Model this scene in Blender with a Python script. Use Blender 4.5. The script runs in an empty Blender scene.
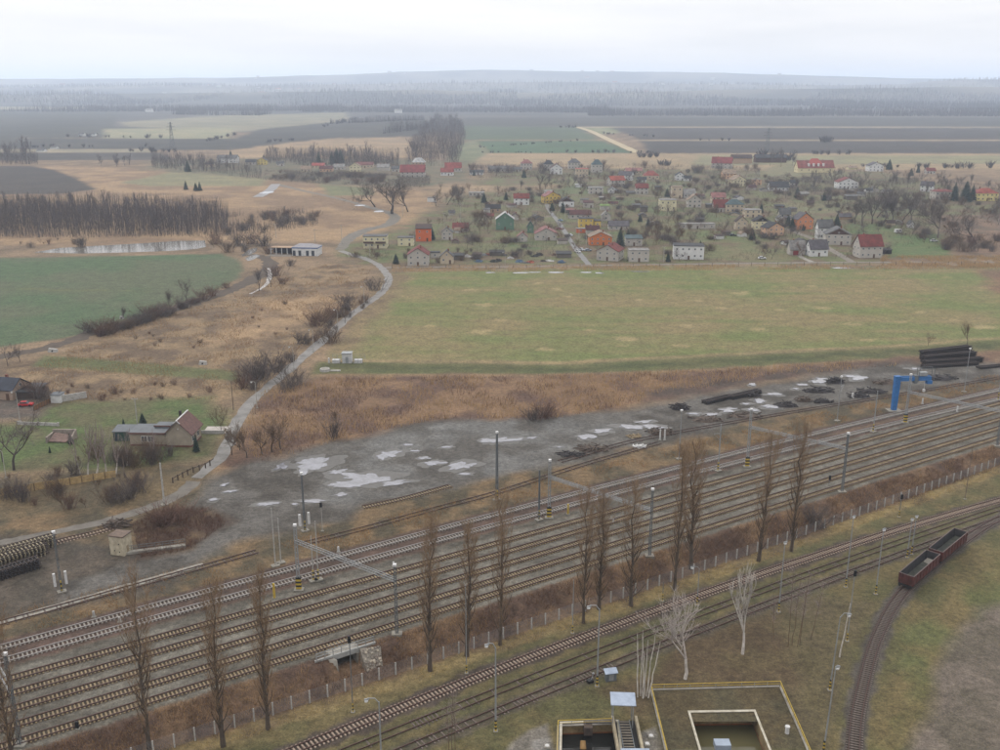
import bpy, math, random
import numpy as np
from mathutils import Vector
random.seed(7); RNG = np.random.default_rng(7)
SC = bpy.context.scene
COL = SC.collection

# ------------------------------------------------------------------ camera, sky, sun, exposure
H = 92.0; FPX = 972.0; Y0 = 84.0            # eye height, focal length in photo pixels, horizon row
PITCH = math.atan((375 - Y0) / FPX)
cam = bpy.data.cameras.new('camera'); cam.sensor_width = 36.0; cam.lens = 36.0 * FPX / 1000.0
cam.clip_start = 1.0; cam.clip_end = 80000.0
camo = bpy.data.objects.new('camera', cam); COL.objects.link(camo)
camo.location = (0, 0, H); camo.rotation_euler = (math.pi / 2 - PITCH, 0, 0)
SC.camera = camo

SUN_EL, SUN_AZ = math.radians(34), math.radians(-60)
w = bpy.data.worlds.new('World'); SC.world = w; w.use_nodes = True
nt = w.node_tree; nt.nodes.clear()
out = nt.nodes.new('ShaderNodeOutputWorld')
sky = nt.nodes.new('ShaderNodeTexSky'); sky.sky_type = 'NISHITA'; sky.sun_disc = False
sky.sun_elevation = SUN_EL; sky.sun_rotation = SUN_AZ; sky.air_density = 1.0; sky.dust_density = 3.0
bg1 = nt.nodes.new('ShaderNodeBackground'); bg1.inputs[1].default_value = 0.08
nt.links.new(sky.outputs[0], bg1.inputs[0])
tc = nt.nodes.new('ShaderNodeTexCoord'); mp = nt.nodes.new('ShaderNodeMapping'); mp.inputs['Scale'].default_value = (1, 1, 9)
nz = nt.nodes.new('ShaderNodeTexNoise'); nz.inputs['Scale'].default_value = 3.0; nz.inputs['Detail'].default_value = 5
rp = nt.nodes.new('ShaderNodeValToRGB')
rp.color_ramp.elements[0].position = 0.34; rp.color_ramp.elements[0].color = (0.88, 0.875, 0.885, 1)
rp.color_ramp.elements[1].position = 0.66; rp.color_ramp.elements[1].color = (1.03, 1.0, 0.98, 1)
bg2 = nt.nodes.new('ShaderNodeBackground'); bg2.inputs[1].default_value = 1.0
nt.links.new(tc.outputs['Generated'], mp.inputs[0]); nt.links.new(mp.outputs[0], nz.inputs['Vector'])
nt.links.new(nz.outputs[0], rp.inputs[0])
# an overcast sky grows brighter towards the zenith (CIE overcast law): L = Lh * (1 + 2 sin e)
sx_ = nt.nodes.new('ShaderNodeSeparateXYZ'); nt.links.new(tc.outputs['Generated'], sx_.inputs[0])
mr_ = nt.nodes.new('ShaderNodeMapRange'); mr_.inputs[1].default_value = 0.0; mr_.inputs[2].default_value = 1.0; mr_.inputs[3].default_value = 1.0; mr_.inputs[4].default_value = 3.0
nt.links.new(sx_.outputs['Z'], mr_.inputs[0])
sc_ = nt.nodes.new('ShaderNodeVectorMath'); sc_.operation = 'SCALE'
nt.links.new(rp.outputs[0], sc_.inputs[0]); nt.links.new(mr_.outputs[0], sc_.inputs['Scale']); nt.links.new(sc_.outputs[0], bg2.inputs[0])
mx = nt.nodes.new('ShaderNodeMixShader'); mx.inputs[0].default_value = 0.93
nt.links.new(bg1.outputs[0], mx.inputs[1]); nt.links.new(bg2.outputs[0], mx.inputs[2]); nt.links.new(mx.outputs[0], out.inputs[0])

sl = bpy.data.lights.new('sun', 'SUN'); sl.energy = 1.2; sl.angle = math.radians(16); sl.color = (1.0, 0.96, 0.9)
so = bpy.data.objects.new('sun', sl); COL.objects.link(so)
_d = Vector((math.sin(SUN_AZ) * math.cos(SUN_EL), math.cos(SUN_AZ) * math.cos(SUN_EL), math.sin(SUN_EL)))
so.rotation_euler = (-_d).to_track_quat('-Z', 'Y').to_euler(); so.location = (0, 0, 300)
SC.view_settings.view_transform = 'Standard'; SC.view_settings.look = 'None'
SC.view_settings.exposure = 0.0; SC.view_settings.gamma = 1.0; SC.view_settings.use_curve_mapping = False
SC.cycles.max_bounces = 6; SC.cycles.diffuse_bounces = 2; SC.cycles.volume_bounces = 2; SC.cycles.glossy_bounces = 2
SC.cycles.transparent_max_bounces = 4

# ------------------------------------------------------------------ layout helpers (photo pixel -> point on the land)
CP, SP = math.cos(PITCH), math.sin(PITCH)
YARD5 = [(76, 729), (240, 674), (412, 618.8), (485, 596.7), (735, 517), (826, 488), (1000, 441)]
YARD1 = [(76, 665), (240, 616), (412, 567.6), (558, 524), (735, 473.7), (826, 450), (1000, 407)]
def ray(px, py):
    u = (px - 500) / FPX; v = -(py - 375) / FPX
    return u, CP + v * SP, -SP + v * CP
def flat(px, py, z=0.0):
    a, b, c = ray(px, py); t = (z - H) / c
    return np.array((a * t, b * t))
_p = np.array([flat(*q) for q in YARD5]); _a, _b = np.polyfit(_p[:, 0], _p[:, 1], 1)
TH = math.atan(_a); DX, DY = math.cos(TH), math.sin(TH)      # track direction; (DY,-DX) points to the camera side
ORG = np.array((0.0, _b)); DROP = 2.2
def ts(x, y):
    x = np.asarray(x, float); y = np.asarray(y, float) - ORG[1]
    return x * DX + y * DY, x * DY - y * DX
def xy(t, s): return ORG[0] + t * DX + s * DY, ORG[1] + t * DY - s * DX
def gz(x, y):                                                # land height: the yard stands on a low bank
    t, s = ts(x, y); k = np.clip((s - 2.6) / 5.5, 0, 1); k = k * k * (3 - 2 * k)
    return -DROP * k
def at(px, py):
    z = 0.0
    for _ in range(8):
        p = flat(px, py, z); z = 0.5 * z + 0.5 * float(gz(p[0], p[1]))
    return Vector((p[0], p[1], float(gz(p[0], p[1]))))
def z_at(x, y, py):                                          # height over (x,y) that shows at photo row py
    a, b, c = ray(500, py); return H + c * (y / b)
def mpp(y, py=None): return (y * CP + (H) * SP) / FPX        # metres per pixel at depth y on the ground
def lin(c):
    c = np.asarray(c, float) / 255.0
    return np.where(c <= 0.04045, c / 12.92, ((c + 0.055) / 1.055) ** 2.4)

# ------------------------------------------------------------------ numpy noise
def _hash(ix, iy, s):
    h = (ix.astype(np.int64) * 374761393 + iy.astype(np.int64) * 668265263 + s * 1442695041) & 0xFFFFFFFF
    h = ((h ^ (h >> 13)) * 1274126177) & 0xFFFFFFFF
    return ((h ^ (h >> 16)) & 0xFFFF) / 65535.0
def vnoise(x, y, s=0):
    ix = np.floor(x); iy = np.floor(y); fx = x - ix; fy = y - iy
    fx = fx * fx * (3 - 2 * fx); fy = fy * fy * (3 - 2 * fy)
    a = _hash(ix, iy, s); b = _hash(ix + 1, iy, s); c = _hash(ix, iy + 1, s); d = _hash(ix + 1, iy + 1, s)
    return (a * (1 - fx) + b * fx) * (1 - fy) + (c * (1 - fx) + d * fx) * fy
def fbm(x, y, sc, s=0, o=4):
    r = 0; a = 0.5; n = 0
    for k in range(o):
        r = r + a * vnoise(x / sc + 17.3 * k, y / sc - 9.1 * k, s + k); n += a; a *= 0.5; sc = sc / 2.03
    return r / n

# ------------------------------------------------------------------ materials
MATS = {}
def nodes(m):
    m.use_nodes = True; n = m.node_tree; return n, n.nodes['Principled BSDF']
def paint(name, c, rough=0.8, var=0.18, scale=1.2, c2=None, metal=0.0, bump=0.0, spec=0.3):
    """sRGB colour with worn, blotchy variation"""
    key = (name,)
    if key in MATS: return MATS[key]
    m = bpy.data.materials.new(name); n, b = nodes(m); MATS[key] = m
    tcn = n.nodes.new('ShaderNodeTexCoord'); a = n.nodes.new('ShaderNodeTexNoise')
    a.inputs['Scale'].default_value = scale; a.inputs['Detail'].default_value = 6; a.inputs['Roughness'].default_value = 0.65
    n.links.new(tcn.outputs['Object'], a.inputs['Vector'])
    r = n.nodes.new('ShaderNodeValToRGB'); l = lin(c) * 0.52; l2 = lin(c2) * 0.52 if c2 is not None else l * (1 - 2 * var)
    r.color_ramp.elements[0].position = 0.32; r.color_ramp.elements[1].position = 0.68
    r.color_ramp.elements[0].color = (*np.clip(l2, 0, 1), 1); r.color_ramp.elements[1].color = (*np.clip(l * (1 + var * .6), 0, 1), 1)
    n.links.new(a.outputs[0], r.inputs[0]); n.links.new(r.outputs[0], b.inputs['Base Color'])
    b.inputs['Roughness'].default_value = rough; b.inputs['Metallic'].default_value = metal
    b.inputs['Specular IOR Level'].default_value = spec
    if bump:
        bp = n.nodes.new('ShaderNodeBump'); bp.inputs['Strength'].default_value = bump; bp.inputs['Distance'].default_value = 0.1
        n.links.new(a.outputs[0], bp.inputs['Height']); n.links.new(bp.outputs[0], b.inputs['Normal'])
    return m
def col(c, rough=0.85): return paint('paint_%d_%d_%d' % tuple(c), c, rough, 0.16, 0.7)
def water_mat(name, c, rough=0.04, bump=0.02, scale=1.5):
    key = (name,)
    if key in MATS: return MATS[key]
    m = bpy.data.materials.new(name); n, b = nodes(m); MATS[key] = m
    b.inputs['Base Color'].default_value = (*lin(c), 1); b.inputs['Roughness'].default_value = rough; b.inputs['IOR'].default_value = 1.33
    b.inputs['Specular IOR Level'].default_value = 0.5
    a = n.nodes.new('ShaderNodeTexNoise'); a.inputs['Scale'].default_value = scale; tcn = n.nodes.new('ShaderNodeTexCoord')
    n.links.new(tcn.outputs['Object'], a.inputs['Vector'])
    bp = n.nodes.new('ShaderNodeBump'); bp.inputs['Strength'].default_value = bump; n.links.new(a.outputs[0], bp.inputs['Height']); n.links.new(bp.outputs[0], b.inputs['Normal'])
    return m
def ground_mat():
    m = bpy.data.materials.new('land_cover'); n, b = nodes(m)
    at_ = n.nodes.new('ShaderNodeAttribute'); at_.attribute_name = 'cover'
    tcn = n.nodes.new('ShaderNodeTexCoord')
    prev = at_.outputs['Color']
    hs = []
    for sc_, lo, hi in ((0.9, 0.52, 1.46), (0.2, 0.70, 1.28), (3.2, 0.56, 1.42)):
        a = n.nodes.new('ShaderNodeTexNoise'); a.inputs['Scale'].default_value = sc_; a.inputs['Detail'].default_value = 8; a.inputs['Roughness'].default_value = 0.72
        n.links.new(tcn.outputs['Object'], a.inputs['Vector'])
        mr = n.nodes.new('ShaderNodeMapRange'); mr.inputs[1].default_value = 0.3; mr.inputs[2].default_value = 0.7; mr.inputs[3].default_value = lo; mr.inputs[4].default_value = hi
        n.links.new(a.outputs[0], mr.inputs[0])
        mu = n.nodes.new('ShaderNodeVectorMath'); mu.operation = 'SCALE'
        n.links.new(prev, mu.inputs[0]); n.links.new(mr.outputs[0], mu.inputs['Scale']); prev = mu.outputs[0]; hs.append(a)
    n.links.new(prev, b.inputs['Base Color']); b.inputs['Roughness'].default_value = 0.95; b.inputs['Specular IOR Level'].default_value = 0.15
    bp = n.nodes.new('ShaderNodeBump'); bp.inputs['Strength'].default_value = 0.5; bp.inputs['Distance'].default_value = 0.25
    n.links.new(hs[0].outputs[0], bp.inputs['Height']); n.links.new(bp.outputs[0], b.inputs['Normal'])
    return m

# ------------------------------------------------------------------ object helpers
def tag(o, label=None, cat=None, group=None, kind=None):
    if label: o['label'] = label
    if cat: o['category'] = cat
    if group: o['group'] = group
    if kind: o['kind'] = kind
    return o
def link(o, parent=None):
    COL.objects.link(o)
    if parent is not None: o.parent = parent
    return o
def empty(name, loc, rz=0.0):
    o = bpy.data.objects.new(name, None); o.empty_display_size = 0.5; link(o); o.location = loc; o.rotation_euler = (0, 0, rz); return o
def rawmesh(name, V, F, mat, smooth=False):
    me = bpy.data.meshes.new(name); V = np.asarray(V, np.float32).reshape(-1, 3); F = np.asarray(F, np.int32)
    k = F.shape[1]; me.vertices.add(len(V)); me.vertices.foreach_set('co', V.ravel())
    me.loops.add(F.size); me.loops.foreach_set('vertex_index', F.ravel())
    me.polygons.add(len(F)); me.polygons.foreach_set('loop_start', np.arange(0, F.size, k, dtype=np.int32))
    if smooth: me.polygons.foreach_set('use_smooth', np.ones(len(F), bool))
    me.update(calc_edges=True); me.materials.append(mat); return me
class MB:
    """collects boxes, bars, prisms; build() links ONE mesh object"""
    def __init__(s): s.v = []; s.f = []
    def poly(s, pts, faces):
        k = len(s.v); s.v += [tuple(p) for p in pts]; s.f += [tuple(i + k for i in f) for f in faces]; return s
    def box(s, x0, x1, y0, y1, z0, z1):
        return s.poly([(x0, y0, z0), (x1, y0, z0), (x1, y1, z0), (x0, y1, z0), (x0, y0, z1), (x1, y0, z1), (x1, y1, z1), (x0, y1, z1)],
                      [(0, 3, 2, 1), (4, 5, 6, 7), (0, 1, 5, 4), (1, 2, 6, 5), (2, 3, 7, 6), (3, 0, 4, 7)])
    def bar(s, p, q, r0, r1=None, n=6, cap=True):
        p = Vector(p); q = Vector(q); r1 = r0 if r1 is None else r1; d = (q - p).normalized()
        a = d.cross(Vector((0, 0, 1)) if abs(d.z) < 0.95 else Vector((1, 0, 0))).normalized(); b = d.cross(a)
        pts = [p + (a * math.cos(2 * math.pi * i / n) + b * math.sin(2 * math.pi * i / n)) * r0 for i in range(n)]
        pts += [q + (a * math.cos(2 * math.pi * i / n) + b * math.sin(2 * math.pi * i / n)) * r1 for i in range(n)]
        f = [(i, i + n, (i + 1) % n + n, (i + 1) % n) for i in range(n)]
        if cap: f += [tuple(range(n)), tuple(range(2 * n - 1, n - 1, -1))]
        return s.poly(pts, f)
    def beam(s, p, q, w, h):
        p = Vector(p); q = Vector(q); d = (q - p).normalized()
        a = d.cross(Vector((0, 0, 1)) if abs(d.z) < 0.95 else Vector((1, 0, 0))).normalized() * (w / 2); b = d.cross(a).normalized() * (h / 2)
        pts = [p - a - b, p + a - b, p + a + b, p - a + b, q - a - b, q + a - b, q + a + b, q - a + b]
        return s.poly(pts, [(0, 1, 2, 3), (7, 6, 5, 4), (0, 4, 5, 1), (1, 5, 6, 2), (2, 6, 7, 3), (3, 7, 4, 0)])
    def mesh(s, name, mat):
        me = bpy.data.meshes.new(name); me.from_pydata(s.v, [], s.f); me.materials.append(mat); me.update(); return me
    def build(s, name, mat, parent=None, loc=(0, 0, 0), rz=0.0):
        o = bpy.data.objects.new(name, s.mesh(name, mat)); link(o, parent); o.location = loc; o.rotation_euler = (0, 0, rz); return o
def inst(name, me, parent, loc, rz=0.0, scale=None):
    o = bpy.data.objects.new(name, me); link(o, parent); o.location = loc; o.rotation_euler = (0, 0, rz)
    if scale is not None: o.scale = scale
    return o
def copy_tree(o, parent=None):
    c = o.copy(); COL.objects.link(c); c.parent = parent
    for ch in o.children: copy_tree(ch, c)
    return c
def spline(P, step):
    """Catmull-Rom through 2-D points, resampled every step metres"""
    P = [np.array(p[:2], float) for p in P]; P = [2 * P[0] - P[1]] + P + [2 * P[-1] - P[-2]]; out_ = []
    for i in range(1, len(P) - 2):
        n = max(2, int(np.linalg.norm(P[i + 1] - P[i]) / 0.5))
        for k in range(n):
            t = k / n; a, b, c, d = P[i - 1], P[i], P[i + 1], P[i + 2]
            out_.append(0.5 * ((2 * b) + (c - a) * t + (2 * a - 5 * b + 4 * c - d) * t * t + (3 * b - a - 3 * c + d) * t ** 3))
    out_.append(P[-2]); Q = np.array(out_); L = np.concatenate([[0], np.cumsum(np.linalg.norm(np.diff(Q, axis=0), axis=1))])
    S = np.arange(0, L[-1], step); return np.stack([np.interp(S, L, Q[:, 0]), np.interp(S, L, Q[:, 1])], 1)
def pxs(P): return [at(*p) for p in P]
def strip(name, P, width, mat, lift=0.03, step=2.0, jit=0.0, smooth_edges=True):
    """a road or path: a ribbon that follows the land, width in metres (number or per-point list)"""
    Q = spline(P, step); n = len(Q); T = np.gradient(Q, axis=0); T /= np.linalg.norm(T, axis=1)[:, None]; N = np.stack([-T[:, 1], T[:, 0]], 1)
    W = np.interp(np.linspace(0, 1, n), np.linspace(0, 1, len(np.atleast_1d(width))), np.atleast_1d(width))
    rows = []
    for k in (-0.5, -0.17, 0.17, 0.5):
        j = (RNG.random(n) - 0.5) * jit * (1 if abs(k) == 0.5 else 0)
        E = Q + N * (W * k + j)[:, None]; rows.append(np.stack([E[:, 0], E[:, 1], gz(E[:, 0], E[:, 1]) + lift], 1))
    V = np.concatenate(rows); F = []
    for r in range(3):
        i = np.arange(n - 1); F.append(np.stack([r * n + i, (r + 1) * n + i, (r + 1) * n + i + 1, r * n + i + 1], 1)[:, ::-1])
    o = link(bpy.data.objects.new(name, rawmesh(name, V, np.concatenate(F), mat))); tag(o, kind='structure'); return o

# ------------------------------------------------------------------ railway alignments (fitted on the land)
def fit(P, deg=2):
    """returns s(t) polynomial of a track in yard coordinates"""
    A = np.array([at(*p)[:2] for p in P]); t, s = ts(A[:, 0], A[:, 1]); return np.polyfit(t, s, deg), t.min(), t.max()
def centre(poly, t0, t1, step=0.6):
    t = np.arange(t0, t1, step); s = np.polyval(poly, t); x, y = xy(t, s); return np.stack([x, y], 1)
F1, _, _ = fit(YARD1, 1); F5, _, _ = fit(YARD5, 1)
YARD = [F1 * (1 - k / 4) + F5 * (k / 4) for k in range(5)]
FA, _, _ = fit([(15, 645), (76, 628), (250, 580), (500, 513), (750, 451), (1000, 390)], 2)
FB, _, _ = fit([(15, 659), (76, 641), (250, 592), (500, 523), (750, 461), (1000, 399)], 2)
NEAR1, _, _ = fit([(290, 750), (500, 673), (596, 634), (640, 617), (750, 576), (860, 541), (916, 524), (1000, 502)], 2)
NEAR2, _, _ = fit([(348, 750), (500, 691), (634, 641), (740, 598), (860, 555), (1000, 509)], 2)
NEAR3, _, _ = fit([(398, 752), (500, 713), (596, 672), (677, 638), (750, 610), (860, 570), (906, 554.6), (958, 533), (1000, 519)], 2)
CURVE = pxs([(853, 800), (853.5, 770), (854, 750), (856, 720), (862, 690), (871, 655), (880, 631), (893, 606), (910, 585), (935, 564), (961, 543), (1000, 519), (1060, 497)])
FENCE, _, _ = fit([(160, 752), (295, 708), (390, 672), (500, 639), (572, 620), (612, 605), (700, 572), (800, 535), (900, 497), (1000, 467)], 2)
SIDE = fit([(0, 624), (60, 607), (130, 587), (205, 568), (330, 530)], 2)[0]

# ================================================================== THE LAND
def poly_sd(P, X, Y):
    """signed distance to polygon (positive inside)"""
    d2 = np.full(X.shape, 1e30); ins = np.zeros(X.shape, bool); n = len(P)
    for i in range(n):
        ax, ay = P[i]; bx, by = P[(i + 1) % n]; ex, ey = bx - ax, by - ay
        k = np.clip(((X - ax) * ex + (Y - ay) * ey) / (ex * ex + ey * ey + 1e-9), 0, 1)
        d2 = np.minimum(d2, (X - ax - k * ex) ** 2 + (Y - ay - k * ey) ** 2)
        c = ((ay > Y) != (by > Y)) & (X < (bx - ax) * (Y - ay) / (by - ay + 1e-12) + ax); ins ^= c
    d = np.sqrt(d2); return np.where(ins, d, -d)
# name, outline in photo pixels, two real ground colours (sRGB), patch size in m
REG = [
 ('far_plain', [(-900, 85.6), (1900, 85.6), (1900, 132), (-900, 132)], (112, 106, 98), (84, 82, 80), 420),
 ('far_plain', [(-900, 97), (1900, 97), (1900, 113), (-900, 113)], (96, 90, 86), (72, 70, 70), 260),
 ('pale_field', [(-300, 106), (110, 107), (70, 109.5), (-300, 109)], (178, 172, 140), (160, 156, 128), 90),
 ('pale_field', [(560, 100.5), (700, 100), (720, 102), (590, 102.4)], (178, 172, 140), (160, 156, 128), 90),
 ('pale_field', [(820, 92), (925, 90.5), (930, 94.5), (815, 95)], (190, 175, 140), (160, 156, 128), 90),
 ('ploughed_field', [(-900, 111), (120, 111), (110, 138), (-900, 140)], (84, 82, 70), (72, 72, 64), 70),
 ('pale_field', [(120, 122), (210, 116), (345, 112.5), (352, 121), (240, 131.5), (125, 126.5)], (158, 148, 116), (138, 134, 106), 60),
 ('pale_field', [(104, 129), (236, 127.5), (228, 138.5), (104, 138)], (172, 162, 120), (150, 150, 112), 40),
 ('ploughed_field', [(-900, 139.5), (235, 138.5), (262, 129), (345, 121), (425, 118), (440, 128), (420, 136), (330, 139), (235, 150), (-900, 151)], (84, 80, 70), (70, 68, 62), 50),
 ('pale_field', [(-900, 150.5), (150, 149), (152, 152.5), (-900, 154)], (172, 156, 120), (150, 140, 112), 30),
 ('ploughed_field', [(-900, 154), (160, 152.5), (175, 160), (-900, 163)], (92, 84, 76), (78, 72, 66), 30),
 ('dry_grassland', [(232, 151), (262, 146), (330, 138.5), (435, 137), (440, 152), (400, 158), (235, 162)], (188, 156, 112), (160, 134, 98), 40),
 ('grass_field', [(462, 126), (576, 127), (600, 139.2), (462, 140.2)], (96, 112, 78), (86, 100, 74), 50),
 ('grass_field', [(474, 140.8), (602, 140.4), (634, 153), (490, 153)], (84, 116, 78), (78, 104, 72), 50),
 ('ploughed_field', [(462, 117.5), (1900, 117.5), (1900, 126.6), (462, 126)], (86, 82, 74), (76, 72, 66), 60),
 ('pale_field', [(578, 126.6), (1900, 126.4), (1900, 128.2), (578, 127.8)], (186, 164, 124), (160, 144, 112), 30),
 ('grass_field', [(578, 128), (612, 127.6), (620, 133), (600, 134)], (150, 150, 108), (128, 136, 96), 30),
 ('ploughed_field', [(614, 128.2), (1900, 128.4), (1900, 139.8), (690, 139.6), (642, 141)], (80, 72, 66), (70, 64, 60), 50),
 ('pale_field', [(622, 139.6), (1900, 139.8), (1900, 141.4), (650, 141.2)], (186, 160, 120), (160, 140, 108), 20),
 ('ploughed_field', [(640, 141.2), (1900, 141.4), (1900, 153.6), (648, 153.6)], (80, 72, 66), (72, 66, 60), 40),
 ('dry_grassland', [(466, 153.4), (1900, 153.8), (1900, 170), (640, 170), (480, 164)], (182, 154, 112), (164, 142, 104), 30),
 ('grass_field', [(700, 155.5), (1900, 156), (1900, 163.5), (870, 164), (690, 166)], (156, 150, 104), (140, 134, 98), 30),
 ('grass_field', [(452, 146), (474, 140), (488, 152), (468, 166), (448, 160)], (140, 140, 100), (120, 128, 90), 20),
 ('dry_grassland', [(-900, 163), (90, 166), (170, 172), (260, 180), (340, 186), (430, 192), (430, 240), (-900, 258)], (182, 148, 104), (150, 120, 88), 22),
 ('grass_field', [(190, 168), (268, 178), (262, 186), (150, 186), (120, 183)], (158, 148, 104), (140, 136, 96), 18),
 ('grass_field', [(318, 184), (372, 188), (372, 195), (330, 196)], (138, 138, 92), (120, 124, 84), 12),
 ('ploughed_field', [(-900, 164), (34, 166), (58, 171), (78, 179), (97, 189), (60, 194), (-900, 196)], (84, 74, 66), (74, 66, 60), 25),
 ('village_ground', [(150, 160), (270, 158), (430, 160), (470, 160), (470, 182), (420, 187), (330, 184), (250, 178), (150, 170)], (112, 110, 82), (134, 118, 90), 14),
 ('village_ground', [(340, 262), (398, 265), (1250, 264), (1250, 205), (1000, 198), (880, 172), (640, 169), (500, 170), (470, 184), (440, 205), (400, 228), (340, 246)], (120, 124, 76), (126, 106, 80), 9),
 ('lawn', [(893, 234), (944, 234), (952, 259), (888, 257)], (98, 124, 66), (112, 122, 72), 8),
 ('lawn', [(846, 224), (902, 224), (892, 236), (846, 234)], (102, 124, 68), (118, 122, 76), 8),
 ('lawn', [(358, 250), (410, 250), (412, 262), (366, 262)], (104, 118, 68), (126, 118, 76), 7),
 ('lawn', [(476, 243), (566, 243), (566, 250), (466, 250)], (132, 130, 84), (120, 124, 80), 8),
 ('lawn', [(560, 186), (606, 186), (606, 194), (556, 194)], (106, 124, 76), (124, 126, 84), 8),
 ('lawn', [(606, 196), (640, 198), (640, 206), (606, 206)], (106, 124, 76), (124, 126, 84), 8),
 ('lawn', [(692, 231), (750, 231), (745, 243), (700, 242)], (112, 126, 72), (126, 124, 80), 8),
 ('lawn', [(708, 248), (790, 248), (790, 262), (708, 260)], (122, 124, 78), (134, 124, 84), 8),
 ('lawn', [(782, 203), (862, 203), (862, 212), (788, 214)], (126, 128, 84), (140, 128, 90), 8),
 ('lawn', [(660, 218), (700, 218), (690, 230), (628, 228)], (118, 122, 76), (134, 124, 84), 8),
 ('lawn', [(780, 162), (838, 172), (838, 178), (760, 176)], (130, 130, 90), (146, 134, 96), 8),
 ('lawn', [(440, 243), (470, 243), (470, 252), (440, 252)], (118, 122, 74), (134, 124, 84), 8),
 ('lawn', [(520, 236), (560, 244), (540, 250), (505, 248)], (104, 122, 72), (124, 120, 80), 7),
 ('lawn', [(610, 232), (640, 232), (640, 240), (612, 240)], (104, 124, 72), (124, 120, 80), 7),
 ('lawn', [(700, 212), (735, 214), (735, 222), (705, 222)], (108, 124, 74), (124, 120, 80), 7),
 ('lawn', [(650, 202), (690, 212), (660, 216), (640, 212)], (108, 122, 74), (128, 120, 82), 7),
 ('lawn', [(515, 194), (545, 196), (540, 204), (505, 202)], (106, 122, 74), (124, 120, 80), 7),
 ('lawn', [(860, 200), (920, 206), (920, 214), (862, 212)], (112, 122, 78), (128, 120, 84), 7),
 ('lawn', [(640, 182), (690, 184), (680, 192), (640, 190)], (108, 122, 76), (128, 122, 84), 7),
 ('dry_grassland', [(440, 184), (505, 186), (560, 184), (556, 188), (470, 194), (430, 200)], (178, 148, 108), (152, 128, 94), 12),
 ('dry_grassland', [(880, 258), (1250, 258), (1250, 268), (880, 268)], (160, 132, 98), (132, 108, 84), 10),
 ('dry_grassland', [(930, 215), (1250, 215), (1250, 258), (955, 258), (946, 236)], (148, 118, 92), (120, 100, 80), 14),
 ('dry_grassland', [(392, 264.5), (1000, 264.5), (1000, 270), (392, 272)], (160, 134, 98), (126, 108, 84), 9),
 ('green_field', [(-300, 259), (0, 258), (120, 256), (222, 254), (236, 259), (243, 266), (238, 278), (212, 292), (170, 306), (110, 328), (60, 339), (0, 347), (-300, 398)], (90, 114, 74), (104, 112, 80), 30),
 ('green_field', [(0, 288), (150, 290.6), (150, 291.6), (0, 290)], (120, 122, 74), (100, 110, 72), 6),
 ('dry_grassland', [(-300, 372), (0, 366), (60, 352), (140, 326), (230, 296), (270, 278), (330, 262), (372, 268), (370, 290), (322, 332), (262, 384), (225, 402), (110, 400), (-300, 420)], (162, 134, 96), (122, 100, 76), 7),
 ('dry_grassland', [(262, 300), (330, 290), (345, 306), (290, 330), (250, 345), (200, 345)], (184, 150, 106), (150, 122, 90), 8),
 ('meadow', [(398, 273), (560, 269), (700, 267), (1000, 269), (1250, 270), (1250, 330), (1000, 346), (900, 347), (560, 364), (345, 362), (332, 352), (366, 318), (393, 292)], (124, 133, 70), (150, 134, 86), 24),
 ('dry_grassland', [(985, 270), (1250, 268), (1250, 305), (1000, 294)], (146, 108, 82), (132, 104, 80), 12),
 ('dry_grassland', [(388, 272), (412, 276), (398, 296), (368, 330), (346, 356), (330, 350), (362, 312)], (156, 134, 92), (132, 112, 80), 8),
 ('dyke', [(45, 355), (240, 371), (240, 381), (32, 366)], (104, 110, 62), (118, 116, 70), 10),
 ('dyke', [(318, 362), (560, 364.5), (900, 347.5), (1250, 322), (1250, 332), (900, 358), (700, 369), (560, 374), (312, 374)], (104, 110, 62), (116, 114, 68), 14),
 ('dry_grassland', [(322, 367.2), (560, 368.6), (900, 352), (1250, 326), (1250, 327.2), (900, 353.4), (560, 370.2), (322, 368.6)], (74, 82, 50), (88, 90, 56), 8),
 ('dyke', [(330, 359.5), (560, 361.5), (900, 344.5), (1250, 319), (1250, 321), (900, 346.5), (560, 364), (330, 362)], (176, 152, 104), (150, 132, 90), 6),
 ('dyke', [(312, 374), (560, 374.5), (700, 369.5), (900, 358.5), (1250, 333), (1250, 334.5), (900, 360.5), (700, 371.5), (560, 377), (312, 377)], (172, 142, 98), (148, 122, 86), 6),
 ('scrub_ground', [(262, 390), (330, 376), (560, 375), (720, 369), (900, 358), (1250, 333), (1250, 345), (900, 368), (760, 378), (650, 402), (560, 422), (440, 422), (340, 443), (262, 468), (220, 470), (240, 430)], (150, 116, 82), (116, 88, 72), 8),
 ('scrub_ground', [(640, 390), (760, 372), (920, 359), (920, 366), (780, 380), (690, 396), (645, 404)], (112, 88, 74), (94, 80, 70), 6),
 ('scrub_ground', [(-200, 480), (0, 478), (90, 470), (210, 462), (215, 476), (150, 510), (60, 530), (-200, 545)], (128, 108, 74), (104, 92, 68), 6),
 ('garden', [(35, 416), (62, 402), (214, 397), (226, 424), (214, 456), (150, 466), (90, 470), (40, 470), (-50, 474), (-50, 426), (20, 424)], (98, 116, 60), (112, 108, 70), 9),
 ('dirt_yard', [(-60, 392), (40, 396), (50, 408), (30, 420), (-60, 420)], (116, 100, 88), (100, 92, 82), 5),
 ('rail_verge', [(-300, 560), (0, 520), (150, 508), (215, 478), (360, 500), (600, 450), (1000, 368), (1250, 330), (1250, 362), (1000, 392), (750, 454), (500, 516), (250, 583), (0, 650), (-300, 730)], (138, 112, 76), (96, 86, 64), 5),
 ('rail_verge', [(-100, 530), (60, 536), (200, 560), (170, 590), (-100, 640)], (104, 92, 78), (88, 80, 68), 4),
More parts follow.
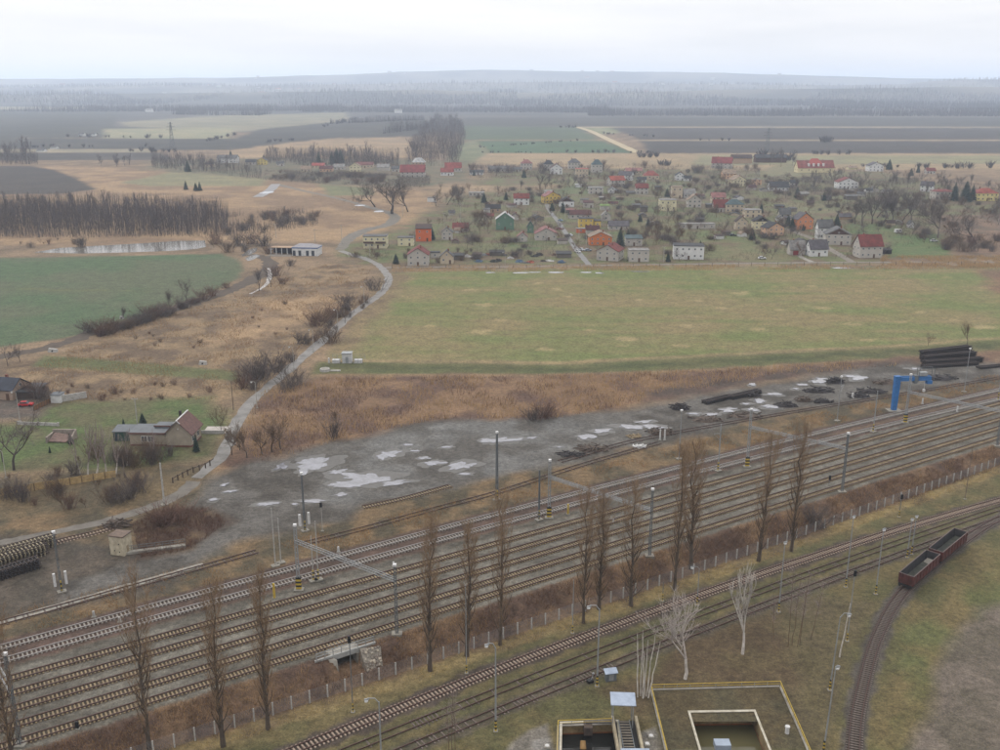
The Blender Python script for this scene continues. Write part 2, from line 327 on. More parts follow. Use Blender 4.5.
 ('gravel_yard', [(170, 520), (200, 495), (220, 476), (260, 460), (330, 442), (400, 427), (438, 419), (480, 421), (560, 417), (650, 406), (700, 394), (800, 380), (880, 365), (1000, 362), (1250, 338), (1250, 352), (1000, 382), (890, 394), (800, 412), (700, 434), (600, 459), (500, 476), (430, 494), (362, 506), (350, 518), (250, 540), (190, 566), (120, 586), (60, 603), (60, 590), (130, 560)], (118, 113, 106), (92, 86, 78), 6),
 ('gravel_yard', [(440, 421), (560, 418), (640, 424), (520, 470), (440, 488), (330, 505), (300, 470), (380, 436)], (126, 124, 120), (104, 99, 92), 8),
 ('scrub_ground', [(132, 522), (165, 505), (215, 508), (228, 524), (190, 552), (140, 560)], (96, 74, 58), (118, 94, 66), 4),
 ('foreground_grass', [(-300, 900), (160, 752), (500, 642), (800, 540), (1000, 470), (1300, 380), (1900, 380), (1500, 1400), (-300, 1400)], (122, 108, 66), (104, 100, 60), 6),
 ('foreground_grass', [(700, 640), (800, 590), (870, 600), (850, 660), (830, 760), (700, 700)], (112, 100, 66), (104, 92, 64), 5),
 ('foreground_grass', [(600, 690), (655, 680), (690, 620), (780, 610), (800, 680), (790, 720), (640, 720)], (104, 86, 60), (112, 96, 64), 5),
 ('foreground_grass', [(900, 640), (960, 590), (1000, 560), (1300, 480), (1300, 600), (960, 640), (880, 760), (866, 760)], (108, 110, 62), (128, 112, 68), 7),
 ('dirt_track', [(905, 760), (928, 700), (950, 655), (985, 612), (1010, 600), (1300, 560), (1300, 800), (900, 800)], (132, 118, 104), (112, 102, 86), 7),
 ('gravel_patch', [(500, 760), (512, 742), (530, 730), (548, 724), (556, 760)], (158, 152, 144), (134, 126, 114), 3),
 ('gravel_patch', [(638, 760), (641, 732), (656, 727), (670, 760)], (158, 152, 144), (134, 126, 114), 3),
 ('foreground_grass', [(654, 687), (782, 684), (808, 752), (660, 752)], (104, 90, 60), (96, 88, 62), 4),
]
SPOTS = [(486, 305, 12), (480, 332, 13), (545, 349, 11), (625, 339, 13), (688, 326, 9), (720, 308, 8), (740, 293, 12), (680, 346, 10), (538, 283, 6), (555, 289, 9), (470, 290, 8), (487, 290, 5),
         (758, 329, 10), (852, 324, 11), (900, 322, 7), (920, 312, 6), (955, 320, 7), (825, 308, 12), (812, 286, 6), (775, 286, 5), (860, 291, 5), (945, 277, 5), (985, 327, 14), (985, 288, 6), (500, 320, 9), (620, 346, 7), (780, 310, 8), (568, 297, 5), (640, 300, 6), (700, 301, 5), (590, 330, 7), (868, 340, 9), (430, 326, 6)]
REGP = [(n, np.array([at(*p)[:2] for p in P]), lin(a), lin(b), sc) for n, P, a, b, sc in REG]
NAMES = ['ground'] + sorted(set(r[0] for r in REG) | {'ballast_bed', 'embankment', 'hills'})
SPT = [at(*p[:2]) for p in SPOTS]
def hill(x, y):
    r = np.zeros_like(x)
    u = x / np.maximum(y, 1) * FPX / CP * 1.0 + 500          # bearing only: which stretch of the skyline
    for d, wd, prof in RIDGES:
        hgt = np.interp(u, [p[0] for p in prof], [p[1] for p in prof]) * (0.86 + 0.28 * fbm(x, y, 1500, 77 + int(d)))
        hgt = hgt * np.clip((d / 1000.0), 0, 99)
        r = np.maximum(r, hgt * np.exp(-((y - d) / wd) ** 2))
    return r
# ridges: distance, half width, (bearing column, metres of height per km of distance)
RIDGES = [(5600, 500, [(-900, 4), (0, 6), (300, 9), (420, 11), (560, 8), (700, 10), (840, 12), (905, 13), (960, 14.5), (1000, 14), (1900, 6)]),
          (7800, 800, [(-900, 6), (0, 9), (160, 11), (260, 10), (420, 12.5), (560, 13), (700, 11), (840, 11), (905, 12), (930, 15), (970, 16.5), (1000, 16), (1900, 8)]),
          (10800, 1500, [(-900, 10), (0, 13.6), (150, 13.8), (230, 14.6), (300, 17), (400, 20.4), (520, 20.6), (600, 19), (720, 18.4), (850, 15), (1000, 12), (1900, 8)])]
def cover(X, Y):
    """real ground colour and region index at each point"""
    D = np.hypot(X, Y); t, s = ts(X, Y)
    wx = (fbm(X, Y, 11, 3) - .5); wy = (fbm(X, Y, 11, 9) - .5); amp = np.clip(D * 0.014, 1.2, 30)
    PX = X + wx * amp * 2; PY = Y + wy * amp * 2
    C = np.zeros(X.shape + (3,)); ID = np.zeros(X.shape, np.int32)
    m = fbm(X, Y, 16, 5)[..., None]; m = np.clip((m - .35) / .3, 0, 1)
    C[:] = lin((162, 134, 100)) * m + lin((130, 108, 82)) * (1 - m)
    fine = fbm(X, Y, 2.2, 31, 3)
    for k, (n, P, a, b, sc) in enumerate(REGP):
        lo = P.min(0) - 60 - amp.max(); hi = P.max(0) + 60 + amp.max()
        sel = np.nonzero((X > lo[0]) & (X < hi[0]) & (Y > lo[1]) & (Y < hi[1]))
        if len(sel[0]) == 0: continue
        x, y = X[sel], Y[sel]; far = (P[:, 1].min() > 1400)
        g = (0.25 if n in ('pale_field', 'ploughed_field', 'grass_field', 'green_field', 'lawn', 'gravel_patch', 'dyke') else 1.0)
        sd = poly_sd(P, x + (PX[sel] - x) * g, y + (PY[sel] - y) * g)
        wdt = np.clip(D[sel] * 0.006, 0.5, 25) * (0.6 if g < 1 else 1.6)
        wgt = np.clip(sd / wdt * .5 + .5, 0, 1)[:, None]
        mm = np.clip(((fbm(x, y, sc, 40 + k) if n != 'meadow' else .55 * fbm(x, y, sc, 40 + k) + .45 * fbm(x * .22 + y * .05, y * 1.5, 9, 140)) - .36) / .28, 0, 1)[:, None]
        C[sel] = C[sel] * (1 - wgt) + (a * mm + b * (1 - mm)) * wgt
        ID[sel] = np.where(wgt[:, 0] > .5, NAMES.index(n), ID[sel])
    for (px, py, r), c in zip(SPOTS, SPT):                      # straw-coloured bare patches in the meadow
        sx = r * mpp(c.y); sel = np.nonzero((abs(X - c.x) < 3 * sx) & (abs(Y - c.y) < 3 * sx)); x, y = X[sel], Y[sel]
        d = np.hypot((x - c.x) / sx, (y - c.y) / (sx * .75)) + (fbm(x, y, sx * .5, px) - .5) * 1.1
        wgt = np.clip((1 - d) / .35, 0, 1)[:, None] * .62; C[sel] = C[sel] * (1 - wgt) + lin((188, 166, 112)) * wgt
    def band(sp, lo, hi, ca, cb, nm, soft=.5, nsc=5, maxw=1.0, rag=1.2):
        nonlocal C, ID
        q = s - np.polyval(sp, t) + (fine - .5) * rag * 2
        wgt = np.clip((q - lo) / soft + .5, 0, 1) * np.clip((hi - q) / soft + .5, 0, 1) * (D < 900) * maxw
        mm = np.clip((fbm(X, Y, nsc, 60) - .36) / .28, 0, 1)[..., None]; wg = wgt[..., None]
        C = C * (1 - wg) + (lin(ca) * mm + lin(cb) * (1 - mm)) * wg
        if nm: ID = np.where(wgt > .5, NAMES.index(nm), ID)
    band(F5, 1.5, 11.5, (136, 106, 76), (104, 80, 64), 'embankment', 1.2, 5)
    band(FENCE, 0.4, 3.4, (158, 136, 84), (122, 102, 70), None, 1.6, 5)
    band(FA, -2.6, 2.4, (104, 82, 70), (92, 74, 64), 'ballast_bed', .8, 4, rag=.6)
    band(FB, -2.4, 2.2, (110, 86, 74), (94, 76, 64), 'ballast_bed', .8, 4, rag=.6)
    band(FB, 2.2, 4.6, (108, 102, 90), (92, 86, 74), 'ballast_bed', .8, 3, rag=.6)
    band(F1, -3.0, 2.3, (132, 126, 113), (108, 102, 90), 'ballast_bed', .5, 5, rag=.4)
    for k in range(1, 4): band(YARD[k], -2.3, 2.3, (132, 126, 113), (110, 104, 92), 'ballast_bed', .3, 7, rag=.2)
    band(F5, -2.3, 2.4, (130, 124, 111), (110, 104, 91), 'ballast_bed', .5, 7, rag=.4)
    for k in range(5): band(YARD[k], -1.0, 1.0, (112, 92, 70), (100, 84, 66), None, .25, 5, .85, rag=.3)   # rust dust in the four-foot
    band(NEAR1, -2.1, 2.1, (98, 84, 74), (86, 74, 64), 'ballast_bed', .8, 4)
    band(NEAR2, -1.8, 1.6, (108, 100, 68), (94, 92, 60), None, 1.0, 3, .8)
    band(NEAR3, -1.6, 1.9, (110, 98, 82), (94, 88, 70), 'ballast_bed', .9, 3, .85)
    cq = CURVE_S; sel = np.nonzero((D < 260) & (s > 20) & (X > 20)); x, y = X[sel], Y[sel]
    if len(x):
        d = np.min(np.hypot(x[:, None] - cq[None, :, 0], y[:, None] - cq[None, :, 1]), axis=1) + (fine[sel] - .5) * 1.6
        wgt = np.clip((2.3 - d) / .8, 0, 1)[:, None]; C[sel] = C[sel] * (1 - wgt) + lin((100, 92, 82)) * wgt
        ID[sel] = np.where(wgt[:, 0] > .5, NAMES.index('ballast_bed'), ID[sel])
        right = np.clip((3.6 - np.abs(d - 1.4 - 1.6)) / 2, 0, 1)
    ID = np.where(Y > 4700, NAMES.index('hills'), ID)
    hz_ = np.clip((Y - 4700) / 800, 0, 1)[..., None]
    mm = np.clip((fbm(X, Y, 420, 91) - .42) / .16, 0, 1)[..., None]
    C = C * (1 - hz_) + (lin((70, 70, 70)) * mm + lin((128, 120, 106)) * (1 - mm)) * hz_
    g_ = C.mean(-1, keepdims=True); C = (C * (1 - GREY) + g_ * GREY) * ALB
    return C, ID
ALB, GREY = 0.425, 0.18
CURVE_S = spline(CURVE, 1.2)

us = np.concatenate([np.linspace(-1.5, -.66, 14), np.linspace(-.64, .64, 480), np.linspace(.66, 1.5, 14)])
ys = [-160, -60, 0, 40, 70, 90]; y = 100.0
while y < 1500: ys.append(y); y *= 1.0048
while y < 32000: ys.append(y); y *= 1.021
ys = np.array(ys)
# the paved and fenced basin corner gets a finer sheet with the two tank openings cut out
TANKS = []
def tank_outline(P):
    A = [at(*p) for p in P]; return np.array([(a.x, a.y) for a in A])
BAS_A = tank_outline([(562, 724), (617, 722), (622, 766), (561, 768)])
BAS_B = tank_outline([(690, 713), (754, 712), (779, 775), (708, 775)])
i0, i1 = np.searchsorted(ys, 104.0), np.searchsorted(ys, 128.0)
j0, j1 = np.searchsorted(us, 0.02), np.searchsorted(us, 0.34)
GM = ground_mat()
def sheet(rows, cols, skip=None, holes=()):
    U, Yg = np.meshgrid(cols, rows); X = np.where(Yg > 60, U * Yg, U * 60.0)
    C, ID = cover(X, Yg); Z = gz(X, Yg) + hill(X, Yg)
    t, s = ts(X, Yg); tu = float(ts(*at(345, 652)[:2])[0])
    Z = np.where((np.abs(t - tu) < 2.3) & (s > -.2) & (s < 7.5), -2.5, Z)      # the underpass notch in the bank
    n, m = X.shape; idx = np.arange(n * m).reshape(n, m)
    F = np.stack([idx[:-1, :-1], idx[:-1, 1:], idx[1:, 1:], idx[1:, :-1]], -1)
    keep = np.ones((n - 1, m - 1), bool)
    if skip: keep[skip[0]:skip[1], skip[2]:skip[3]] = False
    xc = (X[:-1, :-1] + X[1:, 1:]) / 2; yc = (Yg[:-1, :-1] + Yg[1:, 1:]) / 2
    for P in holes: keep &= poly_sd(P, xc, yc) < 0
    fid = ID[:-1, :-1]
    V = np.stack([X, Yg, Z], -1).reshape(-1, 3); Cf = C.reshape(-1, 3)
    for k, nm in enumerate(NAMES):
        f = F[keep & (fid == k)]
        if len(f) == 0: continue
        use, inv = np.unique(f.ravel(), return_inverse=True)
        me = rawmesh(nm, V[use], inv.reshape(-1, 4), GM, True)
        ca = me.color_attributes.new('cover', 'FLOAT_COLOR', 'POINT')
        ca.data.foreach_set('color', np.concatenate([Cf[use], np.ones((len(use), 1))], 1).astype(np.float32).ravel())
        tag(link(bpy.data.objects.new(nm, me)), kind='structure')
sheet(ys, us, (i0, i1, j0, j1))
sheet(np.linspace(ys[i0], ys[i1], 150), np.linspace(us[j0], us[j1], 230), None, (BAS_A, BAS_B))

# ------------------------------------------------------------------ roads, lanes, water
ASPH = paint('asphalt', (144, 141, 137), 0.65, 0.14, 0.22, c2=(98, 94, 88))
WETA = paint('wet_asphalt', (116, 114, 112), 0.5, 0.12, 0.3, c2=(88, 86, 82))
DIRT = paint('packed_dirt', (140, 132, 122), 0.9, 0.16, 0.4, c2=(112, 104, 92))
CONC = paint('old_concrete', (168, 164, 154), 0.9, 0.14, 0.6, c2=(128, 122, 112))
strip('road', pxs([(196, 478), (214, 464), (224, 452), (231, 436), (238, 420), (250, 404), (268, 387), (300, 360), (328, 336), (350, 316), (372, 300), (384, 290), (388.5, 281), (386, 273), (378, 265), (366, 259), (350, 254), (338, 250)]), [3.4, 3.6, 3.7, 3.9, 4.2], ASPH, 0.035, 4.0, 0.9)
strip('road', pxs([(386, 267.4), (440, 267), (520, 266.8), (588, 265.6), (700, 264), (830, 262.5), (1000, 262), (1150, 262)]), 3.6, DIRT, 0.03, 4, 0.6)
strip('road', pxs([(589, 265), (580, 254), (572, 243), (563, 229), (557, 220), (549, 210), (546, 202)]), 3.2, WETA, 0.034, 2, 0.4)
strip('road', pxs([(555, 216), (540, 217.5), (520, 219)]), 3.2, DIRT, 0.03, 2, 0.4)
strip('lane', pxs([(852, 262), (840, 255), (828, 248), (815, 240), (800, 234), (786, 228)]), 4.2, DIRT, 0.032, 2, 0.4)
strip('lane', pxs([(812, 262), (803, 258), (797, 254)]), 3.0, CONC, 0.036, 2, 0.2)
strip('lane', pxs([(618, 192), (660, 197), (690, 201), (720, 206)]), 3.6, DIRT, 0.03, 3, 0.4)
strip('dirt_road', pxs([(577, 127), (590, 131), (602, 136.5), (618, 144), (638, 153)]), 14, paint('pale_dirt', (186, 170, 136), .95, .1, .05), 0.25, 12, 1)
strip('lane', pxs([(-60, 556), (0, 543), (60, 531), (110, 520), (150, 507), (178, 495), (196, 480)]), [2.6, 2.8, 3.2, 3.6], paint('gravel_lane', (122, 116, 108), .85, .14, .3, c2=(94, 88, 80)), 0.03, 1.5, 0.6)
strip('path', pxs([(-60, 640), (0, 622.5), (60, 605.5), (128, 586), (160, 577), (210, 562.5)]), [1.5, 1.8, 1.8, 1.3], CONC, 0.05, 1.5, 0.4)
strip('ditch_bed', pxs([(-60, 374), (0, 357), (50, 347), (100, 331), (150, 316), (200, 301), (240, 286), (262, 274), (270, 264), (262, 257), (240, 254)]), [6, 7, 8, 8, 8, 7], paint('ditch_earth', (92, 78, 64), .95, .2, .4, c2=(70, 62, 54)), 0.05, 2.5, 2.5)
strip('path', pxs([(250, 294), (262, 288), (268, 282), (270, 274), (268, 268)]), [1.2, 2.2, 1.6], paint('wet_path', (196, 192, 188), .5, .2, .4, c2=(120, 112, 104)), 0.09, 2, 0.6)
strip('lane', pxs([(258, 197), (270, 190), (276, 184)]), 9, paint('wet_lane', (132, 130, 130), .5, .2, .2), 0.08, 4, 1.0)
strip('lane', pxs([(276, 184), (300, 190), (340, 199), (372, 208), (392, 214), (394, 220), (384, 226), (366, 230), (350, 238), (340, 250)]), [6, 5, 4, 6, 8, 9, 6], paint('muddy_lane', (118, 110, 98), .8, .2, .2, c2=(92, 88, 78)), 0.06, 3, 1.5)

def blob(name, px, py, rx, ry, mat, lift, seed, rough=.5, n=44, skew=0.0):
    """irregular flat outline, radii in photo pixels turned to metres on the land"""
    c = at(px, py); a = at(px - rx, py); b = at(px + rx, py); e = at(px, py + ry); f_ = at(px, py - ry)
    mx_ = (b.x - a.x) / 2; my = (f_.y - e.y) / 2; V = [(0, 0, 0)]; F = []
    for i in range(n):
        q = 2 * math.pi * i / n
        r = 1 + rough * 2.2 * (float(fbm(np.array([math.cos(q) * 1.3 + seed * 7.7]), np.array([math.sin(q) * 1.3 + seed * 3.1]), .9, seed, 6)[0]) - .5)
        r = max(r, .12); V.append((math.cos(q) * mx_ * r, math.sin(q) * my * r + skew * math.cos(q) * mx_ * r, 0)); F.append((0, i + 1, (i + 1) % n + 1))
    o = link(bpy.data.objects.new(name, rawmesh(name, V, F, mat))); o.location = (c.x, c.y, c.z + lift); tag(o, kind='structure'); return o
PUD = paint('pale_puddle', (146, 146, 155), 0.10, 0.06, 0.3, c2=(104, 102, 104), spec=0.7)  # smooth pale grey puddle surface with darker blotches
WETG = paint('wet_gravel', (98, 95, 90), 0.45, 0.2, 0.8, c2=(80, 76, 71))
for k, (px, py, rx, ry, sk) in enumerate([(309, 461, 10, 2.6, .3), (315, 464, 14, 5, .5), (303, 471, 5, 3, .2), (362, 478, 22, 5.5, .0), (350, 484, 16, 3, .1), (374, 479, 17, 4, 0), (336, 472, 9, 2.2, .2), (389, 454, 10, 3.2, .2), (383, 457, 5, 2, 0),
      (433, 463, 9, 2.5, .2), (462, 466, 12, 3, .3), (425, 458, 5, 1.2, 0), (447, 447, 5, 1, .2), (408, 445, 4, 1, 0), (416, 451, 4, 1, 0), (466, 474, 6, 1, 0), (395, 483, 12, 1.6, .3), (341, 495, 6, 1.6, .3), (268, 504, 9, 1.6, .2), (314, 501, 10, 1.8, .1), (295, 504, 3, 1, 0), (282, 467, 6, 3, .5),
      (485, 440, 5, 1.2, .3), (498, 441, 12, 2.2, .3), (512, 440, 12, 1.6, .2), (531, 438, 5, 1, .2), (559, 447, 4, .7, 0), (586, 437, 8, 2, .1), (603, 431, 9, 2, .1), (627, 427, 11, 2, -.1), (652, 427, 11, 1.8, -.2), (643, 422, 7, 1.2, .2), (693, 414, 6, 1, .1), (712, 414.5, 6, 1.2, 0), (728, 410, 8, 1.8, .2), (747, 404, 4, .8, .1),
      (774, 394.6, 7, 1.2, 0), (770, 407, 10, 1.5, 0), (759, 401, 5, 1.8, .2), (752, 410, 5, 1.6, .2), (858, 377.6, 8, 2, .1), (818, 382, 6, 1.8, .2), (802, 385, 4, .8, 0), (915, 369, 7, 1, 0), (822, 379, 5, .8, 0), (795, 389, 3, .8, 0), (752, 385, 3, 1, .3), (230, 492, 6, 1.2, .3), (213, 500, 5, 1.4, .2), (225, 485, 3, 1.2, .4)]):
    blob('wet_ground', px, py, rx * 1.5, ry * 1.55, WETG, 0.004 + .0004 * k, k + 500, .8, 48, sk)
    blob('puddle', px, py, rx, ry, PUD, 0.03 + .0025 * k, k + 1, .95, 96, sk)
for k, (px, py, rx, ry) in enumerate([(490, 272.6, 5, .5), (522, 272.8, 9, .6), (535, 272.4, 6, .5), (556, 272.5, 9, .6), (585, 272.4, 6, .5), (843, 268, 9, .6), (600, 273, 5, .6), (640, 271.5, 10, .4)]):
    blob('puddle', px, py, rx, ry, PUD, 0.05, k + 80, .5)
WAT = water_mat('pond_water', (84, 80, 74), 0.10, 0.05, 0.35)
P = [at(*p) for p in [(34, 252.5), (60, 248), (95, 246), (140, 243.5), (178, 241), (205, 240.5), (206, 247), (196, 249), (170, 251), (130, 252.4), (80, 253.6)]]
_me = bpy.data.meshes.new('pond'); _me.from_pydata([(p.x, p.y, 0.06) for p in P], [], [tuple(range(len(P)))]); _me.materials.append(WAT)
tag(link(bpy.data.objects.new('pond', _me)), kind='structure')
blob('pond', 250, 252, 5, 4, WAT, 0.06, 31, .35); blob('pond', 252, 257.5, 5, 3, WAT, 0.065, 32, .4)
blob('puddle', 379, 211.5, 5, .8, PUD, 0.09, 51, .3); blob('puddle', 360, 205.5, 5, .6, PUD, 0.09, 52, .3); blob('puddle', 267, 192.5, 6, 1.2, PUD, 0.11, 53, .3)

# ================================================================== THE RAILWAY
RAILM = paint('rusty_rail', (84, 56, 46), 0.6, 0.2, 2.0)
RAILS = paint('worn_rail', (170, 164, 160), 0.35, 0.1, 2.0, metal=0.4)
WOOD = paint('tan_sleeper', (160, 142, 112), 0.9, 0.3, .6, c2=(118, 102, 80))
CSLP = paint('concrete_sleeper', (166, 160, 150), 0.9, 0.2, 1.0, c2=(124, 116, 108))
OSLP = paint('old_sleeper', (170, 152, 136), 0.9, 0.25, 3.0, c2=(118, 98, 84))
DSLP = paint('dark_sleeper', (118, 106, 98), 0.9, 0.3, 3.0, c2=(74, 64, 58))
def sweep(Q, off, w, h, z0, zfun=True):
    """a bar of rectangular section along a plan line"""
    T = np.gradient(Q, axis=0); T /= np.linalg.norm(T, axis=1)[:, None]; N = np.stack([-T[:, 1], T[:, 0]], 1); n = len(Q)
    zb = gz(Q[:, 0], Q[:, 1]); rows = []
    for dx, dz in ((-w / 2, 0), (w / 2, 0), (w / 2, h), (-w / 2, h)):
        E = Q + N * (off + dx); rows.append(np.stack([E[:, 0], E[:, 1], zb + z0 + dz], 1))
    V = np.concatenate(rows); F = []; i = np.arange(n - 1)
    for r in range(4):
        r2 = (r + 1) % 4; F.append(np.stack([r * n + i, r * n + i + 1, r2 * n + i + 1, r2 * n + i], 1))
    F.append(np.array([[0, n, 2 * n, 3 * n], [n - 1, 4 * n - 1, 3 * n - 1, 2 * n - 1]])); return V, np.concatenate(F)
SL_ME = {}
def sleeper_mesh(mat):
    if mat.name not in SL_ME:
        b = MB(); q = 1.05 if mat in (WOOD, CSLP) else 1.25; b.poly([(-.15, -q, 0), (.15, -q, 0), (.15, q, 0), (-.15, q, 0), (-.135, -q + .02, .16), (.135, -q + .02, .16), (.135, q - .02, .16), (-.135, q - .02, .16)],
               [(4, 5, 6, 7), (0, 1, 5, 4), (1, 2, 6, 5), (2, 3, 7, 6), (3, 0, 4, 7), (0, 3, 2, 1)]); SL_ME[mat.name] = b.mesh('sleeper', mat)
    return SL_ME[mat.name]
def track(Q, label, rail, slp, n_parts=0, pitch=0.65, rail_w=.14, prob=1.0, sink=0.0, group=None):
    """Q: plan centre line. nearest n_parts sleepers are single parts, the rest one joined part"""
    z0 = 0.01; mid = Q[len(Q) // 2]; root = empty('railway_track', (mid[0], mid[1], float(gz(mid[0], mid[1]))))
    tag(root, label, 'railway track', group); o3 = np.array(root.location)
    for sgn in (-1, 1):
        V, F = sweep(Q, sgn * .75, rail_w, .16, .17 - sink + z0); link(bpy.data.objects.new('rail', rawmesh('rail', V - o3, F, rail)), root)
    L = np.concatenate([[0], np.cumsum(np.linalg.norm(np.diff(Q, axis=0), axis=1))]); S = np.arange(.3, L[-1], pitch)
    cx = np.interp(S, L, Q[:, 0]); cy = np.interp(S, L, Q[:, 1]); T = np.gradient(Q, axis=0)
    an = np.arctan2(np.interp(S, L, T[:, 1]), np.interp(S, L, T[:, 0])) + (RNG.random(len(S)) - .5) * .04
    if prob < 1: k = RNG.random(len(S)) < prob; cx, cy, an = cx[k], cy[k], an[k]
    zz = gz(cx, cy) + z0 + .0 - sink + (RNG.random(len(cx)) - .5) * .012
    inview = (np.abs(cx / np.maximum(cy, 1)) < .56) & (cy > 112); order = np.argsort(np.where(inview, cy, 1e6))
    single = set(int(i) for i in order[:n_parts] if inview[i]); me = sleeper_mesh(slp)
    base = np.array([v.co[:] for v in me.vertices]); bf = np.array([p.vertices[:] for p in me.polygons]); VV = []; FF = []; c = 0
    for i in range(len(cx)):
        if i in single: inst('sleeper', me, root, (cx[i] - o3[0], cy[i] - o3[1], zz[i] - o3[2]), an[i])
        elif abs(cx[i]) < .8 * cy[i] + 20:
            ca, sa = math.cos(an[i]), math.sin(an[i]); R = np.array([[ca, sa, 0], [-sa, ca, 0], [0, 0, 1]])
            VV.append(base @ R + (cx[i], cy[i], zz[i]) - o3); FF.append(bf + c); c += 8
    if VV:
        o = link(bpy.data.objects.new('sleeper_row', rawmesh('sleeper_row', np.concatenate(VV), np.concatenate(FF), slp)), root); o['kind'] = 'stuff'
    return root
T0, T1 = -125, 330
track(centre(FA, T0, T1, 1.5), 'farther main line track on pale concrete sleepers with shiny worn rails', RAILS, CSLP, 110, .7, .15)
track(centre(FB, T0, T1, 1.5), 'main line track on pale concrete sleepers, nearer of the shiny-railed pair', RAILS, CSLP, 110, .7, .15)
for k, lb in enumerate(['rusty yard track with tan sleepers, next to the main line', 'rusty yard track with tan sleepers, second from the main line',
     'rusty yard track with tan sleepers, middle one of the five', 'rusty yard track with tan sleepers, fourth from the main line', 'rusty yard track with tan sleepers along the brown embankment edge']):
    track(centre(YARD[k], (-108 if k else -112), T1, 1.5), lb, RAILM, WOOD, (0, 0, 0, 60, 200)[k], .62, .2)
track(centre(NEAR1, -75, 260, 1.5), 'foreground track with grey sleepers running just below the wire fence', RAILM, OSLP, 260, .7, .14)
track(centre(NEAR2, -70, 200, 1.5), 'overgrown foreground track with rails sunk in grass, middle of the three', RAILM, DSLP, 0, .7, .13, .25, .1)
track(centre(NEAR3, -70, 118, 1.5), 'overgrown foreground track passing the lamp post and small cabinet', RAILM, DSLP, 40, .7, .13, .55, .08)
track(spline(CURVE, 1.0), 'curved siding with dark sleepers leading to the two freight wagons', RAILM, DSLP, 200, .62, .15)
track(centre(SIDE, -110, -32, 1.5), 'short brown track beside the pale concrete path on the left', RAILM, DSLP, 0, .7, .14, .6, .06)
track(spline(pxs([(363, 508), (400, 500), (430, 492), (452, 486)]), 1.0), 'loose length of rusty track lying by the gravel yard', RAILM, WOOD, 60, .7, .16)
track(spline(pxs([(300, 545), (360, 530), (440, 508), (500, 492), (580, 466), (660, 443)]), 1.5), 'disused track half hidden in the grass verge behind the main line', RAILM, DSLP, 0, .7, .14, .3, .06)
track(spline(pxs([(560, 462), (640, 440), (760, 418), (880, 398), (1000, 378), (1080, 362)]), 1.5), 'disused siding along the edge of the gravel yard below the blue crane', RAILM, DSLP, 0, .7, .14, .3, .06)
track(spline(pxs([(30, 551), (62, 541), (100, 532), (122, 524)]), 1.0), 'short length of old track beside the lane, left of the concrete hut', RAILM, OSLP, 30, .7, .14)

# ------------------------------------------------------------------ masts, lamps and signals
STEEL = paint('galvanised_steel', (172, 175, 176), 0.55, 0.12, 1.0, metal=0.3)
DSTEEL = paint('dark_steel', (122, 127, 130), 0.6, 0.15, 1.0, metal=0.2)
YEL = paint('warning_yellow', (206, 176, 70), 0.7, 0.12, 2.0); BLK = paint('warning_black', (44, 44, 46), 0.7, 0.1, 2.0)
WHT = paint('weathered_white', (226, 226, 226), 0.7, 0.08, 2.0, c2=(190, 188, 184)); LAMPG = paint('lamp_glass', (240, 240, 240), 0.3, 0.03, 2.0)
FOOT = paint('footing_concrete', (150, 145, 134), 0.9, 0.14, 1.5); SIG = paint('signal_black', (36, 36, 38), 0.6, 0.1, 2.0)
POST = paint('post_concrete', (196, 194, 188), 0.9, 0.12, 2.0, c2=(160, 156, 150)); TIMB = paint('pole_timber', (128, 112, 98), 0.9, 0.15, 2.0)
def stripes(root, x, y, r, h=1.9, n=6):
    a = MB(); b = MB()
    for i in range(n):
        (a if i % 2 == 0 else b).bar((x, y, .1 + h * i / n), (x, y, .1 + h * (i + 1) / n), r, r, 8)
    a.build('yellow_band', YEL, root); b.build('black_band', BLK, root)
def base_top(b, t_):
    p = at(*b); return p, z_at(p.x, p.y, t_) - p.z
def lamp(b, top, label, arm=-1.4, head='cobra', r=.09, striped=True, mat=None, group='street and yard lamp posts', rz=0.0, lean=0.0):
    p, h = base_top(b, top); root = empty('lamp_post', p, rz); tag(root, label, 'lamp post', group); mat = mat or STEEL
    m = MB(); m.bar((0, 0, 0), (lean, 0, h * .94), r * 1.25, r * .75, 8)
    if arm:
        m.bar((lean, 0, h * .93), (lean + arm * .35, 0, h * .985), r * .7, r * .55, 6); m.bar((lean + arm * .35, 0, h * .985), (lean + arm, 0, h * .985), r * .55, r * .5, 6)
    m.build('pole', mat, root)
    hd = MB(); x = lean + arm; hd.poly([(x - .45, -.16, h * .96), (x + .25, -.12, h * .97), (x + .25, .12, h * .97), (x - .45, .16, h * .96), (x - .4, -.12, h * .96 + .2), (x + .2, -.09, h * .97 + .16), (x + .2, .09, h * .97 + .16), (x - .4, .12, h * .96 + .2)],
        [(0, 3, 2, 1), (4, 5, 6, 7), (0, 1, 5, 4), (1, 2, 6, 5), (2, 3, 7, 6), (3, 0, 4, 7)])
    ho = hd.build('lamp_head', mat, root); g = MB(); g.bar((x - .15, 0, h * .96 - .22), (x - .15, 0, h * .96 + .02), .26, .3, 8); g.build('lamp_glass', LAMPG, ho)
    MB().box(-.35, .35, -.35, .35, -.3, .12).build('footing', FOOT, root)
    if striped: stripes(root, 0, 0, r * 1.32 + .02)
    return root
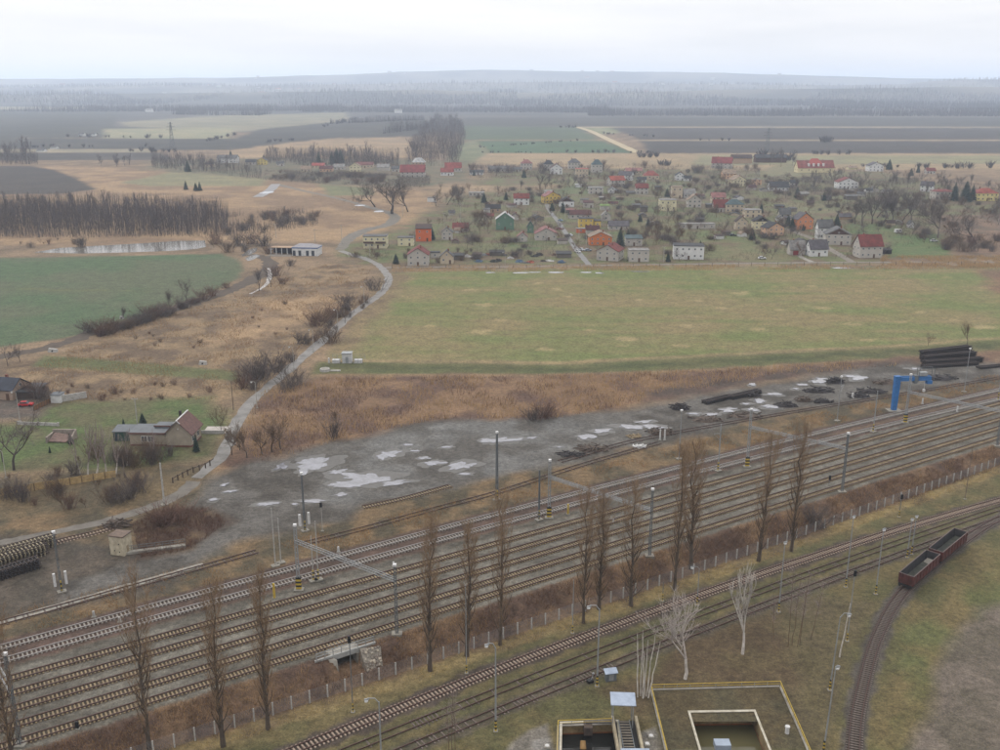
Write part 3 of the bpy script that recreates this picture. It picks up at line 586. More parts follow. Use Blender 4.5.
def mast(b, top, label, w=.36, lattice=True, lampm=True, boxes=False, striped=True, mat=None, group='catenary masts', arm=None, foot=True):
    """square lattice mast with a floodlight on top"""
    p, h = base_top(b, top); root = empty('catenary_mast', p, TH); tag(root, label, 'mast', group); mat = mat or DSTEEL
    m = MB(); q = w / 2; taper = .6
    if lattice:
        for sx in (-1, 1):
            for sy in (-1, 1): m.beam((sx * q, sy * q * .7, 0), (sx * q * taper, sy * q * .7 * taper, h), .09, .09)
        n = max(6, int(h / .8))
        for i in range(n):
            z0, z1 = h * i / n, h * (i + 1) / n; k0 = 1 - (1 - taper) * i / n; k1 = 1 - (1 - taper) * (i + 1) / n; s_ = 1 if i % 2 else -1
            for sy in (-1, 1): m.beam((s_ * q * k0, sy * q * .7 * k0, z0), (-s_ * q * k1, sy * q * .7 * k1, z1), .07, .07)
            for sx in (-1, 1): m.beam((sx * q * k0, s_ * q * .7 * k0, z0), (sx * q * k1, -s_ * q * .7 * k1, z1), .07, .07)
    else: m.bar((0, 0, 0), (0, 0, h), w * .55, w * .4, 8)
    if arm:
        m.beam((0, 0, h * .8), (arm, 0, h * .83), .09, .09); m.beam((0, 0, h * .66), (arm, 0, h * .82), .06, .06)
    m.build('mast_frame', mat, root)
    if lampm:
        g = MB(); g.bar((0, 0, h), (0, 0, h + .5), .06, .06, 6); g.box(-.3, .3, -.22, .22, h + .3, h + .62); g.build('floodlight', LAMPG, root)
    if foot: MB().box(-.8, .8, -.6, .6, -.3, .25).build('footing', FOOT, root)
    if striped: 
        a = MB(); c = MB()
        for i in range(5): (a if i % 2 == 0 else c).box(-q - .03, q + .03, -q * .7 - .03, q * .7 + .03, .3 + i * .42, .3 + (i + 1) * .42)
        a.build('yellow_band', YEL, root); c.build('black_band', BLK, root)
    if boxes:
        for sx in (-1, 1): MB().box(sx * 1.0 - .22, sx * 1.0 + .22, -.25, .25, 1.5, 4.1).build('white_screen', WHT, root)
    return root, p, h
def portal(b1, t1, b2, t2, y1, y2, label, lat2=True, m1=None):
    """two masts carrying one beam over the yard tracks: moves as one thing"""
    p1, h1 = base_top(b1, t1); p2, h2 = base_top(b2, t2); root = empty('catenary_portal', p1); tag(root, label, 'catenary portal', 'catenary portals over the yard')
    d = p2 - p1; z1 = z_at(p1.x, p1.y, y1) - p1.z; z2 = z1 + (p1.z - p2.z) + .1
    for p, h, lt, mt in ((Vector((0, 0, 0)), h1, False, STEEL), (d, h2, lat2, DSTEEL)):
        m = MB(); q = .22
        if lt:
            for sx in (-1, 1):
                for sy in (-1, 1): m.beam(p + Vector((sx * q, sy * q, 0)), p + Vector((sx * q * .7, sy * q * .7, h)), .09, .09)
            n = int(h / .8)
            for i in range(n):
                s_ = 1 if i % 2 else -1
                for sy in (-1, 1): m.beam(p + Vector((s_ * q, sy * q, h * i / n)), p + Vector((-s_ * q, sy * q, h * (i + 1) / n)), .07, .07)
        else:
            for sx in (-1, 1): m.beam(p + Vector((sx * .24, 0, 0)), p + Vector((sx * .2, 0, h)), .14, .2)
            for i in range(int(h / 1.2)): m.beam(p + Vector((-.2, 0, .6 + i * 1.2)), p + Vector((.2, 0, .6 + i * 1.2)), .08, .16)
        m.build('mast_frame', mt, root)
        g = MB(); g.box(p.x - .3, p.x + .3, p.y - .25, p.y + .25, p.z + h, p.z + h + .4); g.build('floodlight', LAMPG, root)
        MB().box(p.x - .9, p.x + .9, p.y - .7, p.y + .7, p.z - .3, p.z + .25).build('footing', FOOT, root)
    a = MB(); c = MB()
    for i in range(6): (a if i % 2 == 0 else c).box(-.5, .5, -.2, .2, .3 + i * .4, .3 + (i + 1) * .4)
    a.build('yellow_band', YEL, root); c.build('black_band', BLK, root)
    A = Vector((0, 0, z1)); B = d + Vector((0, 0, z2)); B.z = z1 + .3; m = MB()
    dn = (B - A).normalized(); sd_ = dn.cross(Vector((0, 0, 1))) * .28
    for k in (-1, 1):
        m.beam(A + sd_ * k + Vector((0, 0, .25)), B + sd_ * k + Vector((0, 0, .25)), .1, .1); m.beam(A + sd_ * k - Vector((0, 0, .25)), B + sd_ * k - Vector((0, 0, .25)), .1, .1)
        n = 26
        for i in range(n):
            a0 = A.lerp(B, i / n) + sd_ * k; a1 = A.lerp(B, (i + 1) / n) + sd_ * k; s_ = .25 if i % 2 else -.25
            m.beam(a0 + Vector((0, 0, s_)), a1 - Vector((0, 0, s_)), .04, .04)
    m.build('beam', STEEL, root); return root
portal((299, 590), 526, (397, 634), 566, 541, 584, 'catenary portal over the yard tracks nearest the railed underpass')
portal((549, 518), 461, (649.5, 556), 490, 477, 504, 'catenary portal over the yard tracks with its near mast behind the poplars')
portal((747, 467), 410, (842, 492), 434, 427, 451, 'catenary portal over the yard tracks ending at the mast right of two tall poplars')
portal((905, 423), 375, (997, 446), 368, 392, 410, 'catenary portal over the yard tracks beside the blue crane')
portal((-22, 668), 600, (20, 745), 655, 620, 660, 'catenary portal at the left picture edge behind a poplar')
mast((305, 531), 475, 'dark lattice mast with two white screens beside the gravel yard puddles', boxes=True)
mast((62, 592), 534, 'dark lattice mast with two white screens near the concrete hut', boxes=True)
mast((497, 500), 434, 'dark lattice mast with a lamp at the near edge of the gravel yard', .5)
mast((539, 520), 470, 'slim dark mast with a white box, left of the second portal', .3, True, False)
mast((718, 471), 424, 'grey steel mast with striped foot between the poplars and the crane', .3, False, False, mat=STEEL, arm=-2.2)
mast((679, 459), 412, 'slim grey lighting mast behind the main line near a pair of poplar tops', .22, False, True, striped=False, mat=STEEL)
mast((873, 432), 391, 'grey steel mast with yellow-banded foot left of the blue crane', .28, False, False, mat=STEEL)
mast((837, 421), 378, 'slim lighting mast with a cross arm on the gravel yard verge', .2, False, True, striped=False, mat=STEEL, arm=1.4)
mast((964, 392), 350, 'slim lighting mast in front of the black track panel stack', .2, False, True, striped=False, mat=STEEL)
mast((998, 400), 352, 'grey mast at the right picture edge beyond the yard', .26, False, False, mat=STEEL)
mast((164.5, 505), 463, 'grey concrete twin mast by the lane junction near the bungalow', .42, False, False, striped=False, mat=POST)
for b, t_, lb in (((275.5, 566), 508, 'grey steel pole left of the first portal, taller of a pair'), ((281, 563), 518, 'grey steel pole left of the first portal, shorter of a pair'),
                  ((313.5, 581), 536, 'grey pole with banded foot right of the first portal mast'), ((318.5, 580), 521, 'taller grey pole with banded foot right of the first portal mast')):
    mast(b, t_, lb, .22, False, False, striped='banded' in lb, mat=POST, group='poles by the first portal')
def signal(b, top, label, head=True, striped=True, mat=None):
    p, h = base_top(b, top); root = empty('signal_post', p); tag(root, label, 'signal', 'railway signals and marker posts')
    MB().bar((0, 0, 0), (0, 0, h), .08, .06, 6).build('post', mat or DSTEEL, root)
    if head:
        s_ = MB().box(-.24, .24, -.3, -.06, h - .9, h + .2).build('signal_head', SIG, root)
        for i in range(2): MB().bar((0, -.31, h - .55 + i * .5), (0, -.42, h - .55 + i * .5), .13, .15, 8).build('hood', SIG, s_)
    MB().box(-.3, .3, -.3, .3, -.2, .1).build('footing', FOOT, root)
    if striped: stripes(root, 0, 0, .11, 1.5, 5)
signal((353, 712), 637, 'dark signal post with striped foot in front of the underpass')
signal((466.5, 673), 585, 'slim grey post with striped foot beside the left of two poplars', False, True, STEEL)
signal((572.5, 633), 580, 'slim grey post at the wire fence left of the twin poplars', False, True, STEEL)
signal((662.5, 601), 582, 'short black and yellow post in the fence grass', False, True)
signal((847, 641), 571, 'thin post with black signal head left of the curved siding', True, True, STEEL)
signal((322.5, 531), 503, 'short signal with black head beside the gravel puddles', True, False, POST)
signal((78, 729), 722, 'low shunting signal beside the last yard track', True, False)
signal((829, 484.5), 476, 'low shunting signal by the bank right of the portal mast', True, False)
signal((899, 517), 495, 'black signal post standing in the fence grass on the right', True, True)
signal((965, 499), 445, 'thin brown pole on the embankment near the right edge', False, False, TIMB)
lamp((597, 686), 604, 'grey lamp post with curved arm above the small metal cabinet', -1.6, r=.12)
lamp((495.7, 731), 642, 'grey lamp post with striped foot between the rails, bottom centre', -1.2, r=.12)
lamp((382, 776), 697, 'grey lamp post at the bottom edge with its foot out of view', -1.6, r=.12)
lamp((697, 605), 566, 'faint grey lamp post among the brown fence scrub', -1.2, r=.08)
lamp((829.6, 690), 612, 'leaning grey lamp post with striped foot by the curved siding', 1.5, r=.1, lean=.4)
lamp((823.4, 752), 664, 'grey lamp post with striped foot at the bottom edge by the fenced tank', .4, r=.11, lean=.4)
lamp((875.6, 594), 527, 'slim grey lamp post with striped foot left of the freight wagons', .25, r=.1)
lamp((845.6, 587), 514, 'slim grey pole with striped foot behind the leaning lamp post', .2, r=.1)
lamp((778.6, 612), 540, 'slim grey pole with striped foot among the young trees', .2, r=.1)
lamp((907, 557.5), 518, 'left of two striped-foot poles just behind the freight wagons', .2, r=.1)
lamp((911.4, 554), 515, 'right of two striped-foot poles just behind the freight wagons', .2, r=.1)
for b, t_, lb in (((257, 408), 381, 'street lamp on the road beside the brown bush, nearest of the row'), ((294, 370), 346, 'second street lamp along the road from the bungalow'),
                  ((313.5, 352), 329, 'third street lamp along the road, opposite the white cabinets'), ((338, 331), 309, 'fourth street lamp along the road from the bungalow'),
                  ((364.5, 306), 286, 'street lamp at the road bend below the cream houses'), ((6, 478), 450, 'lamp post at the left picture edge by the tan fence'),
                  ((505, 265), 252, 'street lamp in front of the scrap yard'), ((20, 421), 391, 'pole lamp in the yard of the dark roofed house')):
    lamp(b, t_, lb, -1.0, r=.08, striped=False, mat=POST)
def pole(b, top, label, mat=TIMB, cross=True, name='utility_pole'):
    p, h = base_top(b, top); root = empty(name, p); tag(root, label, 'utility pole', 'utility poles')
    MB().bar((0, 0, -.2), (0, 0, h), .15, .1, 8).build('pole', mat, root)
    if cross:
        MB().beam((-.9, 0, h - .35), (.9, 0, h - .35), .1, .12).build('cross_arm', mat, root)
        for x in (-.75, 0, .75): MB().bar((x, 0, h - .29), (x, 0, h - .05), .06, .05, 6).build('insulator', WHT, root)
for b, t_, lb, mt in (((137.5, 425), 398, 'grey utility pole standing in the bungalow garden', POST), ((233.5, 410), 381, 'brown utility pole beside the road behind the bungalow', TIMB),
    ((125, 478), 456, 'short brown pole at the end of the tan fence', TIMB), ((342, 244), 225, 'twin concrete utility pole near the white garage', POST), ((315, 242), 229, 'pale pole behind the white garage building', POST),
    ((402.6, 217), 203, 'pale utility pole beside the big bare willow', POST), ((460.5, 224), 203, 'pale pole left of the small red roofed house', POST), ((444, 224), 213, 'pale pole above the orange house', POST),
    ((586, 249), 231, 'utility pole in front of the orange gabled house', POST), ((579, 240), 229, 'utility pole by the village street', POST), ((663.6, 262), 246, 'utility pole left of the white modern house', POST),
    ((565, 222), 206, 'utility pole at the street by the brown gabled house', POST), ((370, 257), 244, 'utility pole on the lawn below the cream house', POST), ((791, 254), 243, 'utility pole left of the red-doored shed', POST),
    ((260, 178), 170, 'small pale pole at the edge of the far hamlet', POST), ((312.6, 197), 189, 'pale pole in the dry meadow before the hamlet', POST), ((339, 182), 174, 'pale pole by the hamlet gardens', POST), ((276, 238), 224, 'pale pole in front of the wood', POST)):
    pole(b, t_, lb, mt, mt is POST)
def marker(b, hgt_, label, mat, w=.22):
    p = at(*b); root = empty('marker_post', p); tag(root, label, 'marker post', 'short posts along the tracks')
    MB().poly([(-w, -w, -.1), (w, -w, -.1), (w, w, -.1), (-w, w, -.1), (-w * .8, -w * .8, hgt_), (w * .8, -w * .8, hgt_), (w * .8, w * .8, hgt_), (-w * .8, w * .8, hgt_)], [(4, 5, 6, 7), (0, 1, 5, 4), (1, 2, 6, 5), (2, 3, 7, 6), (3, 0, 4, 7)]).build('post', mat, root)
    MB().box(-.4, .4, -.3, .3, -.1, .08).build('footing', FOOT, root)
for b, h_, lb, mt in (((274.5, 598), 3.0, 'yellow marker post at the left foot of the first portal', YEL), ((568, 514), 2.4, 'yellow marker post beside the second portal mast', YEL),
    ((922.3, 404), 1.8, 'white marker post on the verge right of the blue crane', WHT), ((957, 412), 1.8, 'white marker post between main line and yard tracks on the right', WHT), ((338.5, 552), 1.2, 'small white marker beside the main line near the first portal', WHT),
    ((852.5, 398), 1.6, 'white marker box on the gravel yard edge left of the crane', WHT), ((393.5, 566), .9, 'small white marker between the yard tracks below the portal', WHT), ((120, 622), 1.0, 'small pale marker above the main line on the left', POST), ((94, 617), 1.2, 'small dark marker above the main line on the left', POST),
    ((660, 440), 3.0, 'left of two white stub posts at the gravel yard edge', WHT), ((664.6, 440), 3.0, 'right of two white stub posts at the gravel yard edge', WHT), ((613, 522), .8, 'small white marker on the ballast right of the second portal', WHT)):
    marker(b, h_, lb, mt, .3 if 'box' in lb else .2)
MB_ = None
# ------------------------------------------------------------------ wire fence with concrete posts
Q = centre(FENCE, -78, 215, 1.0); o_ = Q[60]; fz = float(gz(*o_)); fr = empty('wire_fence', (o_[0], o_[1], fz)); tag(fr, 'long wire mesh fence on white concrete posts below the embankment', 'fence')
pm = MB().poly([(-.11, -.09, 0), (.11, -.09, 0), (.11, .09, 0), (-.11, .09, 0), (-.1, -.08, 2.3), (.1, -.08, 2.3), (.1, .08, 2.3), (-.1, .08, 2.3)], [(4, 5, 6, 7), (0, 1, 5, 4), (1, 2, 6, 5), (2, 3, 7, 6), (3, 0, 4, 7)]).mesh('post', POST)
Qp = Q[::3]
for i, q in enumerate(Qp): inst('post', pm, fr, (q[0] - o_[0], q[1] - o_[1], float(gz(*q)) - fz), TH + random.uniform(-.1, .1))
WIRE = paint('fence_wire', (120, 120, 122), 0.6, 0.1, 2.0)
V = []; F = []; c = 0; o3 = np.array((o_[0], o_[1], fz))
for z in np.arange(.12, 2.2, .23):
    v, f = sweep(Qp, .1, .025, .025, z); V.append(v - o3); F.append(f + c); c += len(v)
link(bpy.data.objects.new('line_wire', rawmesh('line_wire', np.concatenate(V), np.concatenate(F), WIRE)), fr)['kind'] = 'stuff'
m = MB(); tt, _ = ts(Q[:, 0], Q[:, 1])
for t_ in np.arange(tt[0], tt[-1], .3):
    s_ = np.polyval(FENCE, t_); x, y = xy(t_, s_); z = float(gz(x, y)); m.beam(Vector((x, y, z + .1)) - Vector(o3), Vector((x, y, z + 2.1)) - Vector(o3), .02, .02)
m.build('mesh_wire', WIRE, fr)['kind'] = 'stuff'

# ================================================================== THINGS ON AND BESIDE THE TRACKS
# freight wagons on the curved siding
WRED = paint('wagon_red_oxide', (104, 54, 46), 0.8, 0.3, 1.0, c2=(70, 44, 40)); WIN = paint('wagon_inside', (74, 72, 74), 0.9, 0.25, 1.0, c2=(52, 50, 50))
WFL = paint('wagon_floor', (84, 86, 76), 0.95, 0.25, 0.8, c2=(58, 58, 54)); WTR = paint('wagon_running_gear', (42, 40, 40), 0.8, 0.2, 2.0); WRIM = paint('wagon_rim', (108, 90, 86), 0.6, 0.15, 2.0)
def wagon(s0, label, snow):
    L = np.concatenate([[0], np.cumsum(np.linalg.norm(np.diff(CURVE_F, axis=0), axis=1))]); half = 5.35
    a = np.array([np.interp(s0 - half, L, CURVE_F[:, i]) for i in (0, 1)]); b = np.array([np.interp(s0 + half, L, CURVE_F[:, i]) for i in (0, 1)])
    c = (a + b) / 2; rz = math.atan2(b[1] - a[1], b[0] - a[0]); root = empty('freight_wagon', (c[0], c[1], float(gz(*c))), rz); tag(root, label, 'freight wagon', 'open freight wagons on the siding')
    Lh, Wh, z0, z1 = 6.6, 1.42, 1.35, 3.35
    MB().box(-Lh, Lh, -Wh + .1, Wh - .1, 1.05, 1.36).build('underframe', WTR, root)
    MB().box(-Lh + .13, Lh - .13, -Wh + .13, Wh - .13, 1.363, 1.42).build('floor', WFL, root)
    for sy in (-1, 1):
        w_ = MB().box(-Lh, Lh, min(sy * Wh, sy * (Wh - .08)), max(sy * Wh, sy * (Wh - .08)), z0, z1).build('side_wall', WRED, root)
        MB().box(-Lh + .09, Lh - .09, min(sy * (Wh - .085), sy * (Wh - .11)), max(sy * (Wh - .085), sy * (Wh - .11)), z0 + .07, z1 - .02).build('lining', WIN, w_)
        for i in range(9):
            x = -Lh + .25 + i * (2 * Lh - .5) / 8; MB().box(x - .09, x + .09, min(sy * Wh, sy * (Wh + .09)), max(sy * Wh, sy * (Wh + .09)), z0, z1 - .05).build('rib', WRED, w_)
        MB().box(-Lh, Lh, sy * Wh - .1 if sy > 0 else -Wh - .06, sy * Wh + .06 if sy > 0 else -Wh + .1, z1, z1 + .1).build('top_rail', WRIM, w_)
    for sx in (-1, 1):
        w_ = MB().box(min(sx * Lh, sx * (Lh - .08)), max(sx * Lh, sx * (Lh - .08)), -Wh + .082, Wh - .082, z0 + .003, z1 - .003).build('end_wall', WRED, root)
        MB().box(min(sx * (Lh - .085), sx * (Lh - .11)), max(sx * (Lh - .085), sx * (Lh - .11)), -Wh + .115, Wh - .115, z0 + .07, z1 - .02).build('lining', WIN, w_)
        for y in (-.9, -.3, .3, .9): MB().box(min(sx * Lh, sx * (Lh + .09)), max(sx * Lh, sx * (Lh + .09)), y - .07, y + .07, z0, z1 - .05).build('rib', WRED, w_)
        MB().box(min(sx * (Lh - .1), sx * (Lh + .06)), max(sx * (Lh - .1), sx * (Lh + .06)), -Wh + .103, Wh - .103, z1 + .002, z1 + .1).build('top_rail', WRIM, w_)
        MB().box(min(sx * Lh, sx * (Lh + .15)), max(sx * Lh, sx * (Lh + .15)), -Wh + .1, Wh - .1, .95, 1.3).build('buffer_beam', WTR, root)
        for y in (-.88, .88):
            m = MB(); m.bar((sx * (Lh + .15), y, 1.1), (sx * (Lh + .55), y, 1.1), .11, .11, 8); m.bar((sx * (Lh + .55), y, 1.1), (sx * (Lh + .62), y, 1.1), .24, .24, 10); m.build('buffer', WTR, root)
        bg = MB().box(sx * 4.4 - 1.5, sx * 4.4 + 1.5, -1.05, 1.05, .62, .95).build('bogie', WTR, root)
        for dx in (-.9, .9):
            for y in (-.78, .78): MB().bar((sx * 4.4 + dx, y - .07, .8), (sx * 4.4 + dx, y + .07, .8), .46, .46, 14).build('wheel', WTR, bg)
    MB().poly([(Lh - 2.2, -1.0, 1.425), (Lh - .15, -1.25, 1.425), (Lh - .15, 1.2, 1.425), (Lh - 1.6, 1.1, 1.425), (Lh - .3, -.9, 1.9), (Lh - .2, .9, 1.85)], [(0, 1, 4), (0, 4, 5, 3), (1, 2, 5, 4), (2, 3, 5)]).build('pale_debris', CONC if snow else WFL, root)
CURVE_F = spline(CURVE, .5)
_L = np.concatenate([[0], np.cumsum(np.linalg.norm(np.diff(CURVE_F, axis=0), axis=1))])
def s_near(px, py):
    p = at(px, py); return _L[np.argmin(np.hypot(CURVE_F[:, 0] - p.x, CURVE_F[:, 1] - p.y))]
_s = s_near(904, 591) + 7.0
wagon(_s, 'rusty red open freight wagon, nearer of the coupled pair', True)
wagon(_s + 14.4, 'rusty red open freight wagon, farther of the coupled pair', False)

# blue jib crane
BLU = paint('crane_blue', (58, 124, 190), 0.55, 0.1, 1.0, c2=(44, 98, 156))
p = at(893.5, 410.5); h = z_at(p.x, p.y, 376) - p.z; kr = empty('jib_crane', p, math.radians(6)); tag(kr, 'blue steel jib crane beside the gravel yard', 'crane')
MB().poly([(-.65, -.6, 0), (.65, -.6, 0), (.65, .6, 0), (-.65, .6, 0), (-.85, -.6, h), (.85, -.6, h), (.85, .6, h), (-.85, .6, h)], [(0, 3, 2, 1), (4, 5, 6, 7), (0, 1, 5, 4), (1, 2, 6, 5), (2, 3, 7, 6), (3, 0, 4, 7)]).build('column', BLU, kr)
MB().box(-2.0, 2.0, -1.5, 1.5, -.2, .25).build('footing', FOOT, kr)
jb = MB(); jb.box(.9, 10.2, -.6, -.3, h - 1.5, h - .3); jb.box(.9, 10.2, .3, .6, h - 1.7, h - .2)
for i in range(5): jb.box(1.6 + i * 2.1, 1.9 + i * 2.1, -.31, .31, h - 1.2, h - .9)
jb.build('jib', BLU, kr)
MB().box(9.0, 10.6, -.6, .6, h - 2.6, h - 1.6).build('jib_end', BLU, kr)
m = MB(); [m.beam((x, y, h - 1.8), (x, y, h + 2.2), .12, .12) for x in (6.2, 10.8) for y in (-.7, .7)]; m.beam((6.2, -.7, h + 2.2), (10.8, -.7, h + 2.2), .12, .12); m.beam((6.2, .7, h + 2.2), (10.8, .7, h + 2.2), .12, .12); m.build('hoist_frame', DSTEEL, kr)
MB().box(6.6, 8.8, -.6, .6, h - .1, h + 1.0).build('hoist', STEEL, kr); MB().box(5.0, 6.0, -.65, .65, h - 2.3, h + .1).build('motor_housing', DSTEEL, kr)
m = MB(); m.bar((8.6, 0, h - .2), (8.6, 0, h - 4.4), .05, .05, 6); m.box(8.3, 8.9, -.3, .3, h - 5.0, h - 4.3); m.build('hook', WHT, kr)

# stacked track panels and heaps
TAR = paint('tarred_sleeper', (60, 54, 54), 0.9, 0.25, 1.5, c2=(40, 37, 38)); TARR = paint('panel_rail', (84, 70, 64), 0.7, 0.2, 1.0)
SLM = MB().box(-.13, .13, -1.28, 1.28, 0, .2).mesh('sleeper', TAR); SLC = MB().box(-.13, .13, -1.28, 1.28, 0, .2).mesh('sleeper', paint('stack_concrete_sleeper', (168, 156, 130), .9, .2, 2.0, c2=(112, 102, 84)))
def panel_stack(a, b, layers, label, name='track_panel', grp='stacked track panels', me=None, mixed=0, dz=.36, z00=0.0, seed=0, slant=0.0):
    """each panel (two rails on sleepers) is a thing of its own"""
    A = at(*a); B = at(*b); d = B - A; L = math.hypot(d.x, d.y); rz = math.atan2(d.y, d.x); rr = random.Random(seed)
    for k in range(layers):
        root = empty(name, (A.x + rr.uniform(-.2, .2) * k * .3 - math.sin(rz) * slant * k, A.y + rr.uniform(-.1, .1) + math.cos(rz) * slant * k, A.z + .02 + z00 + k * dz), rz + rr.uniform(-.01, .01)); lb = label.replace('track panel', ('bottom', 'second lowest', 'third lowest', 'fourth lowest', 'fifth lowest', 'sixth lowest', 'seventh lowest', 'eighth lowest', 'ninth lowest')[k] + ' track panel') if k < layers - 1 else label.replace('track panel', 'topmost track panel')
        tag(root, lb, 'track panel', grp)
        for y in (-.75, .75): MB().box(0, L, y - .07, y + .07, .203, .35).build('rail', TARR, root)
        n = int(L / .75)
        V = []
        for i in range(n): inst('sleeper', me or SLM, root, (.3 + i * .75 + rr.uniform(-.05, .05), rr.uniform(-.04, .04), 0), rr.uniform(-.02, .02))
panel_stack((922, 368), (978, 364.5), 3, 'black track panel in the front stack beyond the crane', seed=1, grp='front stack of black track panels')
panel_stack((923, 365.5), (982, 361.5), 5, 'black track panel in the second stack beyond the crane', seed=2, grp='second stack of black track panels')
panel_stack((922, 362.5), (975, 357.5), 7, 'black track panel in the third stack beyond the crane', seed=3, grp='third stack of black track panels')
panel_stack((921, 359.5), (970, 353.5), 9, 'black track panel in the tallest stack beyond the crane', seed=4, grp='tallest stack of black track panels')
panel_stack((978, 368.5), (1010, 365.5), 2, 'black track panel lying low at the right picture edge', seed=5, grp='low black track panels at the right edge')
panel_stack((704, 404), (732, 397.5), 3, 'black track panel in the left half of the long low pile', seed=6, grp='long low pile of black panels')
panel_stack((730, 399), (760, 392), 3, 'black track panel in the right half of the long low pile', seed=7, grp='long low pile of black panels')
panel_stack((-30, 588), (40, 566), 6, 'black track panel in the lower dark stack on the left', seed=8, grp='lower dark panel stack on the left')
panel_stack((-30, 576), (48, 552), 7, 'track panel with pale concrete sleepers in the stack on the left', seed=9, grp='pale sleeper panel stack', me=SLC)
panel_stack((-30, 568), (56, 544), 7, 'track panel with pale sleepers in the farther stack on the left', seed=10, grp='farther pale sleeper panel stack', me=SLC)
def heap(px, py, w_m, h_m, label, mat, seed, n=26, name='debris_heap', cat='debris heap'):
    c = at(px, py); rr = random.Random(seed); root = empty(name, c); tag(root, label, cat, 'heaps on the gravel yard'); m = MB(); bse = MB()
    bs = 14; ring = [(math.cos(2 * math.pi * i / bs) * w_m * .5 * rr.uniform(.8, 1.1), math.sin(2 * math.pi * i / bs) * w_m * .28 * rr.uniform(.8, 1.1), 0) for i in range(bs)]
    top = [(x * .55 + rr.uniform(-.2, .2), y * .5, h_m * rr.uniform(.4, .75)) for x, y, _ in ring]
    bse.poly(ring + top, [(i, (i + 1) % bs, (i + 1) % bs + bs, i + bs) for i in range(bs)] + [tuple(range(bs, 2 * bs))]); bse.build('mound', mat, root)
    for i in range(n):
        a = rr.uniform(0, 6.28); q = Vector((rr.uniform(-.5, .5) * w_m, rr.uniform(-.26, .26) * w_m, 0)); q.z = h_m * (1 - abs(q.x) / w_m * 1.6) * .7 + .05
        l = rr.uniform(.5, 1.3); e = Vector((math.cos(a) * l, math.sin(a) * l, rr.uniform(-.2, .35))); m.beam(q - e, q + e, .22, .18)
    m.build('timbers', mat, root)
OLDW = paint('old_timber', (96, 82, 70), 0.9, 0.3, 1.5, c2=(60, 52, 48))
for k, (px, py, w_, h_, lb, mt) in enumerate([(835.5, 382.5, 6, 2.2, 'dark round heap below the dyke on the far gravel edge', TAR), (680, 409, 6, 2.2, 'dark heap left of the long black panel pile', TAR), (660, 433, 7, 1.6, 'dark timber heap by the two white stub posts', OLDW),
     (570, 455, 6, .9, 'low dark timber pile at the near gravel edge, left', TAR), (593, 449, 9, 1.2, 'long low timber pile at the near gravel edge', OLDW), (706, 420, 9, 1.2, 'brown timber pile among the small white puddles', OLDW), (745, 416, 10, .8, 'thin brown timbers lying near the road of puddles', OLDW),
     (818, 391, 10, 1.3, 'dark pile between the puddles left of the crane', TAR), (803, 401, 5, 1.6, 'rounded brown heap near the verge left of the crane', OLDW), (823, 402, 5, 1.2, 'small dark heap right of the rounded brown heap', TAR), (858, 396.5, 6, 1.3, 'dark pile next to the white marker box', TAR), (873, 392, 9, 1.2, 'dark pile of timbers left of the crane column', TAR),
     (886, 383, 9, 1.2, 'timber pile behind the crane column', OLDW), (938, 378, 12, 1.0, 'loose dark sleepers right of the crane jib', TAR), (116, 526, 6, 2.0, 'heap of dark branches beside the lane above the hut', OLDW), (786, 406, 6, 1.2, 'dark pile beside a long puddle', TAR), (753, 396, 5, 1.6, 'dark heap at the right end of the long panel pile', TAR),
     (634, 437, 3, .6, 'pale timber scrap on the gravel near the stub posts', WOOD), (640, 447, 3, .5, 'white scrap bits on the verge', WHT)]):
    heap(px, py, w_, h_, lb, mt, 100 + k)

# concrete hut
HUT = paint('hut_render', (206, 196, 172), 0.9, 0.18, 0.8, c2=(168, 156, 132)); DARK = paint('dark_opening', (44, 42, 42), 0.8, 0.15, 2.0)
p = at(119, 556); hh = z_at(p.x, p.y, 536) - p.z; hr = empty('concrete_hut', (p.x, p.y + 1.6, p.z), math.radians(-14)); hr.scale = (.62, .62, .92); tag(hr, 'small pale concrete hut with a flat roof beside the brown scrub', 'hut')
MB().box(-2.6, 2.6, -2.3, 2.3, -.2, hh).build('wall', HUT, hr); MB().box(-2.8, 2.8, -2.5, 2.5, hh + .002, hh + .25).build('roof', paint('hut_roof', (126, 108, 96), .9, .2, 1.0), hr)
for x, y, z, w_, h_ in ((-2.62, -.6, hh * .45, .1, 1.1), (-2.62, 1.0, hh * .45, .1, 1.1)): MB().box(x - .02, x + .04, y - .45, y + .45, z - .5, z + .6).build('window', DARK, hr)
for x, z in ((.8, hh * .62), (.9, hh * .2), (-.9, hh * .25)): MB().box(x - .18, x + .18, -2.33, -2.28, z - .15, z + .15).build('vent', DARK, hr)
MB().box(2.58, 2.66, -.8, .3, 0, 2.1).build('door', paint('hut_door', (168, 150, 120), .8), hr)
p = at(150, 551); pl = empty('concrete_platform', p, math.radians(17)); tag(pl, 'low concrete platform with a railing right of the hut', 'platform')
MB().box(-5, 7, -.5, .5, -.1, .5).build('slab', CONC, pl)
m = MB(); [m.bar((x, .45, .5), (x, .45, 1.5), .05, .05, 6) for x in np.arange(-5, 7.1, 1.5)]; m.bar((-5, .45, 1.5), (7, .45, 1.5), .05, .05, 6); m.bar((-5, .45, 1.0), (7, .45, 1.0), .04, .04, 6); m.build('railing', DSTEEL, pl)

# railed underpass through the bank
tc_, sc__ = [float(v) for v in ts(*at(345, 652)[:2])]; t_l = float(ts(*at(314, 660)[:2])[0]); t_r = float(ts(*at(373, 641)[:2])[0])
def bank(t, s, z): x, y = xy(t, s); return Vector((x, y, z))
ux, uy = xy(tc_, 4.0); up = empty('underpass_bridge', (ux, uy, -2.4), TH); tag(up, 'concrete underpass bridge with steel railing and stone wing wall under the yard tracks', 'bridge')
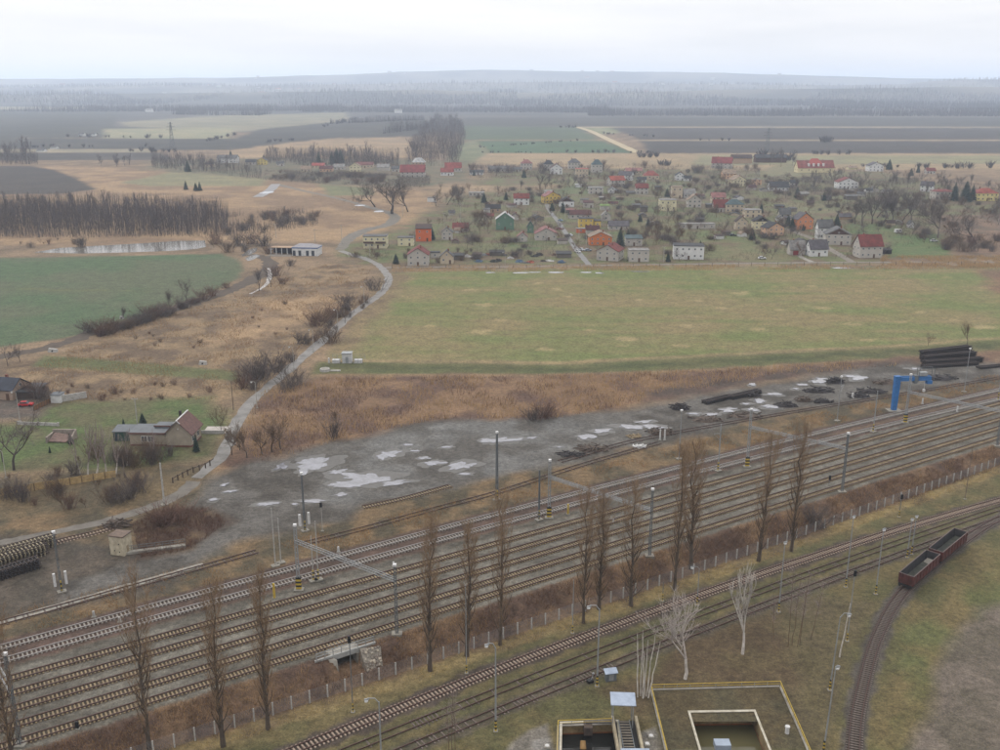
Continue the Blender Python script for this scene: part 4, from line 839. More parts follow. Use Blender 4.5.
# local axes: x along track, y away from camera
lx, rx_ = t_l - tc_, t_r - tc_
MB().box(lx, rx_, .9, 6.5, 1.75, 2.38).build('deck', CONC, up)
MB().box(lx - .1, rx_ + .1, .55, .898, 1.7, 2.62).build('edge_beam', paint('pale_concrete', (182, 182, 178), .85, .1, .8, c2=(150, 150, 146)), up)
rl = MB(); n = 8
for i in range(n): rl.beam((lx + .2 + (rx_ - lx - .4) * i / (n - 1), .7, 2.6), (lx + .2 + (rx_ - lx - .4) * i / (n - 1), .7, 3.8), .1, .1)
for z in (3.2, 3.78): rl.beam((lx + .2, .7, z), (rx_ - .2, .7, z), .08, .08)
rl.build('railing', STEEL, up)
MB().box(-3.2, -1.9, .3, 6.4, -.6, 1.745).build('abutment', CONC, up); MB().box(1.9, 2.9, .3, 6.4, -.6, 1.745).build('abutment', CONC, up)
MB().box(-1.9, 1.9, 6.0, 6.4, -.6, 1.745).build('back_wall', DARK, up)  # added end panel; the passage's shade is put into its dark colour
MB().poly([(lx * .6, -.5, 1.2), (-2.1, -1.5, -.3), (-2.0, -.5, 2.2), (lx * .6, 0, 2.3), (lx * .6, .1, 1.2), (-2.3, .1, -.3), (-2.2, .5, 2.2), (lx * .6, .5, 2.2)], [(0, 1, 2, 3), (7, 6, 5, 4), (0, 4, 5, 1), (1, 5, 6, 2), (2, 6, 7, 3), (3, 7, 4, 0)]).build('wing_wall', CONC, up)
STN = [paint('rubble_stone_%d' % i, c, .95, .2, 1.5) for i, c in enumerate([(176, 166, 150), (150, 142, 130), (190, 178, 160), (138, 128, 118)])]
sw = MB().poly([(2.0, -3.7, -.1), (4.9, -3.4, .3), (5.9, -.6, 2.3), (2.4, .1, 2.7), (2.0, -1.0, -.4), (5.2, -1.0, -.2), (5.9, .4, 1.7), (2.4, .5, 1.9)], [(0, 1, 2, 3), (3, 2, 6, 7), (1, 5, 6, 2), (0, 3, 7, 4)]).build('stone_wing_wall', STN[1], up)
stm = [MB().poly([(-.3, -.1, -.2), (.28, -.12, -.22), (.32, -.1, .2), (-.26, -.12, .24), (-.22, -.26, -.14), (.2, -.24, -.15), (.22, -.25, .14), (-.2, -.26, .16)], [(0, 1, 5, 4), (1, 2, 6, 5), (2, 3, 7, 6), (3, 0, 4, 7), (4, 5, 6, 7)]).mesh('stone', s_) for s_ in STN]
rr = random.Random(5)
for i in range(6):
    for j in range(6):
        u, v = (i + .5 + (j % 2) * .4 + rr.uniform(-.3, .3)) / 6.6, (j + .5 + rr.uniform(-.3, .3)) / 6
        q = (Vector((2.0, -3.7, -.1)).lerp(Vector((4.9, -3.4, .3)), u)).lerp(Vector((2.4, .1, 2.7)).lerp(Vector((5.9, -.6, 2.3)), u), v)
        o = inst('stone', rr.choice(stm), sw, q + Vector((.02, .1, 0)), .05, (rr.uniform(.6, 1.15), rr.uniform(.6, 1.2), rr.uniform(.7, 1.4))); o.rotation_euler.x = -.95; o.rotation_euler.y = rr.uniform(-.6, .6)

# basins at the bottom edge
TANKC = paint('tank_concrete', (176, 166, 142), 0.9, 0.16, 0.6, c2=(134, 120, 96)); TWAT = water_mat('tank_water', (70, 66, 46), 0.08, 0.03, 1.2); BWAT = water_mat('dark_tank_water', (30, 30, 28), 0.06, 0.02, 1.2)
RUST = paint('rust_streak', (152, 92, 52), 0.9, 0.25, 1.0, c2=(110, 72, 48)); WALLY = paint('stained_tank_wall', (160, 140, 104), 0.9, 0.2, .9, c2=(112, 94, 64))
def tank(P, label, wall, wat, wz, rim, depth=4.0, lip=.16, t_=.45):
    P = [Vector((q[0], q[1], -DROP)) for q in P]; c = sum(P, Vector()) / len(P); root = empty('water_tank', c); tag(root, label, 'tank', 'sunken concrete tanks')
    n = len(P); Q = [q - c for q in P]; out_ = [q + q.normalized() * t_ for q in Q]
    for i in range(n):
        a, b = Q[i], Q[(i + 1) % n]; A, B = out_[i], out_[(i + 1) % n]; d = Vector((0, 0, -depth)); u = Vector((0, 0, lip))
        wo = MB().poly([a + d, b + d, b, a, A + d, B + d, B, A], [(0, 3, 2, 1), (4, 5, 6, 7), (0, 1, 5, 4), (2, 3, 7, 6)]).build('tank_wall', wall, root)
        MB().poly([a + Vector((0, 0, .004)), b + Vector((0, 0, .004)), B + Vector((0, 0, .004)), A + Vector((0, 0, .004)), a * .99 + u, b * .99 + u, B * 1.01 + u, A * 1.01 + u], [(4, 5, 6, 7), (0, 1, 5, 4), (1, 2, 6, 5), (2, 3, 7, 6), (3, 0, 4, 7)]).build('coping', rim, wo)
        st = MB(); k = Vector((0, 0, wz + .25)); e = (b - a).cross(Vector((0, 0, 1))).normalized(); e = e if e.dot(-(a + b)) > 0 else -e; e *= .006
        st.poly([a.lerp(b, .02) + e + Vector((0, 0, wz)), b.lerp(a, .02) + e + Vector((0, 0, wz)), b.lerp(a, .02) + e + k, a.lerp(b, .02) + e + k], [(0, 1, 2, 3)]).build('rust_band', RUST, wo)
    MB().poly([q + Vector((0, 0, wz)) for q in Q], [tuple(range(n))]).build('water', wat, root)
    return root, c, Q
CRIM = paint('tank_coping', (206, 200, 184), 0.85, 0.12, 1.0, c2=(170, 162, 142))
ra, ca_, QA = tank(BAS_A, 'dark water tank with stained walls beside the blue-grey shelter roof', WALLY, BWAT, -1.9, CRIM)
rb, cb_, QB = tank(BAS_B, 'larger tank with murky green water inside the yellow railed enclosure', WALLY, TWAT, -2.3, CRIM)
for w_, x in ((.5, -1.4), (.4, 2.3), (.7, .4)):                              # stains and patches below the coping
    pass
p = at(708, 764); MB().box(p.x - cb_.x, p.x - cb_.x + 6.2, p.y - cb_.y - 2, p.y - cb_.y + 2.2, -2.32, -1.95).build('concrete_slab', CONC, rb)
p = at(722, 741); MB().box(p.x - cb_.x - 1.4, p.x - cb_.x + .9, p.y - cb_.y - 2.0, p.y - cb_.y - .4, -.2, .75).build('metal_hatch', paint('blue_grey_sheet', (168, 180, 196), .5, .1, 1.0, metal=.2), rb)
m = MB(); p0 = QA[0].lerp(QA[1], .46)                                         # gangway with machinery over tank A
m.box(p0.x - .2, QA[1].x - .2, p0.y - .3, p0.y + .5, .17, .35); m.build('gangway', paint('wet_concrete', (110, 104, 96), .8, .2, 1), ra)
MB().box(p0.x - .6, p0.x + .7, p0.y - 1.4, p0.y + .3, -1.2, .168).build('sluice_gate', OLDW, ra)
MB().bar((p0.x - .9, p0.y - 3.6, -1.9), (p0.x - .9, p0.y - 3.0, -.9), .5, .4, 10).build('float', paint('float_tan', (176, 140, 90), .7), ra)
# screen channel and its shelter
SHR = paint('shelter_sheet', (178, 190, 208), 0.45, 0.08, 0.8, c2=(152, 164, 182), metal=0.2)
p = at(622, 724); sh = empty('screen_shelter', p, math.radians(-3)); tag(sh, 'small blue-grey sheet roof on posts over the screen channel', 'shelter')
p1 = at(625, 724); zt = z_at(p1.x, p1.y, 700) - p1.z
MB().poly([(-1.9, -1.3, zt - .15), (1.9, -1.3, zt - .15), (1.9, 1.5, zt + .25), (-1.9, 1.5, zt + .25), (-1.9, -1.3, zt - .05), (1.9, -1.3, zt - .05), (1.9, 1.5, zt + .35), (-1.9, 1.5, zt + .35)], [(0, 3, 2, 1), (4, 5, 6, 7), (0, 1, 5, 4), (1, 2, 6, 5), (2, 3, 7, 6), (3, 0, 4, 7)]).build('roof', SHR, sh)
for i in range(8): MB().box(-1.85 + i * .5, -1.8 + i * .5, -1.28, -1.2, zt - .05, zt - .0).build('roof_seam', STEEL, sh)
for x in (-1.5, 1.5):
    for y in (-1.0, 1.2): MB().beam((x, y, 0), (x, y, zt - .1), .12, .12).build('leg', STEEL, sh)
sc2 = empty('screen_channel', at(628, 738)); tag(sc2, 'open screen channel with dark ladder-like rungs between concrete walls', 'channel')
for x in (-1.9, 1.7): MB().box(x - .2, x + .2, -4.5, 4.2, -.1, .9).build('channel_wall', TANKC, sc2)
MB().box(-1.69, 1.49, -4.4, 4.1, .02, .06).build('channel_floor', DARK, sc2)
for i in range(12): MB().box(-1.0, .6, -3.9 + i * .65, -3.7 + i * .65, .3, .42).build('rung', paint('screen_rung', (140, 130, 116), .8), sc2)
for x in (-1.05, .6): MB().box(x, x + .1, -4.2, 3.8, .28, .46).build('side_rail', DSTEEL, sc2)
MB().box(-1.6, 2.6, -4.7, -3.7, .95, 1.05).build('walkway', SHR, sc2)
# yellow railings
def railing(P, label, h=1.1, mat=None, post=2.0, foot=True):
    A = [at(*q) for q in P]; root = empty('railing', A[0]); tag(root, label, 'railing', 'yellow railings round the tanks'); mat = mat or YEL
    for a, b in zip(A[:-1], A[1:]):
        a = a - A[0]; b = b - A[0]; n = max(1, int((b - a).length / post)); m = MB(); m.bar(a + Vector((0, 0, h)), b + Vector((0, 0, h)), .06, .06, 6); m.bar(a + Vector((0, 0, h * .55)), b + Vector((0, 0, h * .55)), .035, .035, 6); m.build('handrail', mat, root)
        for i in range(n + 1):
            q = a.lerp(b, i / n); MB().bar(q, q + Vector((0, 0, h)), .04, .04, 6).build('post', STEEL, root)
        if foot: 
            d = (b - a).normalized(); e = d.cross(Vector((0, 0, 1))) * .15; MB().poly([a - e, b - e, b + e, a + e, a - e + Vector((0, 0, .14)), b - e + Vector((0, 0, .14)), b + e + Vector((0, 0, .14)), a + e + Vector((0, 0, .14))], [(4, 5, 6, 7), (0, 1, 5, 4), (1, 2, 6, 5), (2, 3, 7, 6), (3, 0, 4, 7)]).build('kerb', CONC, root)
railing([(668, 760), (651, 690), (780, 686.5), (812, 760)], 'yellow topped railing round the larger tank enclosure', 1.0)
railing([(557, 760), (558, 726), (612, 724)], 'yellow topped railing round the dark tank', 1.0)
# small things in the foreground
p = at(610.5, 680); cb = empty('cabinet', p, math.radians(12)); tag(cb, 'small metal cabinet with a sloped pale lid beside the lamp post', 'cabinet')
MB().box(-.9, .9, -.4, .4, 0, 1.5).build('body', DSTEEL, cb); MB().poly([(-1.1, -.6, 1.5), (1.1, -.6, 1.5), (1.1, .6, 1.85), (-1.1, .6, 1.85), (-1.1, -.6, 1.6), (1.1, -.6, 1.6), (1.1, .6, 1.95), (-1.1, .6, 1.95)], [(0, 3, 2, 1), (4, 5, 6, 7), (0, 1, 5, 4), (1, 2, 6, 5), (2, 3, 7, 6), (3, 0, 4, 7)]).build('lid', SHR, cb)
MB().box(-.4, .4, -.43, -.39, .2, 1.3).build('door', STEEL, cb)
p = at(591, 682); pm_ = empty('point_motor', p, TH); tag(pm_, 'small dark switch lever at the foot of the lamp post', 'point lever'); m = MB(); m.box(-.7, .3, -.35, .35, 0, .5); m.build('housing', SIG, pm_); m = MB(); m.bar((0, 0, .4), (.5, .1, 1.2), .05, .05, 6); m.bar((.5, .1, 1.2), (.5, .1, 1.5), .18, .18, 8); m.build('lever', STEEL, pm_)
p = at(787, 733); wp = empty('vent_pipe', p); tag(wp, 'short white vent pipe standing inside the railed enclosure', 'pipe'); MB().bar((0, 0, 0), (0, 0, 1.1), .32, .3, 12).build('pipe', WHT, wp); MB().bar((0, 0, 1.1), (0, 0, 1.25), .4, .36, 12).build('cap', WHT, wp)
for (px, py, lb) in ((651, 737, 'small white manhole cover on the gravel, farther one'), (647, 745, 'small white manhole cover on the gravel, nearer one'), (547, 747, 'pale manhole cover on the gravel left of the dark tank')):
    o = empty('manhole', at(px, py)); tag(o, lb, 'manhole', 'manhole covers on the gravel'); MB().box(-.45, .45, -.45, .45, 0, .3).build('frame', CONC, o); MB().bar((0, 0, .3), (0, 0, .36), .33, .3, 12).build('cover', WHT, o)
p = at(685, 750); o = empty('flat_roof', (p.x - .3, p.y - 4.4, p.z)); tag(o, 'edge of a bright white flat roof at the bottom picture edge', 'roof'); MB().box(-2.2, 2.0, -2, 2, 0, 1.6).build('wall', CONC, o); MB().box(-2.3, 2.1, -2.1, 2.1, 1.6, 1.75).build('roof', paint('bright_sheet', (250, 250, 250), .5, .03, 1), o)
# white cabinets by the road
p = at(347, 363.4); o = empty('substation_kiosk', p); tag(o, 'white kiosk in a small fenced compound by the road', 'kiosk'); MB().box(-1.6, 1.6, 0, 2.6, 0, 3.4).build('wall', WHT, o); MB().box(-1.8, 1.8, -.2, 2.8, 3.4, 3.6).build('roof', STEEL, o); MB().box(-.5, .5, -.05, .02, .1, 2.3).build('door', STEEL, o)
m = MB(); [m.bar((x, y, 0), (x, y, 2.0), .05, .05, 6) for x in np.arange(-5.6, 5.7, 1.6) for y in (-.8, 4.6)]
for z in (.4, 1.2, 1.95): m.bar((-5.6, -.8, z), (5.6, -.8, z), .03, .03, 4); m.bar((-5.6, 4.6, z), (5.6, 4.6, z), .03, .03, 4)
m.build('compound_fence', STEEL, o)
for x in (-3.8, 3.8): MB().box(x - 1.3, x + 1.3, 0, 1.6, 0, 1.2).build('housing', WHT, o)
p = at(325, 371); o = empty('manhole_chamber', p); tag(o, 'round white concrete chamber on the grass below the kiosk', 'chamber'); MB().bar((0, 0, 0), (0, 0, .9), 1.7, 1.6, 18).build('ring', POST, o); MB().bar((0, 0, .9), (0, 0, 1.0), 1.2, 1.1, 18).build('lid', CONC, o); MB().box(1.8, 5.2, -.5, .5, 0, .3).build('slab', POST, o)
p = at(329, 363); o = empty('white_post', p); tag(o, 'short white post left of the kiosk', 'marker post'); MB().bar((0, 0, 0), (0, 0, 1.8), .3, .28, 8).build('post', WHT, o); MB().box(-.4, .4, -.4, .4, -.1, .12).build('footing', FOOT, o)
for (px, py, w_, lb) in ((203, 364.5, 2.6, 'pale concrete block on the green dyke'), (53, 352, 3.4, 'pale culvert head where the dyke meets the ditch'), (122, 319, 1.5, 'small pale stone in the ditch scrub')):
    o = empty('culvert_head', at(px, py)); tag(o, lb, 'culvert'); MB().poly([(-w_ / 2, -.6, 0), (w_ / 2, -.6, 0), (w_ / 2, .6, 0), (-w_ / 2, .6, 0), (-w_ * .4, -.4, 1.4), (w_ * .45, -.4, 1.1), (w_ * .45, .5, 1.1), (-w_ * .4, .5, 1.4)], [(4, 5, 6, 7), (0, 1, 5, 4), (1, 2, 6, 5), (2, 3, 7, 6), (3, 0, 4, 7)]).build('block', POST, o); MB().bar((0, -.62, .5), (0, -.5, .5), .3, .3, 10).build('pipe_mouth', DARK, o)
# tan plank fence on the left
Qf = spline(pxs([(-40, 504), (0, 496.5), (40, 490), (80, 483.5), (126, 476)]), 2.6); tf = empty('plank_fence', (*Qf[0], 0)); tag(tf, 'long tan plank fence on posts at the left, below the garden', 'fence'); TANW = paint('tan_plank', (196, 168, 116), .9, .18, 1.0, c2=(160, 132, 86))
for i, (a, b) in enumerate(zip(Qf[:-1], Qf[1:])):
    a3 = Vector((*a, 0)) - Vector((*Qf[0], 0)); b3 = Vector((*b, 0)) - Vector((*Qf[0], 0))
    MB().beam(a3, a3 + Vector((0, 0, 2.1)), .2, .2).build('post', paint('fence_post_wood', (140, 116, 84), .9), tf)
    for k in range(4): MB().beam(a3.lerp(b3, .04) + Vector((0, 0, .35 + k * .45)), a3.lerp(b3, .96) + Vector((0, 0, .35 + k * .45)), .06, .38).build('plank', TANW, tf)

# ================================================================== TREES AND SCRUB
def segmesh(name, S, mat, sides=3):
    """tapered twigs: rows of x0,y0,z0,x1,y1,z1,r0,r1"""
    S = np.asarray(S, float); P, Q = S[:, :3], S[:, 3:6]; d = Q - P; d /= np.linalg.norm(d, axis=1)[:, None] + 1e-9
    ref = np.where(np.abs(d[:, 2:3]) < .9, np.array([[0, 0, 1.]]), np.array([[1., 0, 0]])); a = np.cross(d, ref); a /= np.linalg.norm(a, axis=1)[:, None]; b = np.cross(d, a)
    V = []
    for p, r in ((P, S[:, 6]), (Q, S[:, 7])):
        for k in range(sides):
            q = 2 * math.pi * k / sides; V.append(p + (a * math.cos(q) + b * math.sin(q)) * r[:, None])
    n = len(S); V = np.stack(V, 1).reshape(-1, 3); base = np.arange(n)[:, None] * 2 * sides; F = []
    for k in range(sides):
        k2 = (k + 1) % sides; F.append(base + np.array([[k, k2, k2 + sides, k + sides]]))
    return rawmesh(name, V, np.concatenate(F), mat)
def rv(r, spread): return Vector((r.gauss(0, spread), r.gauss(0, spread), r.gauss(0, spread)))
def poplar(seed, Ht=24.0, wid=1.0, nb=64):
    r = random.Random(seed); tr = []; cr = []
    pts = [Vector((r.gauss(0, .06) * i * .5, r.gauss(0, .06) * i * .5, Ht * i / 10)) for i in range(11)]
    rad = lambda z: .28 * (1 - z / Ht) ** 1.15 + .02
    for i in range(10): tr.append((*pts[i], *pts[i + 1], rad(pts[i].z) * (1.25 if i == 0 else 1), rad(pts[i + 1].z)))
    for k in range(nb):
        z = 1.6 + (Ht - 3.5) * (k / nb) ** .9 + r.uniform(-.3, .3); az = r.uniform(0, 6.28); L = min(r.uniform(2.6, 6.2), (Ht - z) * .75 + .8)
        q = pts[min(9, int(z / Ht * 10))].copy(); q.z = z; d = Vector((math.cos(az), math.sin(az), r.uniform(1.0, 2.0))).normalized(); br = max(.022, rad(z) * .34) * (1 - .3 * z / Ht); n = 5; path = [q]
        for i in range(n):
            d = (d + Vector((0, 0, .34)) + rv(r, .07)).normalized(); q2 = q + d * L / n * wid
            if i < 2: q2 = q + Vector((d.x * wid * 1.15, d.y * wid * 1.15, d.z)) * L / n
            (tr if i < 3 and z < Ht * .6 else cr).append((*q, *q2, br * (1 - i / n) + .010, br * (1 - (i + 1) / n) + .010)); q = q2; path.append(q)
        for j in range(int(4 + L * 3.6)):
            t = r.uniform(.12, 1.0) * n; i = min(n - 1, int(t)); s = path[i].lerp(path[i + 1], t - i); a2 = r.uniform(0, 6.28)
            e = Vector((math.cos(a2) * .55, math.sin(a2) * .55, 1.0)).normalized() * r.uniform(.7, 1.7); m = s + e * .55 + rv(r, .04); cr.append((*s, *m, .012, .010)); cr.append((*m, *(s + e + Vector((0, 0, .15))), .010, .004))
            for u in range(2):
                f = m + Vector((r.gauss(0, .25), r.gauss(0, .25), r.uniform(.3, .8))); cr.append((*m, *f, .009, .004))
    return tr, cr
def broad(seed, Ht=12.0, spread=.55, trunk=.22, depth=4, kids=(3, 4), thick=1.0, up=.25, twig=.02):
    r = random.Random(seed); tr = []; cr = []
    def grow(p, d, L, rad, lev):
        n = 3; q = p
        for i in range(n):
            d = (d + rv(r, .12) + Vector((0, 0, up * .25))).normalized(); q2 = q + d * L / n; r0 = rad * (1 - .3 * i / n); r1 = rad * (1 - .3 * (i + 1) / n)
            (tr if lev == 0 else cr).append((*q, *q2, max(r0, twig * .7), max(r1, twig * .5)));
            if lev > 0 and i < n - 1 and lev < depth and r.random() < .75:
                grow(q2, (d + rv(r, spread) + Vector((0, 0, up * .5))).normalized(), L * r.uniform(.45, .65), r1 * .5, lev + 1)
            q = q2
        if lev < depth:
            for k in range(r.randint(*kids)): grow(q, (d + rv(r, spread) + Vector((0, 0, up))).normalized(), L * r.uniform(.62, .85) if lev else L * r.uniform(.9, 1.3), rad * .58, lev + 1)
    grow(Vector((0, 0, 0)), Vector((r.gauss(0, .05), r.gauss(0, .05), 1)), Ht * trunk, Ht * .018 * thick + .03, 0)
    z = max(c[5] for c in cr); k = Ht / z; f = lambda S: [tuple(v * k for v in s[:6]) + s[6:] for s in S]
    return f(tr), f(cr)
def bush(seed, Ht=3.0, W=1.6, n=34, tw=7, thick=.03):
    r = random.Random(seed); cr = []
    for k in range(n):
        a = r.uniform(0, 6.28); q = Vector((r.gauss(0, W * .3), r.gauss(0, W * .3), -.05)); d = Vector((math.cos(a) * r.uniform(.1, .75), math.sin(a) * r.uniform(.1, .75), 1)).normalized(); L = Ht * r.uniform(.6, 1.05); m = q + d * L * .5 + rv(r, .08); e = q + d * L + rv(r, .15)
        cr += [(*q, *m, thick, thick * .7), (*m, *e, thick * .7, thick * .3)]
        for j in range(tw):
            t = r.uniform(.3, 1); s = q.lerp(e, t); f = s + (d + rv(r, .55)).normalized() * Ht * r.uniform(.15, .38); cr.append((*s, *f, thick * .5, thick * .2))
    return cr
def spruce(seed, Ht=9.0, W=2.2):
    r = random.Random(seed); tr = [(0, 0, 0, 0, 0, Ht, .16, .03)]; cr = []; n = 16
    for i in range(n):
        z = Ht * (.08 + .9 * i / n); R = W * (1 - i / n) ** .85 + .15; m = 11 if i < 10 else 7; o = r.uniform(0, 6)
        for k in range(m):
            a = o + 6.28 * k / m + r.uniform(-.2, .2); L = R * r.uniform(.75, 1.1); p = Vector((0, 0, z + .25)); q = Vector((math.cos(a) * L, math.sin(a) * L, z - .12 * L)); c = p.lerp(q, .45) - Vector((0, 0, .02))
            cr += [(*p, *c, .1, .30 * min(1, R)), (*c, *q, .30 * min(1, R), .02)]
            for s in (-1, 1):
                e = c + Vector((math.cos(a + s * .8), math.sin(a + s * .8), -.15)) * L * .4; cr.append((*c, *e, .16, .02))
    cr.append((0, 0, Ht * .9, 0, 0, Ht * 1.04, .16, .01)); return tr, cr
def bark(name, c, c2): return paint(name, c, .95, .2, .8, c2=c2)
BK = bark('poplar_bark', (104, 90, 76), (70, 62, 54)); TW = bark('poplar_twig', (160, 132, 102), (124, 102, 80)); BKD = bark('tree_bark', (92, 84, 78), (64, 58, 54)); TWD = bark('bare_twig', (116, 104, 98), (86, 76, 72))
TWR = bark('red_twig', (124, 92, 76), (92, 70, 60)); TWB = bark('brown_twig', (126, 102, 80), (92, 76, 62)); BIR = bark('birch_bark', (230, 224, 214), (164, 154, 146)); BIT = bark('birch_twig', (168, 152, 146), (128, 112, 106)); NEED = bark('spruce_needles', (58, 74, 62), (38, 52, 44))
OLV = bark('greenish_twig', (120, 116, 84), (92, 90, 68)); FBK = bark('far_twig', (112, 100, 98), (88, 78, 78))
class Kind:
    def __init__(s, name, tr, cr, tm, cm, h):
        s.name, s.h = name, h; s.src = (tr, cr, tm, cm); s.tm = bool(tr) or None; s._p = s._o = None
    def parts(s):
        if s._p is None: s._p = (segmesh('trunk', s.src[0], s.src[2], 5), segmesh('crown', s.src[1], s.src[3]))
        return s._p
    @property
    def one(s):
        if s._o is None: s._o = segmesh(s.name, [*s.src[0], *s.src[1]], s.src[3])
        return s._o
def plant(kind, px, py, label, top=None, h=None, cat='tree', group=None, parts=True, name=None, rz=None, fat=1.0, loc=None):
    p = loc or at(px, py); hh = h if h else z_at(p.x, p.y, top) - p.z; k = hh / kind.h; rz = random.uniform(0, 6.28) if rz is None else rz; nm = name or kind.name
    if parts and kind.tm is not None:
        o = empty(nm, p, rz); o.scale = (k * fat, k * fat, k); inst('trunk', kind.parts()[0], o, (0, 0, 0)); inst('crown', kind.parts()[1], o, (0, 0, 0))
    else:
        o = inst(nm, kind.one, None, p, rz, (k * fat, k * fat, k))
    tag(o, label, cat, group); return o
POP = [Kind('poplar_tree', *poplar(s, 24, w_, nb), BK, TW, 24.0) for s, w_, nb in ((1, 1.0, 66), (2, 1.2, 72), (3, .85, 60), (4, 1.05, 70), (5, 1.25, 64), (6, 1.1, 56), (7, .95, 76))]
BRD = [Kind('bare_tree', *broad(s, 12, sp, tk, 4, (3, 4), .8, up, .028), BKD, TWD, 12.0) for s, sp, tk, up in ((11, .5, .2, .3), (12, .62, .16, .2), (13, .45, .25, .4), (14, .55, .14, .3))]
BRB = [Kind('bare_tree', *broad(s, 12, sp, tk, 4, (3, 4), .8, up, .028), BKD, TWB, 12.0) for s, sp, tk, up in ((15, .5, .14, .3), (16, .6, .12, .2))]
WIL = [Kind('willow_tree', *broad(s, 16, .62, .10, 5, (3, 3), 1.1, .3, .03), BKD, TWD, 16.0) for s in (21, 22)]
BIRK = [Kind('birch_tree', *broad(s, 11, .32, .3, 3, (2, 3), .8, .55, .022), BIR, BIT, 11.0) for s in (31, 32)]
FOR = [Kind('forest_tree', *broad(s, 15, .32, .42, 3, (3, 4), .9, .5, .05), BKD, FBK, 15.0) for s in (41, 42, 43, 44)]
BSH = [Kind('bare_bush', [], bush(s, 3.0, w_, n, 8), m_, m_, 3.0) for s, w_, n, m_ in ((51, 1.6, 40, TWD), (52, 2.0, 46, TWB), (53, 1.4, 36, TWR), (54, 2.4, 50, TWD))]
SPR = [Kind('spruce_tree', *spruce(s, 9, w_), BKD, NEED, 9.0) for s, w_ in ((61, 2.2), (62, 2.8))]
rr = random.Random(17)
# the poplar row below the yard
for i, (bx, by, tx, lb, k) in enumerate([(13, 768, 612, 'bare poplar at the left picture edge, its foot out of view', 1), (149, 749, 574, 'tall bare poplar near the bottom left, second from the left edge', 0), (223, 746, 578, 'slim bare poplar left of the dark signal post, third from the left edge', 2), (268, 729, 574, 'bare poplar just left of the underpass, fourth from the left edge', 3),
     (430, 671, 516, 'bare poplar right of the underpass, first after the gap', 0), (467, 656, 522, 'slim bare poplar behind the striped post, sixth from the left edge', 2), (500, 645, 496, 'bare poplar left of the fence gap, seventh from the left edge', 4),
     (583.5, 623, 492, 'left one of the close pair of poplars at the picture centre', 1), (599, 609, 494, 'right one of the close pair of poplars at the picture centre', 2), (631, 606, 482, 'bare poplar above the tall lamp post, alone right of the close pair', 4), (674.5, 590, 442, 'slim tall poplar, left of the two in front of the striped mast', 2), (691, 569, 442, 'slim tall poplar, right of the two in front of the striped mast', 3),
     (758.5, 561, 434, 'bare poplar, left of the rightmost two', 0), (791, 551, 422, 'rightmost bare poplar of the row', 1)]):
    o = plant(POP[(k, 5, 2, 6, 0, 2, 4, 1, 6, 4, 2, 3, 5, 1)[i] if i else 1], bx, by, lb, tx, group='row of bare poplars', cat='poplar', rz=i * 1.3, fat=rr.uniform(.85, 1.2)); o.rotation_euler.x = rr.uniform(-.03, .03); o.rotation_euler.y = rr.uniform(-.035, .035)
# birches in the foreground
def stems(px, py, label, spec, name='birch_clump', twigs=6, mat=BIR, seed=3):
    p = at(px, py); r = random.Random(seed); root = empty(name, p); tag(root, label, 'birch'); br = []
    for dx, dy, top, lx_, ly in spec:
        x, y = p.x + dx, p.y + dy; h = z_at(x, y, top) - p.z; S = []; q = Vector((dx, dy, 0)); n = 7
        for i in range(n):
            e = Vector((dx + lx_ * ((i + 1) / n) + r.gauss(0, .05), dy + ly * (i + 1) / n + r.gauss(0, .05), h * (i + 1) / n)); S.append((*q, *e, (.13 if mat is BIR else .06) * (1 - i / n * .6), (.13 if mat is BIR else .06) * (1 - (i + 1) / n * .6))); 
            if i > 2:
                for k in range(twigs):
                    f = q.lerp(e, r.random()); g = f + Vector((r.gauss(0, .6), r.gauss(0, .6), r.uniform(.3, 1.1))); br.append((*f, *g, .025, .008)); br.append((*g, *(g + Vector((r.gauss(0, .4), r.gauss(0, .4), r.uniform(.2, .7)))), .014, .005))
            q = e
        link(bpy.data.objects.new('stem', segmesh('stem', S, mat, 6)), root)
    if br: link(bpy.data.objects.new('twigs', segmesh('twigs', br, BIT)), root)
stems(642, 697, 'cluster of slim white birch stems beside the shelter', [(-.7, 0, 634, -.5, 0), (-.2, .3, 630, -.1, 0), (.3, 0, 640, .25, 0), (.7, .2, 636, .9, 0), (1.0, -.2, 642, 1.4, 0), (.1, -.3, 652, -.2, .1)], twigs=2)
_b = Kind('birch_tree', *broad(71, 12, .5, .16, 5, (2, 3), .9, .25, .018), BIR, bark('pale_birch_twig', (216, 206, 198), (164, 152, 146)), 12.0)
plant(_b, 685, 679, 'white leaning birch with a pruned spreading crown', 590, cat='birch', rz=.4)
plant(Kind('birch_tree', *broad(74, 12, .25, .34, 4, (2, 3), .8, .7, .02), BIR, BIR, 12.0), 742.5, 654, 'slender white birch standing alone on the grass', 566, cat='birch', rz=1.0)
stems(795, 647, 'group of thin dark young trees left of the curved siding', [(-1.2, 0, 570, -.4, 0), (-.4, .4, 580, .4, 0), (.4, 0, 574, .9, 0), (1.0, .6, 590, .2, 0), (-3.2, 2, 600, -.6, 0), (3.5, 2.5, 585, 1.3, 0)], twigs=14, mat=TWB, seed=8, name='sapling_clump')
stems(839.5, 657, 'single thin pale leaning sapling beside the leaning lamp post', [(0, 0, 603, .8, 0)], twigs=1, seed=9, name='sapling')
stems(452, 752, 'thin bare saplings at the bottom edge between the tracks', [(0, 0, 690, .2, 0), (.5, .2, 702, -.1, 0), (-.4, 0, 708, -.3, 0)], twigs=12, mat=TWB, seed=12, name='sapling_clump')

